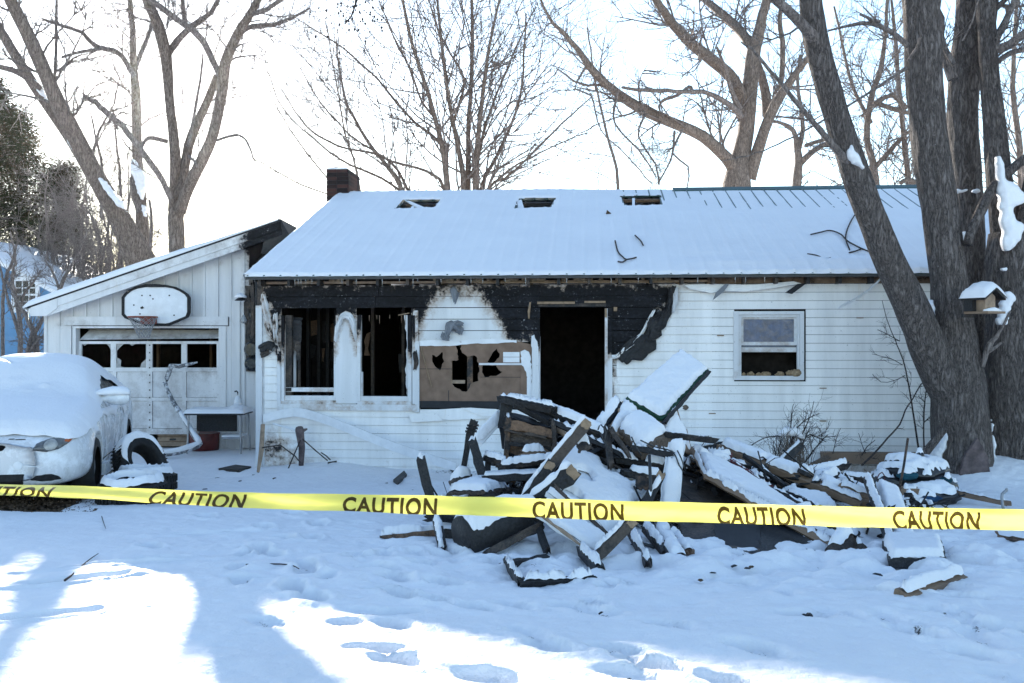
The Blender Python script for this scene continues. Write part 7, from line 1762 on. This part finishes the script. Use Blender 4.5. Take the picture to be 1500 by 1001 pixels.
panel('dark front of the snow roofed box', ((690, 733, 8.15), (718, 719, 8.15), (745, 727, 8.2), (760, 760, 8.1)), .02, 'char', 'dark_board', 'board', snow=False)
V, Fc = tube([P(663, 715, 9.0), P(676, 706, 9.0), P(690, 708, 9.0)], [.07, .10, .08], 12); reg(obj('charred_log', V, Fc, M['char'], None, True, None, True), 'round charred lump with snow hood left of the box lid', 'log')
reg(obj('charred_roll', *tube([PS(678, 806, 7.1) + Vector((0,0,.08)), PS(710, 792, 7.2) + Vector((0,0,.07)), PS(745, 775, 7.3) + Vector((0,0,.06)), PS(778, 758, 7.45)], [.16, .16, .15, .13], 16), M['char'], None, True, None, True), 'fat charred snow crusted roll at the left front of the heap', 'roll')
B('charred board edge along the underside of the fat roll', (712, 812, 6.95), (795, 768, 7.2), 11, .05, (0, -1, .1), snow=False)
B('short charred prop right of the fat roll', (788, 770, 7.2), (800, 806, 7.0), 10, .05, (0, -1, .2))
B('burnt beam end lying over the fat roll under the tape', (750, 768, 7.3), (800, 748, 7.5), 20, .08, (0, -1, .4))
B('snowy chair arm on a brown post at the left of the heap', (708, 670, 8.9), (740, 678, 8.8), 12, .035, (0, -.3, 1), name='snowy_board')
B('brown post under the snowy chair arm', (715, 676, 8.9), (713, 706, 8.85), 9, .05, (0, -1, 0), 'char_brown')
B('snow heaped flat board in front of the dresser', (731, 684, 8.7), (812, 673, 8.8), 12, .035, (0, -.3, 1))
B('long brown rail low in front of the dresser', (706, 702, 8.55), (790, 698, 8.55), 10, .04, (0, -1, .15), 'char_brown')
fr = empty('drawer_frame', P(800, 852, 6.6), 0, 'burnt drawer frame lying flat in the snow at the front of the heap', 'drawer')
for nm, a, b, w in (('side', (742, 822, 6.75), (764, 856, 6.45), 10), ('front', (762, 856, 6.45), (868, 850, 6.45), 9), ('back', (746, 828, 6.8), (800, 820, 6.95), 6)):
    _seed[0] += 1; V, Fc = board_mesh(PS(*a), PS(*b), w / F * 6.6, .06, (0, -.6, 1), (.02, .04), .012, _seed[0]); o = obj(nm, np.array([v[:] for v in V]) - np.array(fr.location), Fc, M['char'], fr); PILE.append(o)
# front centre sticks
for lb, a, b, w in (('snowy stick right of the charred leg, nearest the narrow panel', (922, 775, 7.4), (950, 826, 6.95), 12), ('snowy stick behind the thin rod foot', (945, 772, 7.5), (978, 812, 7.1), 14), ('tan topped snowy board right of the thin rod foot', (985, 784, 7.4), (1010, 812, 7.1), 16), ('wide snowy board in front of the upright board', (968, 776, 7.6), (992, 818, 7.1), 24)):
    B(lb, a, b, w, .05, (0, -.6, .8), 'char_brown' if 'tan' in lb else 'char')
tag(MB().tube(smooth_path([(*P(u, v, 7.15), .012) for u, v in ((914, 804), (930, 798), (945, 798), (960, 803), (968, 812), (950, 815))], .03)[:, :3], .014, 6).build('bent_bracket', M['dark_metal'], None, True, True), 'curved rusty bracket at the foot of the charred leg', 'bracket')
# far right ground pieces
B('snow covered log pointing up right on the open snow at the right', (1318, 880, 6.05), (1404, 850, 6.35), 20, .10, (0, -.5, 1), 'old_wood', 'snowy_plank', 'plank')
B('dark flat board lying before the maple foot', (1398, 722, 10.0), (1478, 738, 9.5), 7, .04, (0, -.6, 1), 'old_wood')
B('short dark board end at the right frame edge below the tape', (1462, 786, 8.2), (1520, 794, 8.0), 10, .06, (0, -1, .4), 'char_brown')
reg(obj('charred_chunk', *tube([PS(1222, 812, 7.45), PS(1240, 804, 7.45) + Vector((0, 0, .04)), PS(1262, 810, 7.4)], [.07, .12, .06], 9), M['char'], None, True, None, True), 'rounded snow capped chunk below the tape at the right', 'chunk')
tag(MB().tube(smooth_path([(*P(u, v, 9.2), .01) for u, v in ((1470, 748), (1468, 735), (1468, 724), (1474, 719), (1474, 716))], .03)[:, :3], .013, 6).build('hooked_stick', M['grey_metal'], None, True, True), 'small hooked grey stake in the snow below the right maple', 'stake')
# teal and black bag heap
bag = empty('bag_heap', P(1340, 722, 10.2), 0, 'black plastic bags and teal cloth under a snow hood beside the maple', 'bags')
def blob(c, r, mat, nm, sq=.5, par=bag):
    bm = bmesh.new(); bmesh.ops.create_icosphere(bm, subdivisions=4, radius=1); s0 = rng.random() * 50
    V = [(c.x + p.co.x * r[0] * q, c.y + p.co.y * r[1] * q, c.z + p.co.z * r[2] * q) for p in bm.verts for q in [.75 + sq * float(fbm(p.co.x * 1.6 + s0 + p.co.y, p.co.z * 2.2 + p.co.y * .7, 3, 3))]]
    Fc = [[q.index for q in f.verts] for f in bm.faces]; bm.free()
    o = obj(nm, np.array(V) - np.array(par.location), Fc, M[mat], par, True); PILE.append(o); return o
blob(P(1345, 712, 10.3), (.34, .28, .17), 'black_bag', 'black_bag'); blob(P(1360, 728, 10.05), (.30, .22, .12), 'black_bag', 'black_bag'); blob(P(1305, 704, 10.3), (.22, .2, .12), 'black_bag', 'black_bag')
blob(P(1338, 690, 10.35), (.34, .28, .13), 'black_bag', 'black_bag'); blob(P(1330, 697, 10.05), (.11, .06, .05), 'teal_cloth', 'teal_cloth'); blob(P(1382, 703, 10.15), (.08, .1, .04), 'teal_cloth', 'teal_cloth')
blob(P(1352, 731, 9.84), (.18, .05, .045), 'blue_cloth', 'blue_cloth'); blob(P(1347, 672, 10.3), (.055, .06, .07), 'black_bag', 'knob')
B('flat snowy box lid in front of the bag heap', (1316, 722, 9.75), (1340, 722, 9.75), 8, .12, (0, -.5, 1), 'old_wood')
tag(MB().tube([P(1330, 642, 9.7), P(1324, 682, 9.68), P(1316, 724, 9.65)], .012, 6).build('thin_stake', M['char_brown'], None, True, True), 'thin brown stake stuck upright in front of the bag heap', 'stake')
tag(MB().tube(smooth_path([(*P(u, v, 10.0), .006) for u, v in ((1290, 712), (1285, 700), (1292, 692), (1296, 702), (1288, 708))], .03)[:, :3], .006, 5).build('cord_loop', M['red_paint'], None, True, True), 'loop of red cord at the left of the bag heap', 'cord')
# smaller charred sticks all through the heap, counted one by one
KEEP = ([(1050, 640), (1275, 712), (1272, 752), (1165, 745), (1060, 685)], [(832, 640), (960, 700), (905, 815), (785, 755), (790, 725)], [(905, 500), (1045, 530), (985, 640), (900, 590)], [(970, 640), (1008, 640), (998, 762), (958, 765)], [(1010, 645), (1235, 790), (1225, 815), (1030, 700)], [(1030, 745), (1118, 745), (1118, 815), (1040, 815)])
def hides(x, y, z):
    "keep small pieces from standing in front of the broad panels"
    u, v = 750 + F * x / y, 500.5 - F * (z - CZ) / y
    return y < 8.9 and any(bool(sdpoly(u, v, k) < 8) for k in KEEP)
def heap_h(x, y): return 1.0 * math.exp(-((x - .75) / .95) ** 2 - ((y - 9.15) / .75) ** 2) + .58 * math.exp(-((x - 2.4) / 1.0) ** 2 - ((y - 8.8) / .8) ** 2)
for k in range(70):
    x = rng.uniform(-.7, 3.3); y = rng.uniform(7.7, 9.5); h = heap_h(x, y)
    if h < .12: continue
    if hides(x, y, float(base_z(y)) + h * .55): continue
    z = float(base_z(y)) + h * rng.uniform(.3, .8) + .02; a = rng.uniform(-.6, .6) + (math.pi if rng.random() < .5 else 0); L = rng.uniform(.18, .5); tl = rng.uniform(-.5, .5)
    d = Vector((math.cos(a) * math.cos(tl), math.sin(a) * math.cos(tl), math.sin(tl))) * L; c = Vector((x, y, z)); _seed[0] += 1
    V, Fc = board_mesh(c - d, c + d, rng.uniform(.04, .11), rng.uniform(.02, .05), (rng.uniform(-.4, .4), -.6, 1), (.05, .05), .012, _seed[0])
    reg(obj('charred_stick', V, Fc, M[rng.choice(('char', 'char', 'char', 'char_brown', 'old_wood'))], None, False, None, True), 'short charred stick jammed among the boards of the debris heap', 'stick', 'charred sticks in the debris heap')
rb_ = MB()
for k in range(900):
    x = rng.gauss(.8, .75) if rng.random() < .55 else rng.gauss(2.2, .8); y = rng.gauss(8.8, .55); h = heap_h(x, y)
    if h < .08: continue
    if hides(x, y, gz(x, y) + .1): continue
    z = gz(x, y) + rng.uniform(-.02, .10) * (1 + 2 * h); a = rng.random() * 6.28; tl = rng.uniform(-.6, .6); L = rng.uniform(.04, .15); d = Vector((math.cos(a) * math.cos(tl), math.sin(a) * math.cos(tl), math.sin(tl))) * L
    ax = d.normalized(); n_ = (Vector((rng.uniform(-1, 1), -.5, 1)) - ax * ax.dot(Vector((0, -.5, 1)))).normalized(); s_ = ax.cross(n_) * rng.uniform(.015, .06); n_ = n_ * rng.uniform(.006, .02); c = Vector((x, y, z))
    q = [c + sa * d + sb * s_ + sc_ * n_ for sc_ in (-1, 1) for sb in (-1, 1) for sa in (-1, 1)]
    rb_.add(q, [(0, 2, 3, 1), (4, 5, 7, 6), (0, 1, 5, 4), (1, 3, 7, 5), (3, 2, 6, 7), (2, 0, 4, 6)])
for k in range(420):
    x = rng.gauss(.7, .8) if rng.random() < .6 else rng.gauss(2.3, .8); y = rng.gauss(8.6, .6); h = heap_h(x, y)
    z = gz(x, y) + rng.uniform(-.01, .12) * (1 + 2.5 * h)
    if h < .05 or hides(x, y, z): continue
    a = rng.random() * 6.28; tl = rng.uniform(-1.1, 1.1); L = rng.uniform(.08, .3); d = Vector((math.cos(a) * math.cos(tl), math.sin(a) * math.cos(tl) * .6, math.sin(tl))) * L; c = Vector((x, y, z)); w = rng.uniform(.003, .009)
    rb_.tube([c - d, c + d * .2 + Vector((rng.uniform(-.02, .02), 0, rng.uniform(-.02, .02))), c + d], [w, w, w * .3], 4)
rub = rb_.build('charred_rubble', M['char']); tag(rub, 'loose charred scraps filling the gaps of the heap', None, None, 'stuff'); PILE.append(rub)
bpy.context.view_layer.update()
roll_ = [o for o in PILE if o.name.startswith('charred_roll')]; settle(roll_, .013, .05, .22, seed=12, edge=2.5)
settle([o for o in PILE if o not in roll_], .014, .055, .5, seed=2, smooth=1, edge=2.5)

# ------------------------------------------------------------------ fallen white trim, brush and litter by the wall
tp_ = smooth_path([(*P(u, v, Y), w) for u, v, Y, w in ((386, 613, 13.72, .055), (430, 604, 13.68, .06), (468, 612, 13.55, .06), (520, 632, 13.3, .06), (575, 654, 13.1, .06), (640, 676, 12.7, .06), (668, 684, 12.5, .05))], .12)
V = []
for x, y, z, w in tp_: V += [(x, y - .012, z - w), (x, y + .012, z - w), (x, y + .012, z + w), (x, y - .012, z + w)]
Fc = [(i * 4 + j, i * 4 + (j + 1) % 4, i * 4 + 4 + (j + 1) % 4, i * 4 + 4 + j) for i in range(len(tp_) - 1) for j in range(4)] + [(3, 2, 1, 0), tuple(len(V) - 4 + j for j in range(4))]
tr_ = obj('fallen_trim', V, Fc, M['white_paint'], None, False, None, True); tag(tr_, 'long bowed white trim strip fallen from under the first window into the snow', 'trim strip')
settle([tr_], .015, .05, .1, seed=8, edge=1.5, jit=.006)
tag(MB().tube([P(385, 622, 13.6), P(383, 660, 13.45), P(378, 692, 13.3)], [.03, .035, .02], 4).build('bent_corner_strip', M['tan_wood'], None, False, True), 'bent corner strip peeling from the lower left house corner', 'strip')
st = empty('rotten_stump', P(441, 672, 13.5), 0, 'broken grey post with leaning twigs against the lower left siding', 'post')
MB().tube([(0, 0, -.1), (.01, 0, .15), (-.02, 0, .38), (-.03, .02, .42)], [.035, .045, .06, .05], 8).tube([(-.03, 0, .36), (.08, .03, .40)], [.05, .01], 6).build('post', M['dead_wood'], st, True)
MB().tube([P(400, 621, 13.7) - st.location, P(432, 630, 13.6) - st.location], .012, 6).build('rail', M['white_paint'], st)
for pl, lb in ((((420, 692), (430, 668), (440, 645)), 'dark twig leaning against the left side of the broken post'), (((443, 643), (462, 660), (480, 675)), 'straight dark twig slanting right from the top of the broken post'), (((384, 656), (410, 652), (432, 668), (440, 678)), 'bent dark twig running from the house corner to the broken post'), (((470, 663), (478, 668), (484, 674)), 'short dark twig right of the broken post by the siding')):
    tag(MB().tube([P(u, v, 13.35) for u, v in pl], .009, 5).build('leaning_twig', M['twig'], None, False, True), lb, 'twig', 'twigs by the broken post')
def twig(label, pts, Y=None, r_=.006, name='twig', group=None, mat='twig'):
    q = [(P(u, v, Y) if Y else G(u, v) + Vector((0, 0, .012))) for u, v in pts]
    return tag(MB().tube(smooth_path([(*p, r_) for p in q], .04)[:, :3], np.linspace(r_, r_ * .5, len(smooth_path([(*p, r_) for p in q], .04))), 5).build(name, M[mat], None, False, True), label, 'twig', group)
twig('long thin twig lying on the snow left of the footprints', ((360, 832), (385, 831), (410, 831), (428, 834), (438, 840)))
twig('dry grass stalk on the sunlit snow at the left', ((120, 835), (132, 824), (144, 813)), r_=.005)
twig('short stalk in the tyre track on the sunlit snow', ((95, 856), (106, 849), (108, 846)), r_=.008)
twig('tiny stalk upright in the snow below the tape at the left', ((149, 760), (152, 768), (155, 775)), r_=.004)
for pts, lb in ((((901, 360), (905, 376), (912, 384), (918, 388), (932, 385)), 'forked twig on the roof snow above the doorway'), (((918, 388), (912, 392), (905, 391)), 'small twig curl below the forked roof twig'), (((930, 352), (938, 360), (942, 367)), 'short straight twig on the roof above the forked twig'),
                (((1187, 351), (1200, 348), (1215, 345), (1230, 350), (1240, 360), (1250, 366), (1262, 372), (1274, 377)), 'long arching branch lying on the roof beside the leaning maple stem'), (((1262, 372), (1252, 376), (1243, 378)), 'side twig of the arching roof branch'), (((1182, 380), (1195, 382), (1208, 387), (1216, 386)), 'thin twig on the roof near the eave right of centre'), (((1244, 374), (1238, 355), (1244, 335), (1254, 318)), 'fine upright twig of the arching roof branch')):
    q = [HO + (lambda l: HX * l.x + HY * l.y + Vector((0, 0, l.z)))(roofpt(*RP(u, v), .075)) for u, v in pts]
    tag(MB().tube(smooth_path([(*p, .01) for p in q], .06)[:, :3], .011, 5).build('roof_twig', M['twig'], None, False, True), lb, 'twig')
p = roofpt(*RP(888, 318), .07); tag(MB().tube([HO + HX * p.x + HY * p.y + Vector((0, 0, p.z)), HO + HX * (p.x + .08) + HY * p.y + Vector((0, 0, p.z - .02))], [.05, .01], 5).build('leaf_clump', M['leaf_brown'], None, False, True), 'small dark leaf clump on the roof snow below the third opening', 'leaf')
# bare saplings and the dead bush by the right wall
def sapling(label, limbs, Y, kids=6, klen=.3, name='sapling', seed=0, mat='twig'):
    t = Tree(name, label, 'plant', None, 200 + seed, mat, mat, base=P(limbs[0][0][0], limbs[0][0][1], Y))
    for pl in limbs: t.limb(pl, Y, t.r.uniform(-.1, .1), 5, kids, klen, 1, .06, wig=.006, up=.1, ang=(25, 60))
    t.done()
sapling('tall bare sapling rising along the siding left of the maple', [[(1346, 660, 3), (1343, 640, 3), (1337, 600, 2.6), (1332, 570, 2.4), (1325, 535, 2), (1314, 505, 1.6), (1300, 470, 1.2), (1292, 440, .8)], [(1318, 500, 1.4), (1300, 490, 1.2), (1286, 483, 1)], [(1322, 535, 1.2), (1308, 527, 1), (1290, 522, .8), (1277, 519, .6)], [(1326, 550, 1.2), (1310, 558, 1), (1290, 560, .8), (1278, 548, .6)]], 12.0, 5, .25, seed=1)
sapling('thin sapling close to the maple trunk at the siding', [[(1354, 662, 2.6), (1353, 630, 2.2), (1354, 600, 2), (1357, 570, 1.8), (1361, 545, 1.2)], [(1353, 620, 1.4), (1362, 610, 1)], [(1355, 590, 1.4), (1345, 580, 1)]], 11.9, 5, .22, seed=2)
sapling('long bent bramble cane leaning right across the lower siding', [[(1262, 682, 3), (1280, 665, 3), (1300, 642, 2.6), (1318, 622, 2.4), (1326, 602, 2.2), (1338, 582, 2), (1350, 562, 1.6), (1354, 560, 1)]], 11.8, 3, .2, seed=3)
bush = [[(1160, 690, 3), (1158, 665, 2.5), (1162, 640, 2), (1176, 618, 1.6), (1200, 606, 1)], [(1162, 680, 3), (1168, 655, 2.5), (1178, 630, 2), (1188, 606, 1.2), (1193, 588, .8)], [(1150, 690, 3), (1140, 660, 2), (1145, 640, 2), (1120, 642, 1.6), (1105, 650, 1.4), (1092, 658, 1)], [(1170, 690, 3), (1190, 662, 2), (1205, 645, 1.6), (1213, 636, 1)], [(1165, 690, 2.5), (1180, 640, 2), (1195, 640, 1.6), (1210, 648, 1)], [(1155, 680, 2), (1158, 640, 1.6), (1160, 600, 1.2), (1163, 592, .8)]]
sapling('tangled dead bush with a snow tuft against the right siding', bush, 11.6, 14, .35, 'dead_bush', 4)
gb_ = empty('dead_grass_clump', P(1158, 690, 11.6), 0, 'matted tuft of dead grass stalks at the heart of the dead bush', 'plant')
gm = MB()
for k in range(150):
    x0g = rng.gauss(0, .10); tx = x0g + rng.gauss(0, .07); hg = rng.uniform(.2, .52)
    gm.tube([(x0g, rng.gauss(0, .05), -.05), (x0g + rng.gauss(0, .02), rng.gauss(0, .05), hg * .5), (tx, rng.gauss(0, .08), hg)], [.004, .0035, .002], 3, cap=False)
tag(gm.build('stalks', M['burlap'], gb_), kind='stuff')
sx_ = MB(); V, Fc = tube([(-.16, 0, .40), (-.05, 0, .46), (.06, 0, .45), (.16, 0, .38)], [.02, .06, .055, .02], 8); sx_.add(V, Fc); sx_.build('snow_cap', M['snow'], gb_, True)
sapling('sparse weed stalks by the right end of the ledge', [[(1262, 668, 1.6), (1270, 655, 1.4), (1282, 645, 1)], [(1268, 664, 1.4), (1262, 650, 1), (1258, 634, .8)], [(1220, 665, 1.4), (1226, 640, 1), (1232, 628, .8)]], 12.4, 4, .25, 'weeds', 5)
for k, (u, v) in enumerate(((330, 690), (345, 684), (372, 700), (352, 705), (425, 690), (460, 688), (492, 690), (505, 684), (402, 704), (318, 700), (556, 676), (572, 694), (590, 700), (566, 708), (604, 716), (880, 896), (1075, 832), (1100, 833), (1187, 905), (1180, 905), (1236, 907), (1473, 843), (1285, 845), (1025, 849), (1095, 835), (300, 715), (1410, 800), (1045, 840))):
    p = G(u, v); V, Fc = tube([(-.05, 0, 0), (-.02, 0.01, .012), (.03, 0, .015), (.06, -.01, 0)], [.006, .022, .025, .008], 6)
    o = obj('wood_scrap', V, Fc, M[('char', 'char_brown', 'leaf_brown')[k % 3]]); o.location = p + Vector((0, 0, -.004)); o.rotation_euler = (0, rng.uniform(-.2, .2), rng.random() * 6); s_ = rng.uniform(.3, .75); o.scale = (s_, s_, s_ * .5)
    tag(o, 'small dark scrap of wood lying on the trampled snow', 'scrap', 'dark scraps strewn over the snow')
for pts, lb in ((((480, 694), (505, 684), (505, 672), (497, 690)), 'rotten wedge of wood at the foot of the left siding'), (((320, 690), (345, 684), (368, 688), (350, 694)), 'flat dark scrap of bark on the snow before the garage'), (((655, 688), (678, 684), (676, 700), (660, 694)), 'dark rotten board by the guitar neck foot'), (((576, 706), (592, 696), (596, 700), (582, 710)), 'splintered dark stick left of the standing post')):
    pts = [(G(u, v) + Vector((0, 0, .03))) for u, v in pts]; bt_ = [q - Vector((0, 0, .05)) for q in pts]; n = len(pts)
    tag(obj('rotten_board', pts + bt_, [tuple(range(n)), tuple(range(2 * n - 1, n - 1, -1))] + [(i, n + i, n + (i + 1) % n, (i + 1) % n) for i in range(n)], M['char'], None, False, None, True), lb, 'board')

# ------------------------------------------------------------------ caution tape
def mk_tape(name, c, tr):
    m = bpy.data.materials.new(name); m.use_nodes = True; nt = m.node_tree; b = nt.nodes['Principled BSDF']; b.inputs['Base Color'].default_value = (*c, 1); b.inputs['Roughness'].default_value = .35; b.inputs['Specular IOR Level'].default_value = .4
    tl = nt.nodes.new('ShaderNodeBsdfTranslucent'); tl.inputs[0].default_value = (*tr, 1); mx = nt.nodes.new('ShaderNodeMixShader'); mx.inputs[0].default_value = .6
    nt.links.new(b.outputs[0], mx.inputs[1]); nt.links.new(tl.outputs[0], mx.inputs[2]); nt.links.new(mx.outputs[0], nt.nodes['Material Output'].inputs[0]); M[name] = m
mk_tape('tape_yellow', (.74, .69, .13), (.72, .68, .17)); mk_tape('tape_print', (.04, .03, .01), (.13, .085, .018))
TY = 3.3
KU = [-700, 0, 75, 250, 340, 500, 600, 850, 1000, 1250, 1500, 2300]; KC = [690, 718, 720.5, 728.5, 731, 736, 740, 746, 749.7, 758, 761.7, 772]; KH = [11, 11.5, 12.5, 17, 18, 20.5, 25, 26, 26, 28, 30, 30]
def tape_pt(u, f, off=0.):
    c = float(np.interp(u, KU, KC)); h = float(np.interp(u, KU, KH)); q = f - .5
    true = 30; tilt = math.sqrt(max(0, 1 - (h / true) ** 2))
    p = P(u, c - q * h, TY); p.y += q * tilt * .07 * 1.0 + .012 * math.sin(u * .011) + .007 * math.sin(f * 7 + u * .013) + .004 * math.sin(u * .05 + f * 3) + .010 * (float(vn(u * .022, f * 2.5, 4)) - .5) + .004 * (float(vn(u * .09, f * 5, 5)) - .5) - off
    return p
us = np.arange(-700, 2301, 6); fs = np.linspace(0, 1, 15)
V = [tape_pt(u, f) for u in us for f in fs]; nf = len(fs)
tape = obj('caution_tape', V, [(i * nf + j, (i + 1) * nf + j, (i + 1) * nf + j + 1, i * nf + j + 1) for i in range(len(us) - 1) for j in range(nf - 1)], M['tape_yellow'], None, True)
tag(tape, 'yellow caution tape stretched across the whole yard in the foreground', 'caution tape')
cu = bpy.data.curves.new('lettering', 'FONT'); cu.body = 'CAUTION'; cu.offset = .03; cu.space_character = 1.12; cu.resolution_u = 4
fo = bpy.data.objects.new('lettering', cu); COL.objects.link(fo); bpy.context.view_layer.update()
tm = bpy.data.meshes.new_from_object(fo.evaluated_get(bpy.context.evaluated_depsgraph_get())); bpy.data.objects.remove(fo)
bm = bmesh.new(); bm.from_mesh(tm); bmesh.ops.triangulate(bm, faces=bm.faces)
for _ in range(2):
    bmesh.ops.subdivide_edges(bm, edges=[e for e in bm.edges if e.calc_length() > .12], cuts=1); bmesh.ops.triangulate(bm, faces=bm.faces)
tv = np.array([v.co[:] for v in bm.verts]); tf = [[v.index for v in f.verts] for f in bm.faces]; bm.free()
x0_, x1_, z0_, z1_ = tv[:, 0].min(), tv[:, 0].max(), tv[:, 1].min(), tv[:, 1].max()
for uc, wd in ((8, 136), (290.5, 141), (571.5, 137), (846.5, 133), (1114, 130), (1371.5, 125), (1630, 125), (-280, 138)):
    V = [tape_pt(uc - wd / 2 + wd * (x - x0_) / (x1_ - x0_), max(.012, -.10 + .97 * (z - z0_) / (z1_ - z0_)), .004) for x, z, _ in tv]
    obj('lettering', V, tf, M['tape_print'], tape)

# ------------------------------------------------------------------ air
hz = NT('glare_air'); vol = hz.t.nodes.new('ShaderNodeVolumePrincipled'); hz.t.nodes.remove(hz.b)
vol.inputs['Color'].default_value = (.95, .96, 1, 1); vol.inputs['Density'].default_value = .00004; vol.inputs['Anisotropy'].default_value = .92  # added volume, its forward scatter imitates lens glare round the sun
hz.t.links.new(vol.outputs[0], hz.out.inputs['Volume'])
tag(MB().box(-330, 330, -330, 360, -1.2, 17).build('glare', hz.m), 'added veil of sun haze filling the air', None, None, 'stuff')
